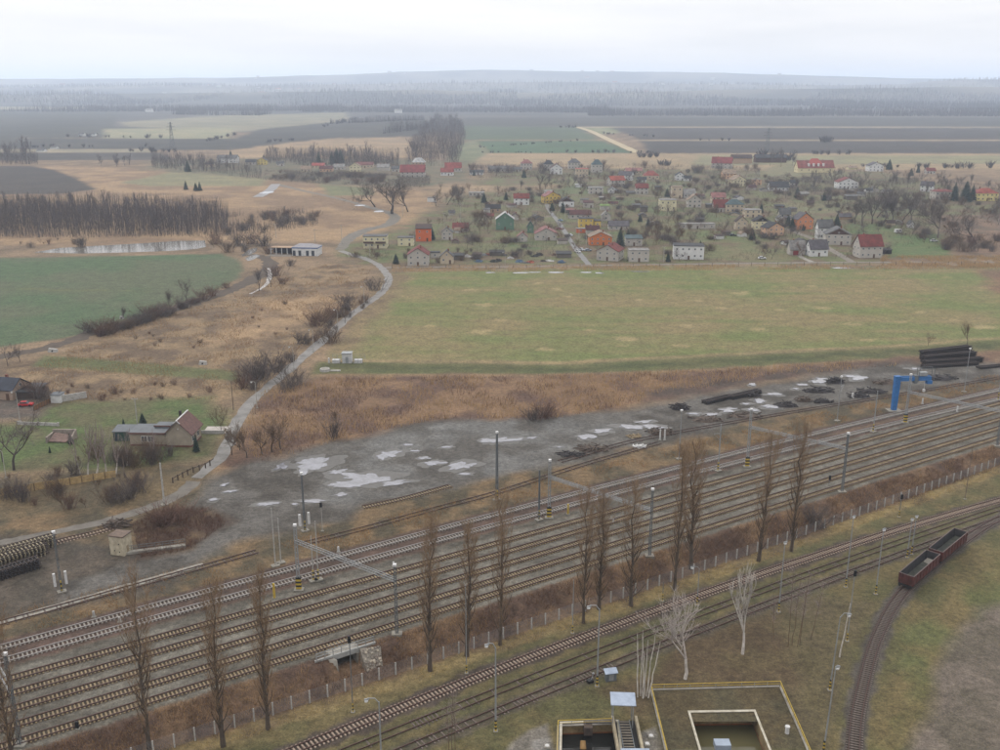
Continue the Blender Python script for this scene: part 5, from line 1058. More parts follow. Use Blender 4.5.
def blades(name, pts, h0, h1, w, mat, seed, lean=.35, label='', cat='grass'):
    """thin upright three-sided blades"""
    r = np.random.default_rng(seed); pts = np.asarray(pts); n = len(pts); h = h0 + (h1 - h0) * r.random(n); z = gz(pts[:, 0], pts[:, 1]); S = np.zeros((n, 8)); S[:, 0:2] = pts; S[:, 2] = z - .05
    S[:, 3] = pts[:, 0] + r.normal(0, lean, n) * h; S[:, 4] = pts[:, 1] + r.normal(0, lean, n) * h; S[:, 5] = z + h; S[:, 6] = w * (.6 + .8 * r.random(n)); S[:, 7] = w * .15
    o = link(bpy.data.objects.new(name, segmesh(name, S, mat))); tag(o, label, cat, kind='stuff'); return o
def pts_in(polys, n, seed, clump=6.0, thr=.45):
    r = np.random.default_rng(seed); out_ = []
    for poly in polys:
        P = np.array([at(*q)[:2] for q in poly]); lo, hi = P.min(0), P.max(0); A = (hi - lo).prod(); q = lo + r.random((int(n), 2)) * (hi - lo)
        k = (poly_sd(P, q[:, 0], q[:, 1]) > 0) & (fbm(q[:, 0], q[:, 1], clump, seed) > thr); out_.append(q[k])
    return np.concatenate(out_)
def pts_band(fn, lo, hi, t0, t1, n, seed, clump=4.0, thr=.42):
    r = np.random.default_rng(seed); t = t0 + (t1 - t0) * r.random(n); s = np.polyval(fn, t) + lo + (hi - lo) * r.random(n); x, y = xy(t, s); k = (fbm(x, y, clump, seed) > thr) & ~((np.abs(t - tc_) < 4.5) & (s < 6.6)); return np.stack([x[k], y[k]], 1)
def scatter(poly, n, fn, seed, front_bias=False):
    """n random ground points inside a photo-pixel outline, spaced on the land"""
    P = np.array([at(*q)[:2] for q in poly]); r = np.random.default_rng(seed); lo, hi = P.min(0), P.max(0); out_ = []
    while len(out_) < n:
        q = lo + r.random((400, 2)) * (hi - lo); q = q[poly_sd(P, q[:, 0], q[:, 1]) > 0]; out_ += [tuple(v) for v in q]
    for x, y in out_[:n]: fn(x, y)
def vloc(x, y): return Vector((x, y, float(gz(x, y))))
def grove(poly, n, kinds, h0, h1, label, group, seed, cat='tree', parts=False, fat=1.0):
    r = random.Random(seed)
    scatter(poly, n, lambda x, y: plant(r.choice(kinds), 0, 0, label, h=r.uniform(h0, h1), cat=cat, group=group, parts=parts, loc=vloc(x, y), fat=fat * r.uniform(.85, 1.2)), seed)
grove([(-60, 238), (100, 237), (226, 236), (226, 216), (190, 211), (100, 208), (-60, 209)], 150, FOR, 13.5, 16, 'tall bare tree of the dense wood beyond the green field', 'dense bare wood on the left', 1, fat=.8)
grove([(226, 236), (268, 233), (316, 226), (318, 214), (280, 212), (226, 218)], 40, FOR + BSH + BSH, 4, 7, 'low bare tree at the thin right end of the wood', 'thin right end of the wood', 2)
grove([(20, 251), (60, 247), (90, 244), (90, 240), (20, 244)], 8, BSH + BRB, 2.5, 5, 'bare bush on the pond bank', 'bushes round the pond', 3, 'bush')
for i, (px, py, h_) in enumerate([(82, 247, 7), (214, 248, 6), (228, 252, 7), (240, 246, 9), (216, 244, 8), (222, 247, 6)]): plant(rr.choice(BRB + BSH), px, py, 'bare bush on the pond bank', h=h_, cat='bush', group='bushes round the pond', parts=False, fat=1.3)
for i, (px, py, h_, f, lb) in enumerate([(8, 366, 8, 1.3, 'bare tree at the left edge of the dark ditch'), (20, 362, 6, 1.4, 'bare tree beside the ditch near the left edge'), (92, 332, 5, 2.2, 'rounded dark bush at the left end of the ditch hedge'), (103, 331, 5.5, 2.0, 'rounded bush beside the dark one in the ditch hedge'), (113, 333, 4, 1.8, 'reddish bush in the ditch hedge'), (124, 322, 7, 1, 'thin bare tree in the ditch hedge'), (138, 322, 5, 1.8, 'wide bare bush in the middle of the ditch hedge'), (150, 318, 6, 1.8, 'tall wide bush in the middle of the ditch hedge'), (160, 314, 5, 1.8, 'bush right of the middle of the ditch hedge'),
     (170, 309, 9, 1.2, 'bare tree in the ditch hedge, left of the tallest'), (187, 303, 12, 1.1, 'tallest bare tree of the ditch hedge'), (178, 308, 7, 1.3, 'bare tree between the two tall ones in the ditch hedge'), (203, 300, 5, 1.8, 'reddish brown bush at the right part of the ditch hedge'), (212, 296, 5, 1.6, 'bush near the right end of the ditch hedge'), (226, 288, 3, 2, 'low dark bush on the ditch bend'), (259, 291, 11, 1.2, 'bare tree inside the ditch bend'), (271, 287, 9, 1.2, 'bare tree at the ditch path bend'), (276, 276, 6, 1.6, 'bush above the ditch path'), (290, 266, 4, 1.6, 'bush in the dry grass below the garage'), (282, 284, 4, 1.6, 'small round bush right of the ditch path'), (252, 244, 7, 1.7, 'dark bush cluster left of the garage'), (262, 246, 8, 1.5, 'dark bush beside the garage yard'), (245, 252, 5, 1.3, 'bush by the two small ponds'), (268, 254, 5, 1.5, 'reddish bush at the garage yard corner')]):
    k = rr.choice(BSH if 'bush' in lb else BRD); 
    if 'reddish' in lb: k = BSH[2]
    plant(k, px, py, lb, h=h_, cat='bush' if 'bush' in lb else 'tree', group='ditch hedge', parts='tallest' in lb, fat=f)
grove([(96, 331), (130, 323), (180, 307), (210, 297), (200, 304), (150, 322), (100, 337)], 40, BSH, 2, 4, 'dark bare bush filling the ditch hedge', 'undergrowth of the ditch hedge', 33, 'bush', fat=1.5)
# bushes and trees along the road
for i, (px, py, h_, f, lb) in enumerate([(262, 378, 7, 1.6, 'large bare bush left of the road by the second lamp'), (252, 382, 6, 1.5, 'bare bush left of the road below the second lamp'), (243, 388, 5, 1.5, 'bare bush by the brown utility pole'), (270, 372, 7, 1.3, 'bare bush close to the second street lamp'), (303, 344, 5, 1.5, 'bush left of the road at the third lamp'), (322, 322, 5, 1.8, 'wide brown bush left of the road at the fourth lamp'), (315, 326, 6, 1.6, 'brown bush left of the road above the third lamp'), (332, 318, 6, 1.5, 'brown bush beside the fourth street lamp'), (345, 306, 6, 1.4, 'bush left of the road above the fourth lamp'), (354, 312, 5, 1, 'thin roadside tree at the water puddle'), (345, 323, 6, 1, 'thin bare roadside tree right of the fourth lamp'), (330, 343, 6, 1.2, 'bush right of the road near the kiosk'), (294, 384, 5, 1.3, 'bare bush right of the road below the dyke'), (288, 390, 4, 1.5, 'brown bush right of the road below the dyke'), (374, 290, 6, 1.3, 'bush inside the road bend'),
     (247, 458, 8, 1.3, 'bare tree clump right of the road above the gravel'), (272, 452, 10, 1.2, 'brown bare tree at the corner of the gravel yard'), (281, 449, 9, 1.2, 'brown bare tree right of the gravel corner tree'), (262, 455, 9, 1.2, 'brown bare tree left of the gravel corner tree'), (333, 438, 6, .8, 'thin bush at the gravel edge in the reeds'), (338, 428, 6, .8, 'thin small tree in the reeds above the gravel'), (232, 455, 9, .9, 'thin bare tree beside the road bend'), (240, 450, 9, .9, 'second thin bare tree beside the road bend'), (221, 433, 9, .8, 'thin bare tree between bungalow and road'), (545, 418, 5, 1.8, 'dark rounded bush at the gravel edge, centre'), (535, 420, 4, 1.8, 'low bush left of the dark rounded bush'), (967, 346, 10, .7, 'thin bare tree behind the black panel stack'), (928, 346, 5, 1, 'small bare tree on the dyke by the panel stack'), (817, 526, 5, 1.5, 'dark evergreen-looking bush beside the wire fence'), (170, 522, 4.5, 2.2, 'dark rounded bush beside the lane junction'), (160, 526, 4, 2, 'dark bush left of the rounded one by the junction')]):
    k = rr.choice(BSH if 'bush' in lb else BRB); plant(k, px, py, lb, h=h_, cat='bush' if 'bush' in lb else 'tree', group='roadside bushes and trees', parts=k.tm is not None, fat=f)
grove([(298, 352), (312, 352), (352, 318), (372, 302), (366, 298), (340, 312)], 18, BSH, 1.5, 4, 'bare bush in the roadside scrub between the street lamps', 'roadside scrub between the lamps', 41, 'bush', fat=1.2)
grove([(236, 400), (252, 396), (292, 362), (286, 358), (246, 384)], 8, BSH, 2, 4.5, 'bare bush in the roadside scrub left of the road', 'roadside scrub left of the road', 42, 'bush', fat=1.2)
DSK = [Kind('dry_shrub', [], bush(101 + i, 1.6, 1.0, 26, 6, .03), (TWR, TWB)[i], (TWR, TWB)[i], 1.6) for i in range(2)]
grove([(70, 386), (225, 384), (235, 396), (110, 402), (60, 398)], 20, DSK, .9, 2.2, 'small brown shrub in the dry grass behind the garden', 'small shrubs behind the garden', 43, 'shrub')
grove([(110, 342), (230, 302), (300, 300), (290, 335), (200, 356), (110, 352)], 14, DSK, .9, 2.0, 'small brown shrub in the dry field between ditch and road', 'small shrubs between ditch and road', 44, 'shrub')
# bungalow garden
plant(BRD[1], 14, 470, 'large bare forked tree at the left edge by the tan fence', 408, rz=2.0, fat=1.3); plant(BRD[0], 3, 462, 'bare tree behind the forked one at the left edge', 415)
for i, (px, py, tp, lb) in enumerate([(88, 476, 424, 'pale birch left of the bungalow, first of the thicket'), (96, 478, 420, 'pale birch left of the bungalow, tall in the thicket'), (106, 476, 426, 'pale birch left of the bungalow, right of the tall one'), (116, 474, 432, 'pale birch in front of the green shed'), (127, 466, 428, 'pale birch before the left end of the extension'), (152, 462, 428, 'pale bare birch in front of the bungalow window'), (80, 474, 430, 'pale birch at the left end of the thicket')]): plant(BIRK[i % 2], px, py, lb, tp, cat='birch', group='birch thicket left of the bungalow')
for i, (px, py, tp, lb) in enumerate([(196.5, 452, 434, 'dark spruce at the corner of the bungalow'), (143, 425, 413, 'dark rounded conifer behind the bungalow extension'), (124, 428, 418, 'small dark conifer behind the green shed'), (71, 444, 432, 'dark upright conifer beside the ruined shed'), (50, 453, 446, 'small dark conifer on the left lawn')]): plant(SPR[i % 2], px, py, lb, tp, cat='spruce', group='conifers by the bungalow', fat=1.3 if i == 1 else .9)
grove([(78, 470), (150, 466), (175, 460), (172, 454), (120, 456), (80, 460)], 16, BSH + BRB, 2.5, 5.5, 'bare garden bush in front of the bungalow', 'bushes before the bungalow', 5, 'bush')
grove([(0, 482), (120, 470), (140, 478), (150, 500), (60, 520), (0, 530)], 26, BSH + BRB[:1], 2, 5, 'bare bush on the rough ground by the tan fence', 'bushes by the tan fence', 6, 'bush')
for px, py, h_ in ((36, 398, 6), (44, 401, 5), (30, 396, 5), (60, 397, 3)): plant(rr.choice(BRD + BSH), px, py, 'bare bush behind the dark roofed house', h=h_, cat='bush', group='bushes behind the dark roofed house', parts=False, fat=1.3)
# village trees
SPRL = [(563, 213, 9), (552, 211, 7), (620, 247, 12), (628, 240, 7), (648, 227, 7), (752, 240, 8), (761, 213, 8), (836, 233, 13), (792, 229, 9), (788, 226, 8), (803, 231, 5), (396, 264, 6), (432, 240, 9), (524, 178, 9), (588, 175, 9), (506, 200, 7), (954, 201, 16), (965, 202, 18), (972, 201, 14), (889, 170, 13), (918, 173, 10), (911, 176, 9), (186, 190, 9), (196, 191, 8), (200, 191, 9), (188, 172, 13), (231, 159, 12), (264, 162, 10), (319, 165, 16), (337, 164, 20), (332, 165, 16), (341, 164, 18), (824, 201, 8), (797, 198, 10), (736, 186, 8), (667, 197, 8), (668, 262, 6), (640, 222, 6), (776, 190, 6), (484, 203, 9), (474, 176, 7), (700, 252, 7)]
for i, (px, py, h_) in enumerate(SPRL): plant(SPR[i % 2], px, py, 'dark evergreen conifer among the village houses' if py > 192 or px > 470 else ('lone dark spruce in the dry meadow' if 185 < py < 192 else 'dark evergreen conifer in the far hamlet'), h=h_ * .95, cat='spruce', group='village conifers' if py > 192 or px > 470 else ('spruces in the dry meadow' if 185 < py < 192 else 'hamlet conifers'), parts=False, fat=1.25)
plant(WIL[0], 392, 214, 'big bare willow with several stems beside the muddy lane', 174, cat='willow', fat=1.9); plant(WIL[1], 375, 207, 'bare tree left of the big willow', 178, fat=1.5); plant(WIL[1], 408, 212, 'bare leaning tree right of the big willow', 184, fat=1.3)
for px, py, h_ in ((862, 226, 22), (872, 224, 24), (882, 225, 24), (892, 224, 22), (902, 222, 22), (911, 221, 20), (877, 218, 22), (898, 216, 22), (888, 219, 20), (855, 224, 18)): plant(rr.choice(WIL), px, py, 'huge bare tree in the clump right of the village', h=h_, cat='tree', group='huge bare clump right of the village', parts=False, fat=1.25)
for px, py, h_, lb in ((938, 238, 26, 'large bare tree on the right above the lawn'), (976, 244, 19, 'bare brown tree near the right edge'), (925, 240, 8, 'small bare tree on the right lawn'), (545, 187, 17, 'bare tree with dark trunk above the yellow house, right of two'), (540, 189, 16, 'bare tree with dark trunk above the yellow house, left of two'), (521, 190, 10, 'bare tree left of the dark trunked pair'), (572, 186, 11, 'bare tree right of the dark trunked pair'), (447, 205, 16, 'bare tree left of the red roofed cottage'), (459, 204, 17, 'bare tree near the pale shed'), (436, 206, 12, 'bare tree by the teal shed'), (828, 205, 15, 'bare tree on the garden slope below the manor'), (770, 166, 22, 'tall bare poplar left of the manor'), (781, 167, 24, 'taller bare poplar left of the manor'), (792, 166, 20, 'bare poplar next to the manor')):
    plant(rr.choice(WIL), px, py, lb, h=h_, group='large village trees', parts=False, fat=.5 if 'poplar' in lb else 1.35)
VP = [(350, 258), (400, 240), (440, 215), (480, 190), (560, 186), (640, 182), (740, 176), (850, 180), (900, 200), (1010, 205), (1010, 235), (930, 250), (860, 258), (700, 262), (560, 262), (400, 262)]
grove(VP, 270, [Kind('small_bare_tree', *broad(80 + i, 8, .6, .16, 4, (3, 4), .8, .2, .03), BKD, (TWD, TWB, TWR)[i % 3], 8.0) for i in range(4)], 4.5, 9.5, 'small bare tree in the village gardens', 'village garden trees', 7, fat=1.15)  # plain bare trees of no particular sort, scattered through the gardens
grove(VP, 180, [Kind('garden_shrub', [], bush(90 + i, 3.0, 2.2, 60, 9, .035), (TWD, TWB)[i % 2], (TWD, TWB)[i % 2], 3.0) for i in range(3)], 2, 4.5, 'dark bare shrub in the village gardens', 'village garden shrubs', 71, 'shrub', fat=1.5)
VT = [[(436, 206), (470, 208), (470, 192), (440, 190)], [(470, 226), (500, 214), (490, 232), (470, 240)], [(640, 214), (720, 216), (700, 224), (650, 222)], [(690, 182), (735, 184), (735, 200), (700, 196)], [(640, 246), (672, 246), (668, 236), (640, 234)], [(740, 184), (790, 186), (780, 196), (740, 194)], [(520, 192), (520, 186), (590, 184), (590, 190)], [(560, 178), (640, 178), (630, 184), (560, 184)], [(930, 212), (1010, 216), (1010, 228), (940, 228)]]
GT_ = [Kind('garden_tree', *broad(85 + j, 10, .55, .14, 4, (3, 4), .8, .3, .03), BKD, (TWD, TWB)[j], 10.0) for j in range(2)]
for i, (v, lb) in enumerate(zip(VT, ['by the pale shed left of the red cottage', 'left of the green house', 'above the very long low shed', 'left of the cream gabled house', 'by the white modern block', 'below the wide dark roof', 'above the yellow gabled house', 'below the rear row of houses', 'at the right edge below the hip roof'])): grove(v, 13, GT_, 6, 11, 'bare tree in the thicket ' + lb, 'thicket ' + lb, 200 + i)
blades('garden_scrub', pts_in([VP], 50000, 77, 14, .47), .5, 3.4, .055, TWD, 77, .45, 'tangle of bare hedges and shrubs between the village houses', 'scrub')
blades('garden_scrub', pts_in([[(468, 178), (640, 180), (760, 178), (760, 168), (600, 164), (470, 166)], [(262, 180), (330, 185), (430, 188), (430, 176), (330, 172), (265, 170)], [(780, 194), (860, 198), (1010, 202), (1010, 186), (900, 178), (780, 178)]], 16000, 78, 16, .45), 1, 4.5, .07, TWD, 78, .4, 'bare hedges among the rear houses', 'scrub')
grove([(468, 176), (640, 178), (760, 176), (760, 168), (600, 164), (470, 166)], 48, BRD + BSH, 5, 10, 'bare tree among the rear row of houses', 'trees of the rear row of houses', 8)
grove([(780, 192), (860, 196), (1010, 200), (1010, 186), (900, 178), (780, 178)], 70, BRD, 8, 14, 'bare tree in the hedges behind the village', 'trees behind the village', 9)
grove([(930, 250), (1010, 254), (1010, 240), (950, 238)], 22, BSH, 3, 6, 'dark bare bush at the right edge of the lawn', 'bushes at the right edge of the lawn', 10, 'bush', fat=1.4)
grove([(895, 196), (1010, 204), (1010, 214), (900, 212)], 24, BRB + BSH, 4, 9, 'brownish bare tree below the red hip roofed house', 'trees below the hip roofed house', 12)
grove([(403, 252), (476, 252), (476, 262), (403, 264)], 14, BSH, 2, 3.5, 'low bare bush near the garden cottages', 'bushes by the garden cottages', 13, 'bush')
grove([(640, 228), (700, 228), (672, 248), (640, 250)], 20, BRB, 5, 9, 'brown bare tree in the orchard by the white modern house', 'orchard by the white modern house', 14)
# far hamlet and the big wood behind it
grove([(152, 168), (200, 172), (262, 180), (262, 172), (200, 160), (152, 158)], 36, FOR, 9, 15, 'bare tree around the far left hamlet', 'trees round the far hamlet', 15, fat=1.1)
grove([(265, 164), (400, 166), (400, 158), (330, 154), (265, 158)], 36, FOR, 12, 22, 'tall thin bare tree behind the hamlet roofs', 'tall trees behind the hamlet', 16)
grove([(262, 178), (330, 184), (400, 184), (400, 176), (330, 174), (265, 172)], 40, BSH, 3, 7, 'bare shrub in the hamlet gardens', 'hamlet garden shrubs', 17, 'bush', fat=1.5)
grove([(405, 168), (458, 165), (463, 150), (466, 134), (458, 122), (436, 119), (420, 132), (412, 150)], 75, FOR, 16, 24, 'bare tree of the tall dark wood behind the red farmhouse', 'tall dark wood behind the farm', 18, fat=1.3)
grove([(464, 180), (500, 182), (500, 172), (464, 168)], 12, BRD, 5, 8, 'bare tree beside the farmhouse lane', 'trees beside the farmhouse', 19)
grove([(-60, 164), (36, 165), (36, 156), (-60, 152)], 28, FOR, 20, 28, 'tall bare tree of the grove at the left edge of the plain', 'grove at the left edge', 20, fat=1.2)
grove([(96, 166), (134, 167), (134, 162), (98, 161)], 12, FOR, 8, 13, 'bare tree in the small copse on the dry meadow', 'small copse on the dry meadow', 21, fat=1.4)
# far woods that read as one mass
def far_wood(name, belts, seed, mat, per=30, label=''):
    r = np.random.default_rng(seed); S = []
    for x0, y0, x1, y1, depth, n, h0, h1 in belts:
        A = flat(x0, y0); B = flat(x1, y1); k = r.random(n); w_ = r.random(n) * depth; clump = vnoise(k * 37 + seed, w_ * 0 + x0 * .1, seed); c = A + (B - A) * k[:, None]; c[:, 1] += w_
        c = c[clump > .22]; hh = (h0 + (h1 - h0) * r.random(len(c))) * (.75 + .5 * clump[clump > .22])
        for (x, y), h in zip(c, hh):
            b = np.zeros((per, 8)); a = r.random(per) * 6.283; R = h * .5 * np.sqrt(r.random(per)); z = h * (.05 + .4 * r.random(per))
            b[:, 0] = x + np.cos(a) * R * .45; b[:, 1] = y + np.sin(a) * R * .45; b[:, 2] = z; b[:, 3] = x + np.cos(a) * R * 1.15; b[:, 4] = y + np.sin(a) * R * 1.15; b[:, 5] = z + h * (.3 + .25 * r.random(per)); b[:, 6] = .035 * h; b[:, 7] = .014 * h; b[0] = (x, y, -.5, x, y, h * .8, .03 * h, .01 * h); b[:, 2] += 0; S.append(b)
    S = np.concatenate(S); zb = hill(S[:, 0], S[:, 1]); S[:, 2] += zb; S[:, 5] += zb
    o = link(bpy.data.objects.new(name, segmesh(name, S, mat))); tag(o, label, 'woodland', kind='stuff'); return o
FW = bark('far_wood_bark', (96, 88, 90), (74, 68, 72))
def belt(name, belts, seed, mat, label):
    """a far wood that reads as one soft band: thousands of upright stems"""
    r = np.random.default_rng(seed); S = []
    for x0, y0, x1, y1, depth, n, h0, h1, w in belts:
        A = flat(x0, y0); B = flat(x1, y1); k = r.random(n); c = A + (B - A) * k[:, None]; c[:, 1] += depth * r.random(n) * (.4 + 1.2 * vnoise(k * 9, k * 0 + 3, seed + 5)); g = fbm(c[:, 0], c[:, 1], depth * 1.4 + 60, seed + 9); keep = g > .36; c = c[keep]; g = g[keep]; m = len(c)
        h = (h0 + (h1 - h0) * r.random(m)) * (.55 + .9 * g); q = np.zeros((m, 8)); q[:, :2] = c; q[:, 2] = -1; q[:, 3:5] = c + r.normal(0, .14, (m, 2)) * h[:, None]; q[:, 5] = h; q[:, 6] = w * (.6 + .8 * r.random(m)); q[:, 7] = w * .3; S.append(q)
    S = np.concatenate(S); zb = hill(S[:, 0], S[:, 1]); S[:, 2] += zb; S[:, 5] += zb
    tag(link(bpy.data.objects.new(name, segmesh(name, S, mat))), label, 'woodland', kind='stuff')
belt('woodland', [(-200, 113, 330, 111, 260, 5200, 12, 24, .7), (300, 112, 620, 113, 300, 3400, 12, 24, .7), (590, 116, 1200, 117, 220, 5600, 12, 24, .6), (140, 114.5, 260, 115.5, 110, 1500, 16, 28, .6), (330, 124, 424, 120, 30, 500, 8, 15, .5), (383, 134, 428, 129, 90, 420, 7, 20, .3)], 1, FW, 'belt of bare woods across the middle of the plain')
belt('woodland', [(-200, 105, 520, 105, 800, 5200, 14, 26, 1.4), (500, 106, 1200, 106, 800, 5400, 14, 26, 1.4), (840, 109, 1200, 111, 500, 2600, 16, 28, 1.2)], 2, FW, 'second belt of hazy bare woods farther out')
belt('woodland', [(-200, 100, 1200, 100, 1300, 6000, 16, 28, 2.2), (-200, 97, 1200, 97, 900, 3600, 14, 24, 2.6), (860, 95.5, 1200, 95.5, 900, 2000, 16, 26, 2.6)], 3, FW, 'faint hazy woods near the horizon')
far_wood('field_hedge', [(560, 153, 650, 153.6, 10, 16, 4, 7), (660, 166, 680, 166, 10, 8, 5, 8), (640, 158, 660, 158, 12, 12, 6, 9), (815, 155, 850, 155, 10, 14, 5, 9), (480, 153, 560, 153, 6, 20, 2, 4), (600, 134, 700, 140, 10, 12, 3, 6), (822, 143, 834, 143, 10, 6, 10, 14), (690, 141, 740, 141, 10, 8, 4, 7), (205, 142, 236, 135, 12, 16, 5, 9), (320, 128, 356, 120, 12, 26, 6, 12), (266, 143, 300, 140, 10, 10, 5, 8), (560, 128, 576, 128, 10, 8, 6, 9), (60, 137, 180, 139, 8, 18, 4, 9), (130, 152, 175, 153, 10, 14, 5, 9), (855, 168, 1300, 172, 14, 60, 5, 9), (480, 148, 580, 141, 6, 24, 3, 6), (760, 160, 800, 162, 14, 14, 8, 14), (0, 148, 150, 147, 10, 18, 4, 8)], 4, FW, 24, 'scattered bare hedges and bushes between the fields')

# ------------------------------------------------------------------ scrub, reeds and rough grass
REED = bark('dry_reed', (212, 176, 124), (170, 138, 98)); REEDB = bark('brown_reed', (136, 104, 82), (104, 80, 68)); STRAW = bark('straw', (198, 172, 112), (160, 136, 88))
blades('embankment_scrub', pts_band(F5, 3.4, 10.0, -90, 240, 26000, 1), .3, 1.3, .03, bark('scrub_twig', (132, 100, 78), (98, 76, 62)), 1, .5, 'brown leafless scrub covering the embankment', 'scrub')
blades('embankment_scrub', pts_band(F5, 3.0, 10.0, -90, 240, 16000, 2, 7, .48), .3, 1.0, .03, bark('tan_scrub_twig', (186, 148, 100), (144, 114, 78)), 2, .5, 'tan dead stalks between the embankment scrub', 'scrub')
blades('fence_grass', pts_band(FENCE, .3, 3.6, -80, 200, 14000, 3, 3, .45), .12, .45, .025, STRAW, 3, .6, 'straw coloured grass along the wire fence', 'grass')
blades('verge_grass', pts_band(FA, -12, -2.6, -90, 260, 22000, 4, 5, .48), .2, .9, .03, bark('verge_stalk', (186, 144, 94), (140, 108, 74)), 4, .5, 'brown stalks on the verge behind the main line', 'grass')
FWS = bark('wood_stem', (108, 97, 94), (80, 71, 70))
blades('wood_undergrowth', pts_in([[(-60, 238.5), (100, 237.5), (228, 236.5), (228, 215), (190, 210), (100, 207), (-60, 208)]], 12000, 21, 20, .1), 9, 15, .09, FWS, 21, .06, 'dense mass of thin stems filling the wood on the left', 'undergrowth')
blades('wood_undergrowth', pts_in([[(226, 236), (268, 233), (318, 226), (318, 212), (280, 211), (226, 216)]], 3500, 22, 20, .4), 2.5, 6, .06, FWS, 22, .12, 'thin stems filling the right end of the wood', 'undergrowth')
blades('wood_undergrowth', pts_in([[(405, 168), (458, 165), (463, 150), (466, 134), (458, 122), (436, 119), (420, 132), (412, 150)]], 11000, 23, 24, .42), 8, 22, .12, FWS, 23, .16, 'mass of stems filling the tall dark wood behind the farm', 'undergrowth')
blades('wood_undergrowth', pts_in([[(-60, 164), (38, 165), (38, 156), (-60, 152)], [(152, 168), (200, 172), (262, 180), (262, 172), (200, 160), (152, 158)], [(265, 166), (400, 168), (400, 158), (330, 154), (265, 158)]], 5000, 24, 30, .4), 6, 16, .12, FWS, 24, .12, 'thin stems between the far hamlet trees', 'undergrowth')
SCR = [(262, 392), (330, 378), (560, 376), (720, 370), (900, 359), (900, 366), (760, 377), (650, 400), (560, 418), (440, 419), (340, 440), (262, 464), (236, 440)]
blades('reeds', pts_in([SCR], 30000, 5, 9, .46), .6, 1.7, .05, REED, 5, .25, 'tall tan reeds between the dyke and the gravel yard', 'reeds')
blades('reeds', pts_in([SCR], 26000, 6, 9, .5), .6, 1.6, .05, REEDB, 6, .4, 'brown dead undergrowth between the dyke and the gravel yard', 'scrub')
DRY = [(60, 352), (140, 327), (230, 297), (270, 280), (330, 264), (370, 270), (366, 292), (322, 330), (262, 382), (225, 400), (60, 400), (0, 390)]
blades('reeds', pts_in([DRY], 30000, 7, 8, .5), .4, 1.2, .05, bark('dry_meadow_stalk', (176, 140, 98), (140, 110, 80)), 7, .4, 'rough dry grass left of the road', 'grass')
blades('reeds', pts_in([[(392, 266), (1000, 264.6), (1000, 269), (392, 272)], [(880, 256), (1040, 256), (1040, 268), (880, 266)]], 16000, 8, 8, .4), .5, 1.4, .05, REED, 8, .3, 'band of tan reeds below the village', 'reeds')
blades('rough_grass', pts_in([[(160, 752), (500, 648), (800, 545), (1000, 478), (1080, 470), (1080, 760), (820, 770), (650, 690), (560, 720), (500, 760)]], 34000, 9, 3, .5), .08, .3, .025, bark('rough_grass', (140, 122, 76), (108, 100, 60)), 9, .8, 'short rough winter grass in the foreground', 'grass')
blades('hut_scrub', pts_in([[(132, 524), (165, 507), (215, 510), (226, 524), (190, 550), (140, 558)]], 6000, 10, 4, .4), .4, 1.4, .035, TWR, 10, .5, 'reddish brown scrub right of the concrete hut', 'scrub')

# ================================================================== HOUSES
GLS = paint('window_glass', (92, 98, 106), 0.25, 0.15, 1.0, spec=.5); FRM = paint('window_frame', (232, 230, 226), .7, .05, 1.0); DOORM = paint('brown_door', (104, 76, 58), .8, .15, 1.0)
WME = MB().box(-.5, .5, -.05, .02, -.5, .5).mesh('window', FRM); PME = MB().box(-.42, -.03, -.07, -.045, -.42, .42).box(.03, .42, -.07, -.045, -.42, .42).mesh('pane', GLS); WDK = MB().box(-.5, .5, -.06, .02, -.5, .5).mesh('window', GLS); DME = MB().box(-.5, .5, -.06, .02, 0, 1).mesh('door', DOORM)
BRICK = paint('chimney_brick', (150, 100, 84), .9, .2, 2.0)
RED, MAR, PNK, DGR, GRY, LGR, TANR, TEA, BRN, PUR, ORA, WHI, BLK2 = (160, 62, 54), (112, 52, 50), (190, 120, 112), (74, 74, 80), (124, 122, 122), (176, 172, 166), (188, 160, 132), (92, 120, 124), (96, 70, 62), (112, 104, 112), (214, 104, 56), (236, 236, 234), (52, 48, 52)
CRM, GWL, TWL, YEL2, PEA, GRN, ORW, OLW = (232, 222, 184), (198, 192, 182), (208, 192, 166), (224, 192, 92), (226, 186, 152), (104, 136, 114), (222, 128, 66), (222, 112, 60)
def gable_mesh(W, D, hw, hr, ridge, oh=.45, th=.22):
    """roof slabs; ridge 'x' runs along the front, 'y' runs away from it"""
    m = MB(); a, b = (W / 2, D / 2) if ridge == 'x' else (D / 2, W / 2)
    def P(u, v, z): return (u, v, z) if ridge == 'x' else (v, u, z)
    sl = hr / b
    for s in (-1, 1):
        e = b + oh; pts = [P(-a - oh, 0, hw + hr + .03), P(a + oh, 0, hw + hr + .03), P(a + oh, s * e, hw - sl * oh + .03), P(-a - oh, s * e, hw - sl * oh + .03)]
        pts += [(x, y, z + th) for x, y, z in pts]; m.poly(pts, [(0, 3, 2, 1), (4, 5, 6, 7), (0, 1, 5, 4), (1, 2, 6, 5), (2, 3, 7, 6), (3, 0, 4, 7)])
    return m
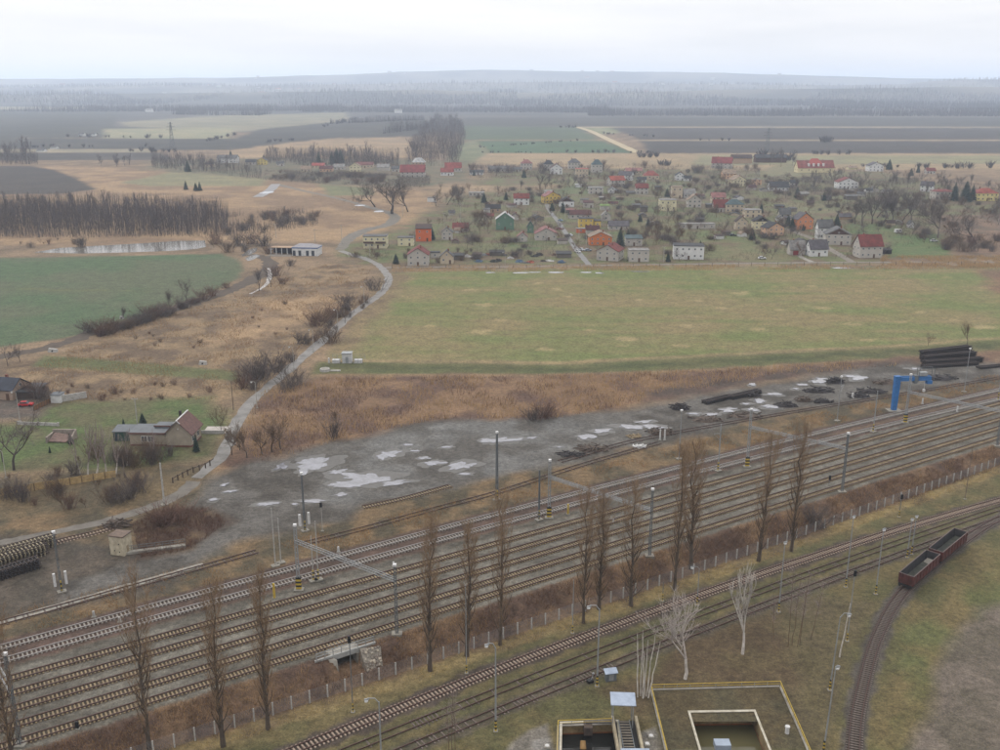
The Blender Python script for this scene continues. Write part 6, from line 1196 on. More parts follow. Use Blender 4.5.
def house(x0, x1, yb, yt, roof, rc, wc, label, ridge='x', rot=0.0, D=None, st=None, chim=1, win=True, name='house', cat='house', frac=None, door=True, gcol=None):
    px = (x0 + x1) / 2; p = at(px, yb); W = (x1 - x0) * mpp(p.y) * .9; D = D or min(max(W * .72, 4.5), 12.0)
    zr = (z_at(p.x, p.y + (D / 2 if roof != 'f' else D), yt) - p.z); zr = max(zr, 2.4)
    root = empty(name, (p.x, p.y + D / 2, p.z), math.radians(rot)); tag(root, label, cat)
    if roof == 'f': hw = zr - .2
    elif roof == 's': hw = zr * .8
    else: hw = zr * (frac or (.56 if zr < 7.5 else .62))
    hr = zr - hw; m = MB(); w2, d2 = W / 2, D / 2
    if roof == 'g':
        if ridge == 'x': pts = [(-w2, -d2, -.3), (w2, -d2, -.3), (w2, d2, -.3), (-w2, d2, -.3), (-w2, -d2, hw), (w2, -d2, hw), (w2, d2, hw), (-w2, d2, hw), (-w2, 0, hw + hr), (w2, 0, hw + hr)]; F = [(0, 1, 5, 4), (2, 3, 7, 6), (1, 2, 6, 9, 5), (3, 0, 4, 8, 7)]
        else: pts = [(-w2, -d2, -.3), (w2, -d2, -.3), (w2, d2, -.3), (-w2, d2, -.3), (-w2, -d2, hw), (w2, -d2, hw), (w2, d2, hw), (-w2, d2, hw), (0, -d2, hw + hr), (0, d2, hw + hr)]; F = [(0, 1, 5, 8, 4), (2, 3, 7, 9, 6), (1, 2, 6, 5), (3, 0, 4, 7)]
        m.poly(pts, F)
    else: m.box(-w2, w2, -d2, d2, -.3, hw)
    m.build('wall', paint('render_%d_%d_%d' % tuple(wc), wc, .9, .06, .35), root)
    if roof == 'g': rm = gable_mesh(W, D, hw, hr, ridge)
    elif roof == 'h':
        rm = MB(); o = .45; rl = max(W - D, W * .12) / 2
        rm.poly([(-w2 - o, -d2 - o, hw + .02), (w2 + o, -d2 - o, hw + .02), (w2 + o, d2 + o, hw + .02), (-w2 - o, d2 + o, hw + .02), (-rl, 0, hw + hr), (rl, 0, hw + hr)], [(0, 3, 2, 1), (0, 1, 5, 4), (1, 2, 5), (2, 3, 4, 5), (3, 0, 4)])
    elif roof == 's':
        rm = MB(); o = .4; rm.poly([(-w2 - o, -d2 - o, hw), (w2 + o, -d2 - o, hw), (w2 + o, d2 + o, hw + hr), (-w2 - o, d2 + o, hw + hr), (-w2 - o, -d2 - o, hw + .2), (w2 + o, -d2 - o, hw + .2), (w2 + o, d2 + o, hw + hr + .2), (-w2 - o, d2 + o, hw + hr + .2)], [(0, 3, 2, 1), (4, 5, 6, 7), (0, 1, 5, 4), (1, 2, 6, 5), (2, 3, 7, 6), (3, 0, 4, 7)])
    else: rm = MB(); rm.box(-w2 - .25, w2 + .25, -d2 - .25, d2 + .25, hw + .003, hw + .28)
    rcd = tuple(int(v * .70 + sum(rc) / 3 * .14) for v in rc); ro = rm.build('roof', paint('roof_%d_%d_%d' % rcd, rcd, .85, .3, .35), root)
    if gcol is not None and ridge == 'y':
        MB().poly([(-w2 * .9, -d2 - .05, hw + .05), (w2 * .9, -d2 - .05, hw + .05), (0, -d2 - .05, hw + hr * .92), (-w2 * .9, -d2 - .01, hw + .05), (w2 * .9, -d2 - .01, hw + .05), (0, -d2 - .01, hw + hr * .92)], [(0, 1, 2), (0, 3, 4, 1), (1, 4, 5, 2), (2, 5, 3, 0)]).build('gable_panel', col(gcol), root)
    if chim and roof in 'gh':
        for i in range(chim):
            cx = (-.22 + .44 * i) * W if ridge == 'x' else W * .12; cy = D * .08 if ridge == 'x' else D * (-.1 + .3 * i)
            MB().box(cx - .35, cx + .35, cy - .35, cy + .35, hw + hr * .55, hw + hr + .9).build('chimney', BRICK, ro)
    if win:
        near = yb > 226; st = st or (2 if hw > 4.6 else 1); fh = hw / st
        def put(x, y, z, rz, sw=1.05, sh=1.15):
            sh = min(sh, fh * .5); o = inst('window', WME if near else WDK, root, (x, y, z), rz, (sw, 1, sh))
            if near: inst('pane', PME, o, (0, 0, 0))
        n = max(1, min(5, int(W / 3.2)))
        for f_ in range(st):
            z = fh * (f_ + .55)
            for i in range(n):
                x = -w2 + W * (i + .5) / n
                if door and f_ == 0 and i == n // 2 and n > 1: inst('door', DME, root, (x, -d2, 0), 0, (1.1, 1, min(2.1, fh * .8))); continue
                put(x, -d2, z, 0)
            for s in (-1, 1):
                for y in ((-.22, .22) if D > 6 else (0,)): put(s * w2, y * D, z, s * math.pi / 2)
        if roof == 'g' and ridge == 'y' and hr > 1.8: put(0, -d2 - (.05 if gcol else 0), hw + hr * .3, 0, .9, .9)
        if roof == 'g' and ridge == 'x' and hr > 2.2:
            for s in (-1, 1): put(s * w2, 0, hw + hr * .3, s * math.pi / 2, .9, .9)
    return root, W, D, hw, hr
HS = [  # x0,x1,base,top,roof,roof colour,wall colour,label, options
 (362, 388, 248.4, 234, 'f', GRY, CRM, 'long cream two-storey house with flat roof left of the orange house', dict(st=2, D=9)),
 (397, 414.4, 246, 236, 'f', GRY, CRM, 'short cream flat-roofed house touching the orange house', dict(st=2)),
 (415, 432, 241.4, 225, 's', BRN, OLW, 'bright orange two-storey house at the left of the village', dict(st=2)),
 (406.5, 429.4, 266, 246.6, 'g', RED, GWL, 'grey house with red-edged gable roof by the road bend', dict(ridge='y', D=11)),
 (439.6, 454, 264, 250, 'g', GRY, TWL, 'small tan cottage with steep gable right of the red-edged house', dict(ridge='y')),
 (430, 440, 258, 251, 'f', DGR, GWL, 'small grey shed with white door between two cottages', dict(name='shed', cat='shed')),
 (441, 453, 240, 227, 'g', GRY, GWL, 'grey gabled house right of the orange house', dict(ridge='y')),
 (452, 469, 232, 223, 'g', RED, GWL, 'low house with bright red roof above the tan cottage', dict(frac=.5)),
 (427, 436, 202, 197, 'f', LGR, WHI, 'pale teal-white shed in front of the bare tree group', dict(name='shed', cat='shed', win=False)),
 (485, 501, 212.4, 204.6, 'g', BLK2, TANR, 'low tan-walled house with black roof above the green house', {}),
 (513, 530, 205, 193.5, 'g', RED, WHI, 'white house with red roof left of the yellow gabled house', {}),
 (495, 515, 230, 212, 'g', WHI, GRN, 'green wooden house with a white gable roof', dict(ridge='y', st=1)),
 (486, 494, 218.4, 213.5, 'g', RED, TWL, 'small red-roofed shed left of the green house', dict(name='shed', cat='shed', win=False)),
 (511, 519, 220, 213, 'g', MAR, GWL, 'small shed with slanted red roof right of the green house', dict(name='shed', cat='shed', win=False, ridge='y')),
 (527, 534, 233, 221, 'g', DGR, GRN, 'tiny green and white chalet beside the arched grey house', dict(ridge='y', chim=0)),
 (534, 558, 240.6, 227, 'g', PNK, GWL, 'wide grey house with broad rounded gable and pink roof', dict(ridge='y', D=12)),
 (516.6, 528, 242, 232, 'g', PNK, GWL, 'small grey gabled shed left of the broad grey house', dict(ridge='y', name='shed', cat='shed')),
 (542, 560, 203.4, 191.5, 'g', PNK, YEL2, 'yellow gabled house with pink roof at the top of the village street', dict(ridge='y', rot=18)),
 (558.6, 575, 207, 197, 'g', BLK2, WHI, 'white house with dark brown gable right of the yellow gabled one', dict(ridge='y', gcol=BRN)),
 (468, 485, 196, 191.5, 'f', LGR, GWL, 'flat grey shed beside the bare trees above the green house', dict(name='shed', cat='shed')),
 (569, 592, 219, 210, 'g', MAR, GWL, 'house with maroon roof just above the yellow block', {}),
 (578, 594, 227.4, 217, 'f', DGR, YEL2, 'bright yellow block-shaped house on the village street', dict(st=2, D=8)),
 (594, 601, 227.4, 219.5, 'f', DGR, YEL2, 'yellow annexe at the right of the bright yellow block', dict(st=1, D=7, name='annexe')),
 (576, 586, 233, 227.6, 'f', LGR, OLW, 'small orange garage below the bright yellow block', dict(name='garage', cat='garage')),
 (586, 600, 234.6, 225.5, 'g', MAR, GWL, 'house with plain maroon roof behind the orange gabled house', dict(win=False)),
 (588, 613, 245.4, 231, 'g', TANR, ORW, 'orange gabled house with tan roof beside the village street', dict(ridge='y', D=11)),
 (599, 623.6, 261, 243.6, 'g', RED, GWL, 'grey gabled house with red roof at the village front', dict(ridge='y', rot=-22, D=12)),
 (625, 643, 246, 236, 's', TEA, GWL, 'grey house with flat teal roof behind the porch house', {}),
 (628, 650, 262, 248, 'f', LGR, GWL, 'grey house with white porch at the village front', dict(st=2)),
 (601, 611, 221, 211, 'g', LGR, GWL, 'small pale grey gabled house right of the yellow block', dict(ridge='y')),
 (608, 630, 230, 221, 'g', PUR, GWL, 'long low shed with purple-grey roof', dict(frac=.5)),
 (600, 610, 210, 204.6, 's', (150, 190, 84), GWL, 'shed with a lime green roof', dict(name='shed', cat='shed', win=False)),
 (583, 594, 208, 201, 's', MAR, GWL, 'shed with a red slanted roof below the grey flat block', dict(name='shed', cat='shed')),
 (588, 604, 194, 186.6, 'f', LGR, GWL, 'big flat grey building on the lawn above the sheds', dict(st=2)),
 (608, 618, 193, 187, 'g', GRY, WHI, 'small white gabled house beside the flat grey building', dict(ridge='y')),
 (635, 649, 194, 183.6, 'g', RED, GWL, 'house with orange-red roof above the garden slope', {}),
 (671, 683, 198, 186, 'f', TANR, TWL, 'tall tan house with flat pinkish roof', dict(st=2)),
 (683, 696, 198, 189, 'g', LGR, GWL, 'house with wide pale grey roof beside the tall tan one', dict(frac=.5)),
 (659, 677, 211, 198.6, 'f', LGR, CRM, 'cream flat-roofed block in the middle gardens', dict(st=2)),
 (673, 706, 259.5, 243, 'f', DGR, WHI, 'white modern two-storey block at the village front', dict(st=2, D=10, rot=-6)),
 (687, 702, 207.6, 194.4, 'g', TANR, GWL, 'grey gabled house with tan roof in the middle of the village', dict(ridge='y')),
 (678, 717, 229, 222.6, 'f', LGR, GWL, 'very long low grey shed above the white modern block', dict(name='shed', cat='shed', D=7)),
 (711, 726, 204, 192.6, 'g', PNK, TWL, 'tall house with pink roof behind the red lower roof', {}),
 (713, 729, 212, 199.5, 'g', RED, GWL, 'house with steep deep red roof in front of the pink roof', dict(frac=.42)),
 (724.6, 745, 212.4, 199, 'h', TEA, TWL, 'tan house with a dark green-grey hipped roof', dict(st=2)),
 (744, 762, 217.6, 208.5, 'f', LGR, TWL, 'tan flat block right of the hipped roof house', dict(st=2)),
 (735, 748, 230, 216, 'g', BRN, TWL, 'brown-roofed tan house left of the black gabled house', dict(ridge='y')),
 (753, 771, 229.4, 216, 'g', BLK2, CRM, 'cream house with a black gable front', dict(ridge='y', gcol=BLK2)),
 (763.6, 784, 236, 222, 'g', DGR, PEA, 'peach gabled house with dark roof', dict(ridge='y', rot=20)),
 (779, 791, 218, 208, 'g', GRY, GWL, 'house with a broad grey roof behind the peach gabled one', dict(frac=.45)),
 (794, 813, 229.4, 212.4, 'g', PUR, PEA[:1] + (150, 104), 'salmon orange two-storey house right of the peach one', dict(ridge='y', rot=14, st=2)),
 (817, 833, 239, 219.6, 'g', GRY, WHI, 'white-sided house with grey roof behind the grey gabled one', {}),
 (826, 853, 245, 227, 'g', GRY, GWL, 'grey house with a dark brown gable front', dict(ridge='y', D=11, gcol=BRN, rot=-10)),
 (789, 806, 255, 240.6, 'g', LGR, GWL, 'shed with pale roof and a red garage door', dict(door=False, win=False, frac=.45)),
 (808, 828.4, 256.4, 240, 'g', PUR, WHI, 'white house with purple-grey roof at the village front', dict(frac=.5, rot=6)),
 (857, 883, 258, 234.6, 'g', RED, GWL, 'big grey barn house with a bright red roof', dict(st=2, frac=.55, rot=6)),
 (882, 892, 254, 248.5, 's', BLK2, BLK2, 'low black shed right of the red-roofed barn house', dict(name='shed', cat='shed', win=False)),
 (837, 859, 189, 177.5, 'g', RED, WHI, 'white chalet with a bright red steep roof below the manor', dict(ridge='y')),
 (868, 884, 171.4, 162, 'g', PUR, WHI, 'white gabled house with purple roof right of the manor', dict(ridge='y')),
 (848, 858, 169.6, 166, 'g', TANR, CRM, 'tiny cream shed right of the manor', dict(name='shed', cat='shed', win=False)),
 (839, 852, 220, 213.6, 'g', PUR, TANR, 'long low brown shed above the tall spruce', dict(name='shed', cat='shed', win=False)),
 (909, 914, 228, 220.6, 'g', GRY, WHI, 'tiny white gabled hut by the bare tree clump', dict(name='hut', cat='hut', ridge='y', win=False, chim=0)),
 (934, 956, 200, 189, 'h', RED, GWL, 'long grey two-storey house with a flat red roof on the right', dict(st=2, frac=.8)),
 (922, 935, 192, 181.5, 'g', PUR, WHI, 'white gable house with purple roof behind the long grey one', dict(ridge='x', rot=-30)),
 (975, 999, 201, 188, 'h', (196, 84, 62), (236, 220, 150), 'pale yellow house with a red hipped roof at the right edge', dict(st=2)),
 (926, 936, 174, 168, 'g', RED, GWL, 'small lone red-roofed house at the edge of the tan field', {}),
 (520, 533, 169.6, 159.4, 'h', PNK, GWL, 'rear row house with a tall pink roof', {}),
 (543, 554, 171, 160, 'h', DGR, GWL, 'rear row house with a grey hipped roof, left of the white gable', {}),
 (550, 563, 174.4, 163.6, 'g', MAR, WHI, 'rear row house with white gable and maroon roof', dict(ridge='y')),
 (567.6, 581, 169, 158.5, 'h', GRY, GWL, 'rear row house with a grey hipped roof, behind the orange roof', dict(st=2)),
 (575, 589, 177.4, 168, 'f', (226, 96, 60), TWL, 'tan house with a flat bright orange roof in the rear row', dict(st=2)),
 (591, 603, 172.6, 159.4, 'h', TEA, GWL, 'rear row house with a teal hipped roof', dict(st=2)),
 (512, 522, 172, 167, 'g', GRY, GWL, 'low grey shed left of the tall pink roof', dict(name='shed', cat='shed')),
 (619, 634, 180.4, 171.4, 'g', PUR, WHI, 'white gabled house with dark purple roof in the rear row', dict(rot=-25)),
 (608, 625, 186.4, 176, 'g', (206, 88, 62), GWL, 'grey house with orange-red roof below the white gabled one', dict(rot=15)),
 (643, 660, 179.4, 170.5, 'h', (190, 84, 68), TWL, 'low house with wide bright red roof in the rear row', dict(frac=.45)),
 (625, 643, 174, 168, 'g', PNK, TWL, 'long faded pink roofed house in the rear row', {}),
 (637, 647, 182, 177, 'g', DGR, WHI, 'small white house under the wide red roof', {}),
 (675, 685, 180.4, 172, 'g', DGR, WHI, 'small bright white gabled house left of the dark trees', dict(ridge='y')),
 (684, 692, 181, 175.6, 'g', DGR, WHI, 'low white house with two windows beside the white gable', {}),
 (712, 734, 168.6, 157, 'g', (178, 68, 66), GWL, 'long hall with a bright red roof at the edge of the fields', dict(rot=-18, frac=.5)),
 (731, 753, 163.5, 154.6, 'g', BRN, TANR, 'long brown barn right of the red-roofed hall', dict(win=False, name='barn', cat='barn')),
 (754, 788, 162.6, 154.4, 'g', DGR, BRN, 'long dark barn behind the tall bare poplars', dict(win=False, name='barn', cat='barn')),
 (722, 737, 179, 170, 'g', TANR, PEA, 'peach coloured house below the red-roofed hall', {}),
 (730, 746, 186.4, 175.6, 'g', TANR, CRM, 'cream gabled house right of the dark trees', dict(ridge='y', rot=20)),
 (752, 762, 185, 178.6, 'f', LGR, PEA, 'small tan house right of the cream gabled one', {}),
 (769, 790, 191, 181.6, 'g', DGR, WHI, 'white house with a wide dark roof below the manor', dict(frac=.42)),
 (790, 798, 186, 180, 'g', DGR, GWL, 'grey house beside the wide dark roof', {}),
 (216, 238, 163, 155, 'g', GRY, WHI, 'far hamlet house with white wall and pale grey roof', {}),
 (257, 267, 164.6, 157.6, 'g', GRY, (226, 204, 120), 'far hamlet house with a yellow gable', dict(ridge='y')),
 (245, 256, 165, 159.5, 'g', DGR, GWL, 'far hamlet house with dark roof left of the yellow gable', {}),
 (205, 214, 167, 162, 'g', BRN, TWL, 'far hamlet cottage with brown roof', {}),
 (276, 284, 166, 161, 'g', GRY, GWL, 'far hamlet house left of the bare tree screen', {}),
 (311, 325, 168.4, 163, 'g', (206, 84, 70), TWL, 'far hamlet house with a long bright red roof', {}),
 (319, 333, 172, 166, 'g', MAR, PEA, 'far hamlet house with maroon roof and pink wall', {}),
 (333, 345, 170, 164, 'g', LGR, GWL, 'far hamlet house with pale roof right of the red one', {}),
 (300, 311, 172, 166, 'g', TANR, TWL, 'far hamlet tan cottage left of the red roof', {}),
 (349, 361, 172, 162.6, 'g', TANR, CRM, 'far hamlet cream house with tan roof', dict(ridge='y')),
 (356, 374, 168, 162, 'g', (150, 82, 74), TWL, 'far hamlet long house with red-brown roof', {}),
 (376, 390, 171, 164, 'g', LGR, GWL, 'far hamlet long shed with pale green-grey roof', dict(win=False)),
 (391, 399, 172, 166, 'g', GRY, GWL, 'far hamlet grey house left of the big red barn', {}),
 (399, 426, 177.4, 164.8, 'g', (186, 78, 78), GWL, 'big barn with a wide faded red roof', dict(frac=.45, name='barn', cat='barn')),
 (411, 426, 167, 157.6, 'h', WHI, TANR, 'building with a white pyramid roof behind the red barn', dict(frac=.5, D=9)),
 (444, 462, 172, 162.6, 'g', (188, 76, 66), GWL, 'farmhouse with a bright red roof right of the barn', dict(frac=.45)),
 (440, 454, 175.6, 168, 'g', (184, 80, 68), WHI, 'white wing with red roof in front of the farmhouse', dict(frac=.5)),
 (469, 484, 175, 170, 'g', DGR, WHI, 'low white-walled shed right of the farmhouse', dict(name='shed', cat='shed')),
 (487, 510, 172, 166, 'g', GRY, GWL, 'long grey shed at the left end of the rear row', dict(name='shed', cat='shed')),
 (78, 84, 136, 132.5, 'g', GRY, WHI, 'lone white farm building out on the plain, left one', dict(win=False, D=12)),
 (89, 95, 136, 133, 'g', GRY, WHI, 'lone white farm building out on the plain, right one', dict(win=False, D=12)),
 (36, 44, 152, 149, 'g', GRY, WHI, 'white farm shed near the left grove', dict(win=False, D=12)),
 (50, 56, 149, 146, 'g', GRY, WHI, 'small white shed near the left grove', dict(win=False, D=12)),
 (145, 152, 112, 108.5, 'g', LGR, WHI, 'white hall on the far left plain', dict(win=False, D=20)),
 (394, 402, 113, 109, 'g', LGR, WHI, 'white hall on the far plain behind the dark wood', dict(win=False, D=20)),
]
for x0, x1, yb, yt, rf, rc, wc, lb, op in HS: house(x0, x1, yb, yt, rf, rc, tuple(wc)[:3] if len(wc) == 3 else wc, lb, **op)
# manor with dormers
r_, W, D, hw, hr = house(795, 836, 172.6, 160.5, 'g', (186, 92, 82), (236, 222, 178), 'long cream manor house with red roof and white dormers', frac=.42, st=1, chim=2, rot=4)
for i in range(4):
    x = -W * .2 + i * W * .135; MB().box(x - 1.0, x + 1.0, -D * .42, -D * .1, hw + .3, hw + hr * .62).build('dormer', col(WHI), r_)
MB().poly([(-W * .22, -D * .3, hw + hr * .5), (W * .2, -D * .3, hw + hr * .5), (W * .2, D * .3, hw + hr * .5), (-W * .22, D * .3, hw + hr * .5), (-W * .1, 0, hw + hr + 2.2), (W * .08, 0, hw + hr + 2.2)], [(0, 1, 5, 4), (1, 2, 5), (2, 3, 4, 5), (3, 0, 4)]).build('roof', col((186, 92, 82)), r_)
# details on single houses
def on_house(lbl):
    return next(o for o in COL.objects if o.get('label') == lbl)
o = on_house('long cream two-storey house with flat roof left of the orange house'); W = 26 * mpp(at(375, 248).y)
for s in (-1, 1): MB().box(s * W * .23 - 3.0, s * W * .23 + 3.0, -5.9, -4.6, 3.1, 3.3).build('balcony', col(BRN), o); MB().box(s * W * .23 - 3.0, s * W * .23 + 3.0, -5.9, -5.8, 3.3, 4.2).build('balustrade', col(BRN), o)
o = on_house('shed with pale roof and a red garage door'); MB().box(-2.6, .2, -3.75, -3.3, 0, 2.4).build('garage_door', col((150, 48, 44)), o)
# the bungalow with its flat extension (nearest house)
TILE = paint('tile_roof', (122, 92, 84), .85, .2, 1.4, c2=(98, 74, 70), bump=.4); REND = paint('grey_render', (178, 166, 148), .9, .1, .5, c2=(158, 146, 130)); PLN = paint('red_plinth', (122, 74, 62), .9, .15, 1.0); FELT = paint('roof_felt', (118, 122, 126), .9, .12, .6)
p = at(180, 447); bw = 25 * mpp(p.y); bg = empty('bungalow', (p.x, p.y + 3.9, 0), math.radians(-2)); tag(bg, 'grey bungalow with tiled gable roof and long flat extension beside the road', 'house')
hw = 3.9; hr = 3.3; w2 = bw / 2; d2 = 3.9
MB().poly([(-w2, -d2, -.2), (w2, -d2, -.2), (w2, d2, -.2), (-w2, d2, -.2), (-w2, -d2, hw), (w2, -d2, hw), (w2, d2, hw), (-w2, d2, hw), (0, -d2, hw + hr), (0, d2, hw + hr)], [(0, 1, 5, 8, 4), (2, 3, 7, 9, 6), (1, 2, 6, 5), (3, 0, 4, 7)]).build('wall', REND, bg)
ro = gable_mesh(bw, 2 * d2, hw, hr, 'y', .6).build('roof', TILE, bg); MB().box(-1.4, -.8, 1.5, 2.1, hw + 1.8, hw + hr + 1.0).build('chimney', paint('dark_chimney', (70, 62, 58), .9), ro)
MB().beam((0, -d2 - .6, hw + hr + .3), (0, d2 + .6, hw + hr + .3), .35, .18).build('ridge_cap', WHT, ro); MB().beam((-.9, -d2 - .62, hw + hr - .5), (0, -d2 - .62, hw + hr + .3), .12, .25).build('barge_board', WHT, ro); MB().beam((.9, -d2 - .62, hw + hr - .5), (0, -d2 - .62, hw + hr + .3), .12, .25).build('barge_board', WHT, ro)
for s in (-1, 1): MB().box(-.12, .12, -d2 - .05, -d2 + .02, hw + .9, hw + 1.3).build('vent', WHT, bg) if s < 0 else None
MB().box(-w2 - .06, w2 + .06, -d2 - .06, d2, -.2, .45).build('plinth', PLN, bg)
ew = 38 * mpp(p.y); ex = MB().box(-w2 - ew, -w2 - .01, -d2 + .5, d2 - .5, -.2, 3.5).build('extension', REND, bg); MB().box(-w2 - ew - .2, -w2 - .08, -d2 + .3, d2 - .3, 3.503, 3.75).build('flat_roof', FELT, ex); MB().box(-w2 - ew - .25, -w2 - .1, -d2 + .2, -d2 + .298, 3.3, 3.8).build('fascia', TILE, ex); MB().box(-w2 - 4.4, -w2 - .1, 0, d2 - .6, 3.76, 4.5).build('roof_box', FELT, ex); MB().box(-w2 - 4.6, -w2 - .1, -.1, -.002, 4.2, 4.6).build('fascia', TILE, ex); MB().box(-w2 - ew - .05, -w2 - .05, -d2 + .42, -d2 + .6, -.2, .45).build('plinth', PLN, ex)
for x, gl in ((-w2 - 4.4, True), (-w2 - 6.1, False)):
    o = inst('window', WME, bg, (x, -d2 + .49, 2.0), 0, (1.7, 1, 1.6)); inst('pane', PME, o, (0, 0, 0))
for y in (-2.5, 1.5):
    o = inst('window', WME, bg, (w2, y, 2.0), math.pi / 2, (1.2, 1, 1.5)); inst('pane', PME, o, (0, 0, 0))
inst('door', DME, bg, (w2, -.5, 0), math.pi / 2, (1.1, 1, 2.1))
sd = empty('green_shed', at(122, 441)); tag(sd, 'low green shed against the left end of the bungalow', 'shed'); MB().box(-2.2, 3.4, 0, 4, -.1, 2.6).build('wall', paint('green_boards', (66, 94, 82), .8, .2, 1.2), sd); MB().poly([(-2.4, -.3, 2.6), (3.6, -.3, 2.6), (3.6, 4.3, 3.1), (-2.4, 4.3, 3.1), (-2.4, -.3, 2.75), (3.6, -.3, 2.75), (3.6, 4.3, 3.25), (-2.4, 4.3, 3.25)], [(0, 3, 2, 1), (4, 5, 6, 7), (0, 1, 5, 4), (1, 2, 6, 5), (2, 3, 7, 6), (3, 0, 4, 7)]).build('roof', FELT, sd); MB().box(-1.9, -1.0, -.06, .02, 0, 2.1).build('door', col((60, 76, 84)), sd)
# gate wall and paving right of the bungalow
gw = empty('garden_wall', at(213, 434)); tag(gw, 'low white garden wall with a paved strip between bungalow and road', 'wall'); MB().box(-3.2, 3.2, 0, .3, -.1, 1.0).build('wall', POST, gw); MB().box(-3.2, 3.2, .302, 6.0, 0, .07).build('paving', paint('pale_paving', (196, 188, 180), .9, .15, .5), gw)
# wooden rail at the road bend
Qf = spline(pxs([(173, 483), (190, 474), (206, 468), (214, 463)]), 1.8); tf = empty('post_rail_fence', (*Qf[0], 0)); tag(tf, 'short dark post and rail fence on the outer side of the road bend', 'fence')
for a, b in zip(Qf[:-1], Qf[1:]):
    a3 = Vector((*(a - Qf[0]), 0)); b3 = Vector((*(b - Qf[0]), 0)); MB().beam(a3, a3 + Vector((0, 0, 1.5)), .25, .25).build('post', OLDW, tf); MB().beam(a3 + Vector((0, 0, 1.2)), b3 + Vector((0, 0, 1.2)), .12, .2).build('rail', OLDW, tf)
# ruined shed on the left lawn
rs = empty('ruined_shed', at(64, 441)); tag(rs, 'ruined low shed with collapsed walls on the left lawn', 'shed'); RUI = paint('ruin_render', (170, 160, 148), .95, .25, .8, c2=(120, 108, 98))
MB().box(-4.2, 2.0, 3.0, 3.4, 0, 2.2).build('back_wall', RUI, rs); MB().box(-4.2, -3.8, -1.5, 2.99, 0, 1.6).build('side_wall', RUI, rs); MB().poly([(2.0, -1, 0), (2.4, -1, 0), (2.4, 2.99, 0), (2.0, 2.99, 0), (2.0, -1, .9), (2.4, -1, .9), (2.4, 2.99, 2.4), (2.0, 2.99, 2.4)], [(4, 5, 6, 7), (0, 1, 5, 4), (1, 2, 6, 5), (2, 3, 7, 6), (3, 0, 4, 7)]).build('side_wall', RUI, rs); MB().poly([(-3.6, -1.2, .2), (1.2, -1.6, .1), (1.8, 1.8, .8), (-3.2, 2.2, 1.5), (-3.6, -1.2, .4), (1.2, -1.6, .3), (1.8, 1.8, 1.0), (-3.2, 2.2, 1.7)], [(0, 3, 2, 1), (4, 5, 6, 7), (0, 1, 5, 4), (1, 2, 6, 5), (2, 3, 7, 6), (3, 0, 4, 7)]).build('fallen_roof', paint('fallen_tile', (136, 112, 102), .9, .3, 1.5), rs)
gw = empty('garden_wall', at(38, 425.5), math.radians(-6)); tag(gw, 'long low white wall across the left lawn', 'wall'); MB().box(-6, 6, 0, .3, -.1, .9).build('wall', POST, gw); [MB().box(x - .2, x + .2, -.05, .35, -.1, 1.1).build('pier', POST, gw) for x in (-6, 0, 6)]
# dark roofed house at the left edge
house(-6, 18, 400, 378, 'g', (66, 74, 92), (172, 150, 132), 'house with slate-blue roof and white gable at the left edge', ridge='x', D=8, rot=-12)
house(16, 38, 399, 387, 's', (92, 92, 96), (84, 70, 62), 'dark lean-to shed behind the slate-blue roofed house', name='shed', cat='shed', win=False, D=7)
sd = empty('white_shed', at(59, 403)); tag(sd, 'small white shed with a long grey-white garden wall', 'shed'); MB().box(-2.4, .6, 0, 3, 0, 2.4).build('wall', col(WHI), sd); MB().box(-2.6, .8, -.2, 3.2, 2.403, 2.6).build('roof', FELT, sd); MB().poly([(.6, 1.0, 0), (6.2, 5.0, 0), (6.2, 5.4, 0), (.6, 1.4, 0), (.6, 1.0, 2.0), (6.2, 5.0, 2.0), (6.2, 5.4, 2.0), (.6, 1.4, 2.0)], [(4, 5, 6, 7), (0, 1, 5, 4), (1, 2, 6, 5), (2, 3, 7, 6), (3, 0, 4, 7)]).build('garden_wall', POST, sd)
fz_ = empty('board_fence', at(34, 411), 0); tag(fz_, 'brown board fence between the yard and the left lawn', 'fence'); a3 = Vector((0, 0, 0)); b3 = at(55, 401) - at(34, 411)
for i in range(8): q0 = a3.lerp(b3, i / 8); q1 = a3.lerp(b3, (i + .94) / 8); MB().beam(q0 + Vector((0, 0, .8)), q1 + Vector((0, 0, .8)), .1, 1.4).build('board_panel', col((132, 94, 60)), fz_); MB().beam(q0, q0 + Vector((0, 0, 1.7)), .14, .14).build('post', OLDW, fz_)
# garage building with white walls
g0 = empty('garage_building', at(305, 256), math.radians(-6)); tag(g0, 'white garage building with grey hipped roof, blue fascia and long carport', 'building'); gwd = 26 * mpp(at(305, 256).y); SHE = paint('grey_sheet_roof', (162, 160, 164), .8, .1, .4)
MB().box(-gwd / 2, gwd / 2, 0, 9, -.2, 4.2).build('wall', col(WHI), g0); MB().poly([(-gwd / 2 - .3, -.3, 4.75), (gwd / 2 + .3, -.3, 4.75), (gwd / 2 + .3, 9.3, 4.75), (-gwd / 2 - .3, 9.3, 4.75), (-gwd / 2 + 3, 4.5, 6.4), (gwd / 2 - 4, 4.5, 6.4)], [(0, 3, 2, 1), (0, 1, 5, 4), (1, 2, 5), (2, 3, 4, 5), (3, 0, 4)]).build('roof', SHE, g0); MB().box(-gwd / 2 - .15, gwd / 2 + .15, -.15, 9.15, 4.2, 4.745).build('fascia', col((66, 110, 178)), g0)
for x in (-gwd * .42, -gwd * .2, gwd * .1, gwd * .32): MB().box(x - .8, x + .8, -.06, .02, .1, 3.0).build('door', col((70, 76, 84)), g0)
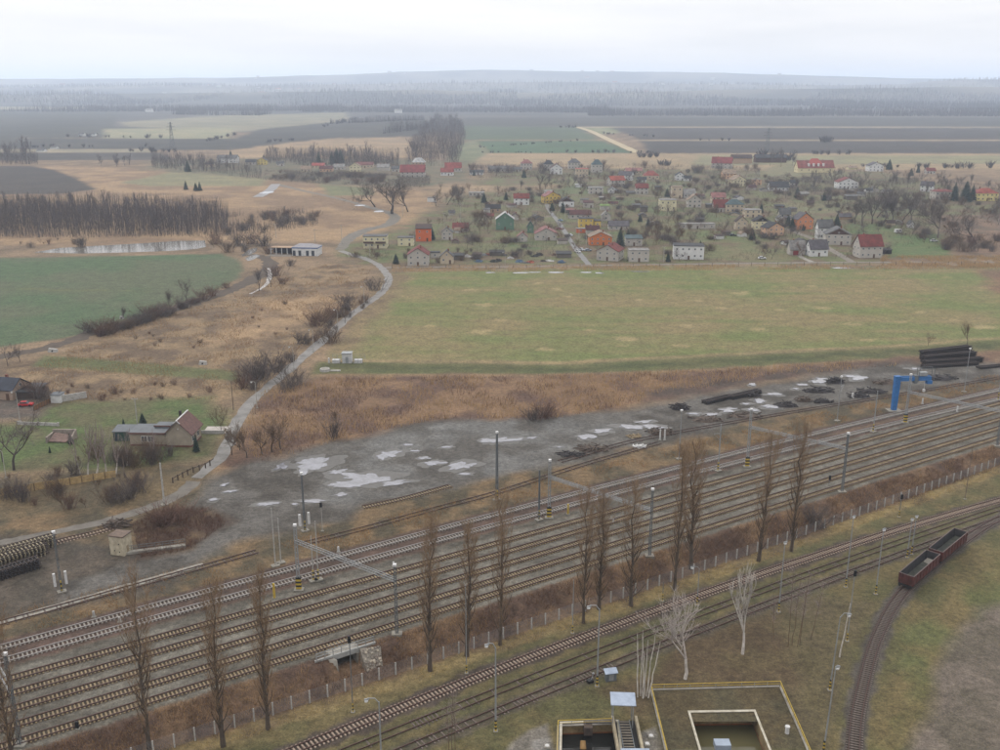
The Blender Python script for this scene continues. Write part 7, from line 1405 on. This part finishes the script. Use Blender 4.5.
cw = 24 * mpp(at(290, 250).y); MB().box(-gwd / 2 - cw, -gwd / 2 - .3, 4, 9.5, 3.6, 3.9).build('carport_roof', col(TANR), g0); MB().box(-gwd / 2 - cw, -gwd / 2 - .3, 9.2, 9.49, 0, 3.597).build('carport_back', col((92, 96, 104)), g0)
for i in range(5): MB().box(-gwd / 2 - cw + i * cw / 4.4, -gwd / 2 - cw + .35 + i * cw / 4.4, 4.1, 4.5, 0, 3.597).build('pillar', col(WHI), g0)
MB().box(-gwd / 2 - cw, -gwd / 2 - .2, -3, 4, .02, .09).build('forecourt', DIRT, g0)
# ------------------------------------------------------------------ vehicles
TYR = paint('tyre', (34, 34, 36), .9, .1, 2.0)
def car(px, py, rz, c, label, group='cars in the village'):
    root = empty('car', at(px, py), math.radians(rz)); tag(root, label, 'car', group); m = MB()
    pr = [(-2.1, .35), (2.1, .35), (2.15, .75), (1.3, .92), (-1.9, .98), (-2.15, .8)]
    for y0, y1, prf, nm, mt in ((-.82, .82, pr, 'body', paint('car_%d_%d_%d' % c, c, .3, .04, 1.0, spec=.5)), (-.7, .7, [(-1.75, .96), (.95, .92), (.3, 1.45), (-1.3, 1.45)], 'cabin', GLS), (-.66, .66, [(-1.3, 1.452), (.3, 1.452), (.2, 1.5), (-1.2, 1.5)], 'roof', paint('car_%d_%d_%d' % c, c))):
        n = len(prf); b = MB(); b.poly([(x, y0, z) for x, z in prf] + [(x, y1, z) for x, z in prf], [tuple(range(n)), tuple(range(2 * n - 1, n - 1, -1))] + [(i, i + n, (i + 1) % n + n, (i + 1) % n) for i in range(n)]); b.build(nm, mt, root)
    for x in (-1.3, 1.3):
        for y in (-.8, .8): MB().bar((x, y - .1, .32), (x, y + .1, .32), .32, .32, 12).build('wheel', TYR, root)
car(26, 406, 8, (196, 44, 46), 'red car in the yard of the slate-blue roofed house', 'cars left of the railway')
for px, py, rz, c, lb in ((560.5, 221, 118, (120, 150, 176), 'blue-grey car parked at the top of the village street'), (559, 229.5, 10, (180, 52, 46), 'red car beside the village street'), (570, 236, 120, (206, 206, 206), 'silver car on the village street, upper one'), (577.5, 252.5, 122, (232, 232, 232), 'white car on the village street near the bottom'), (588, 251, 10, (150, 160, 170), 'grey car parked by the orange gabled house'), (581, 250.5, 122, (214, 214, 214), 'silver car on the village street, lower one'), (934, 241.6, 0, (220, 220, 224), 'pale car under the large bare tree on the right'), (733, 236, 5, (52, 54, 64), 'dark car on the lawn behind the white block'), (724, 235, 0, (70, 64, 62), 'brown car left of the dark one on the lawn'), (272, 250, 0, (230, 230, 230), 'white car under the carport of the garage'), (279, 249.5, 0, (60, 110, 110), 'teal car in front of the garage carport'), (762, 259, 0, (220, 220, 220), 'white car in the garden near the front reeds')): car(px, py, rz, c, lb)
cv = empty('caravan', at(898, 233), math.radians(4)); tag(cv, 'white caravan standing on the lawn on the right', 'caravan'); MB().poly([(-2.3, -1.1, .5), (2.3, -1.1, .5), (2.3, 1.1, .5), (-2.3, 1.1, .5), (-2.1, -1.1, 2.5), (2.0, -1.1, 2.5), (2.0, 1.1, 2.5), (-2.1, 1.1, 2.5)], [(0, 3, 2, 1), (4, 5, 6, 7), (0, 1, 5, 4), (1, 2, 6, 5), (2, 3, 7, 6), (3, 0, 4, 7)]).build('body', col(WHI), cv)
for x in (-1.2, .9): MB().box(x - .5, x + .5, -1.16, -1.1, 1.3, 2.0).build('window', GLS, cv)
for y in (-1.0, 1.0): MB().bar((0, y - .1, .35), (0, y + .1, .35), .35, .35, 12).build('wheel', TYR, cv)
MB().beam((2.2, 0, .55), (3.5, 0, .5), .12, .1).build('drawbar', DSTEEL, cv)
# scrap yard and garden clutter
cl = [(62, 58, 56), (90, 84, 80), (210, 208, 204), (120, 96, 80), (96, 122, 150), (140, 140, 142), (170, 90, 70), (70, 74, 70)]
rr = random.Random(3)
for i in range(22):
    px = 458 + i * 5.1 + rr.uniform(-1.5, 1.5); py = rr.uniform(255, 263); heap(px, py, rr.uniform(3, 5.5), rr.uniform(.8, 2.0), 'heap of mixed scrap in the yard below the green house', paint('scrap_%d' % (i % 8), cl[i % 8], .8, .3, 1.5), 300 + i, 12, 'scrap_heap', 'scrap heap')
for i, (x0, x1, yb, yt, c, lb) in enumerate([(452, 464, 260, 254, DGR, 'low black shed at the left end of the scrap yard'), (489, 505, 256, 251.6, BLK2, 'long low black roof in the scrap yard'), (556, 572, 258, 252, DGR, 'dark low shed at the right end of the scrap yard'), (473, 482, 258, 253, BRN, 'small brown shed in the scrap yard'), (722, 731, 235.6, 231, BRN, 'small brown shed on the lawn behind the white block'), (640, 648, 212, 206, DGR, 'small dark garden shed near the lime green roof'), (566, 574, 213, 209, PNK, 'small pink-roofed shed beside the brown gabled house'), (775, 785, 209, 205, DGR, 'dark shed on the slope below the wide dark roof'), (846, 858, 200, 195, GRY, 'low grey shed below the red-roofed chalet'), (822, 832, 200.6, 196, BLK2, 'small black shed in the upper gardens'), (846, 855, 193, 190, LGR, 'pale low shed right of the red-roofed chalet'), (599, 606, 200, 197, LGR, 'pale low shed on the middle lawn'), (616, 624, 200, 198, TANR, 'flat tan shed on the middle lawn'), (706, 713, 208, 203.5, GRY, 'small shed left of the steep deep red roof'), (696, 704, 222, 218, DGR, 'dark shed above the very long low shed'), (655, 662, 190, 186, DGR, 'dark shed right of the orange-red roof'), (575, 582, 187.5, 184, WHI, 'tiny white shed above the yellow gabled house'), (632, 641, 208, 204, GRY, 'grey shed in the middle gardens')]):
    house(x0, x1, yb, yt, 's', c, (120, 112, 104) if c != WHI else WHI, lb, name='shed', cat='shed', win=False)
rr = random.Random(77)
for i in range(46):
    px = rr.uniform(440, 900); py = rr.uniform(186, 246)
    if px < 520 and py < 205: continue
    house(px, px + rr.uniform(6, 11), py, py - rr.uniform(3.4, 5.6), rr.choice('ggs'), rr.choice([GRY, DGR, BRN, LGR, MAR, PUR, TANR]), rr.choice([GWL, TWL, WHI, (150, 140, 128)]), 'small drab garden shed half hidden among the village trees', name='garden_shed', cat='shed', win=False, chim=0, ridge=rr.choice('xy'), rot=rr.uniform(-25, 25)).__getitem__(0)['group'] = 'drab garden sheds in the village'
# post and wire fence along the village front
Qf = spline(pxs([(392, 268.6), (560, 268), (760, 266), (1000, 265), (1100, 265)]), 7.0); vf = empty('post_fence', (*Qf[0], 0)); tag(vf, 'thin post and wire fence along the reeds below the village', 'fence'); pm2 = MB().box(-.09, .09, -.09, .09, 0, 2.0).mesh('post', TIMB)
for q in Qf: inst('post', pm2, vf, (q[0] - Qf[0][0], q[1] - Qf[0][1], 0))
V, F = sweep(Qf, 0, .03, .03, 1.5); link(bpy.data.objects.new('line_wire', rawmesh('line_wire', V - np.array((*Qf[0], 0)), F, WIRE)), vf)
# lattice pylons on the far plain
def pylon(b, top, label):
    p = at(*b); h = z_at(p.x, p.y, top); root = empty('power_pylon', p); tag(root, label, 'pylon', 'power pylons on the plain'); m = MB(); q = h * .08
    for sx in (-1, 1):
        for sy in (-1, 1): m.beam((sx * q, sy * q, 0), (sx * q * .15, sy * q * .15, h), h * .012, h * .012)
    for i in range(9):
        z0, z1 = h * i / 9, h * (i + 1) / 9; k0, k1 = q * (1 - .85 * i / 9), q * (1 - .85 * (i + 1) / 9); s = 1 if i % 2 else -1; m.beam((s * k0, -k0, z0), (-s * k1, -k1, z1), h * .007, h * .007); m.beam((s * k0, k0, z0), (-s * k1, k1, z1), h * .007, h * .007)
    m.build('tower', DSTEEL, root)
    for z, w_ in ((.7, .2), (.82, .16), (.93, .11)): MB().beam((-h * w_, 0, h * z), (h * w_, 0, h * z), h * .012, h * .012).build('cross_arm', DSTEEL, root)
pylon((172.5, 148), 122, 'grey lattice power pylon on the left of the plain'); pylon((767, 152), 128, 'faint lattice power pylon on the ploughed fields')
# far settlement specks on the hazy slopes
rr = random.Random(23)
def speck(px, py, w_, i):
    p = flat(px, py); x, y = float(p[0]), float(p[1]); z = float(hill(np.array([x]), np.array([y]))[0]); root = empty('far_building', (x, y, z)); tag(root, 'pale distant building in the hazy settlement near the horizon', 'building', 'hazy settlement near the horizon')
    h = w_ * rr.uniform(.35, .8); MB().box(-w_, w_, -w_ * .4, w_ * .4, -3, h).build('wall', col(WHI), root); gable_mesh(2 * w_, w_ * .8, h, w_ * .25, 'x', 1, .5).build('roof', col(rr.choice([RED, LGR, GRY, PNK])), root)
for i in range(90):
    px = rr.choice([rr.uniform(250, 470), rr.uniform(500, 760), rr.uniform(0, 1000)]); py = rr.uniform(91.5, 101); speck(px, py, rr.uniform(9, 20), i)

# ------------------------------------------------------------------ the air
HZ = bpy.data.materials.new('haze_air'); HZ.use_nodes = True; _n = HZ.node_tree; _n.nodes.clear()
_o = _n.nodes.new('ShaderNodeOutputMaterial'); _v = _n.nodes.new('ShaderNodeVolumePrincipled')
_v.inputs['Color'].default_value = (0.72, 0.83, 1.0, 1); _v.inputs['Density'].default_value = 0.000115; _v.inputs['Anisotropy'].default_value = 0.3
_n.links.new(_v.outputs[0], _o.inputs['Volume'])
_hz = MB().box(-60000, 60000, -300, 34000, -6, 275).build('haze', HZ); tag(_hz, 'pale blue winter haze lying over the whole plain', 'haze', kind='stuff')
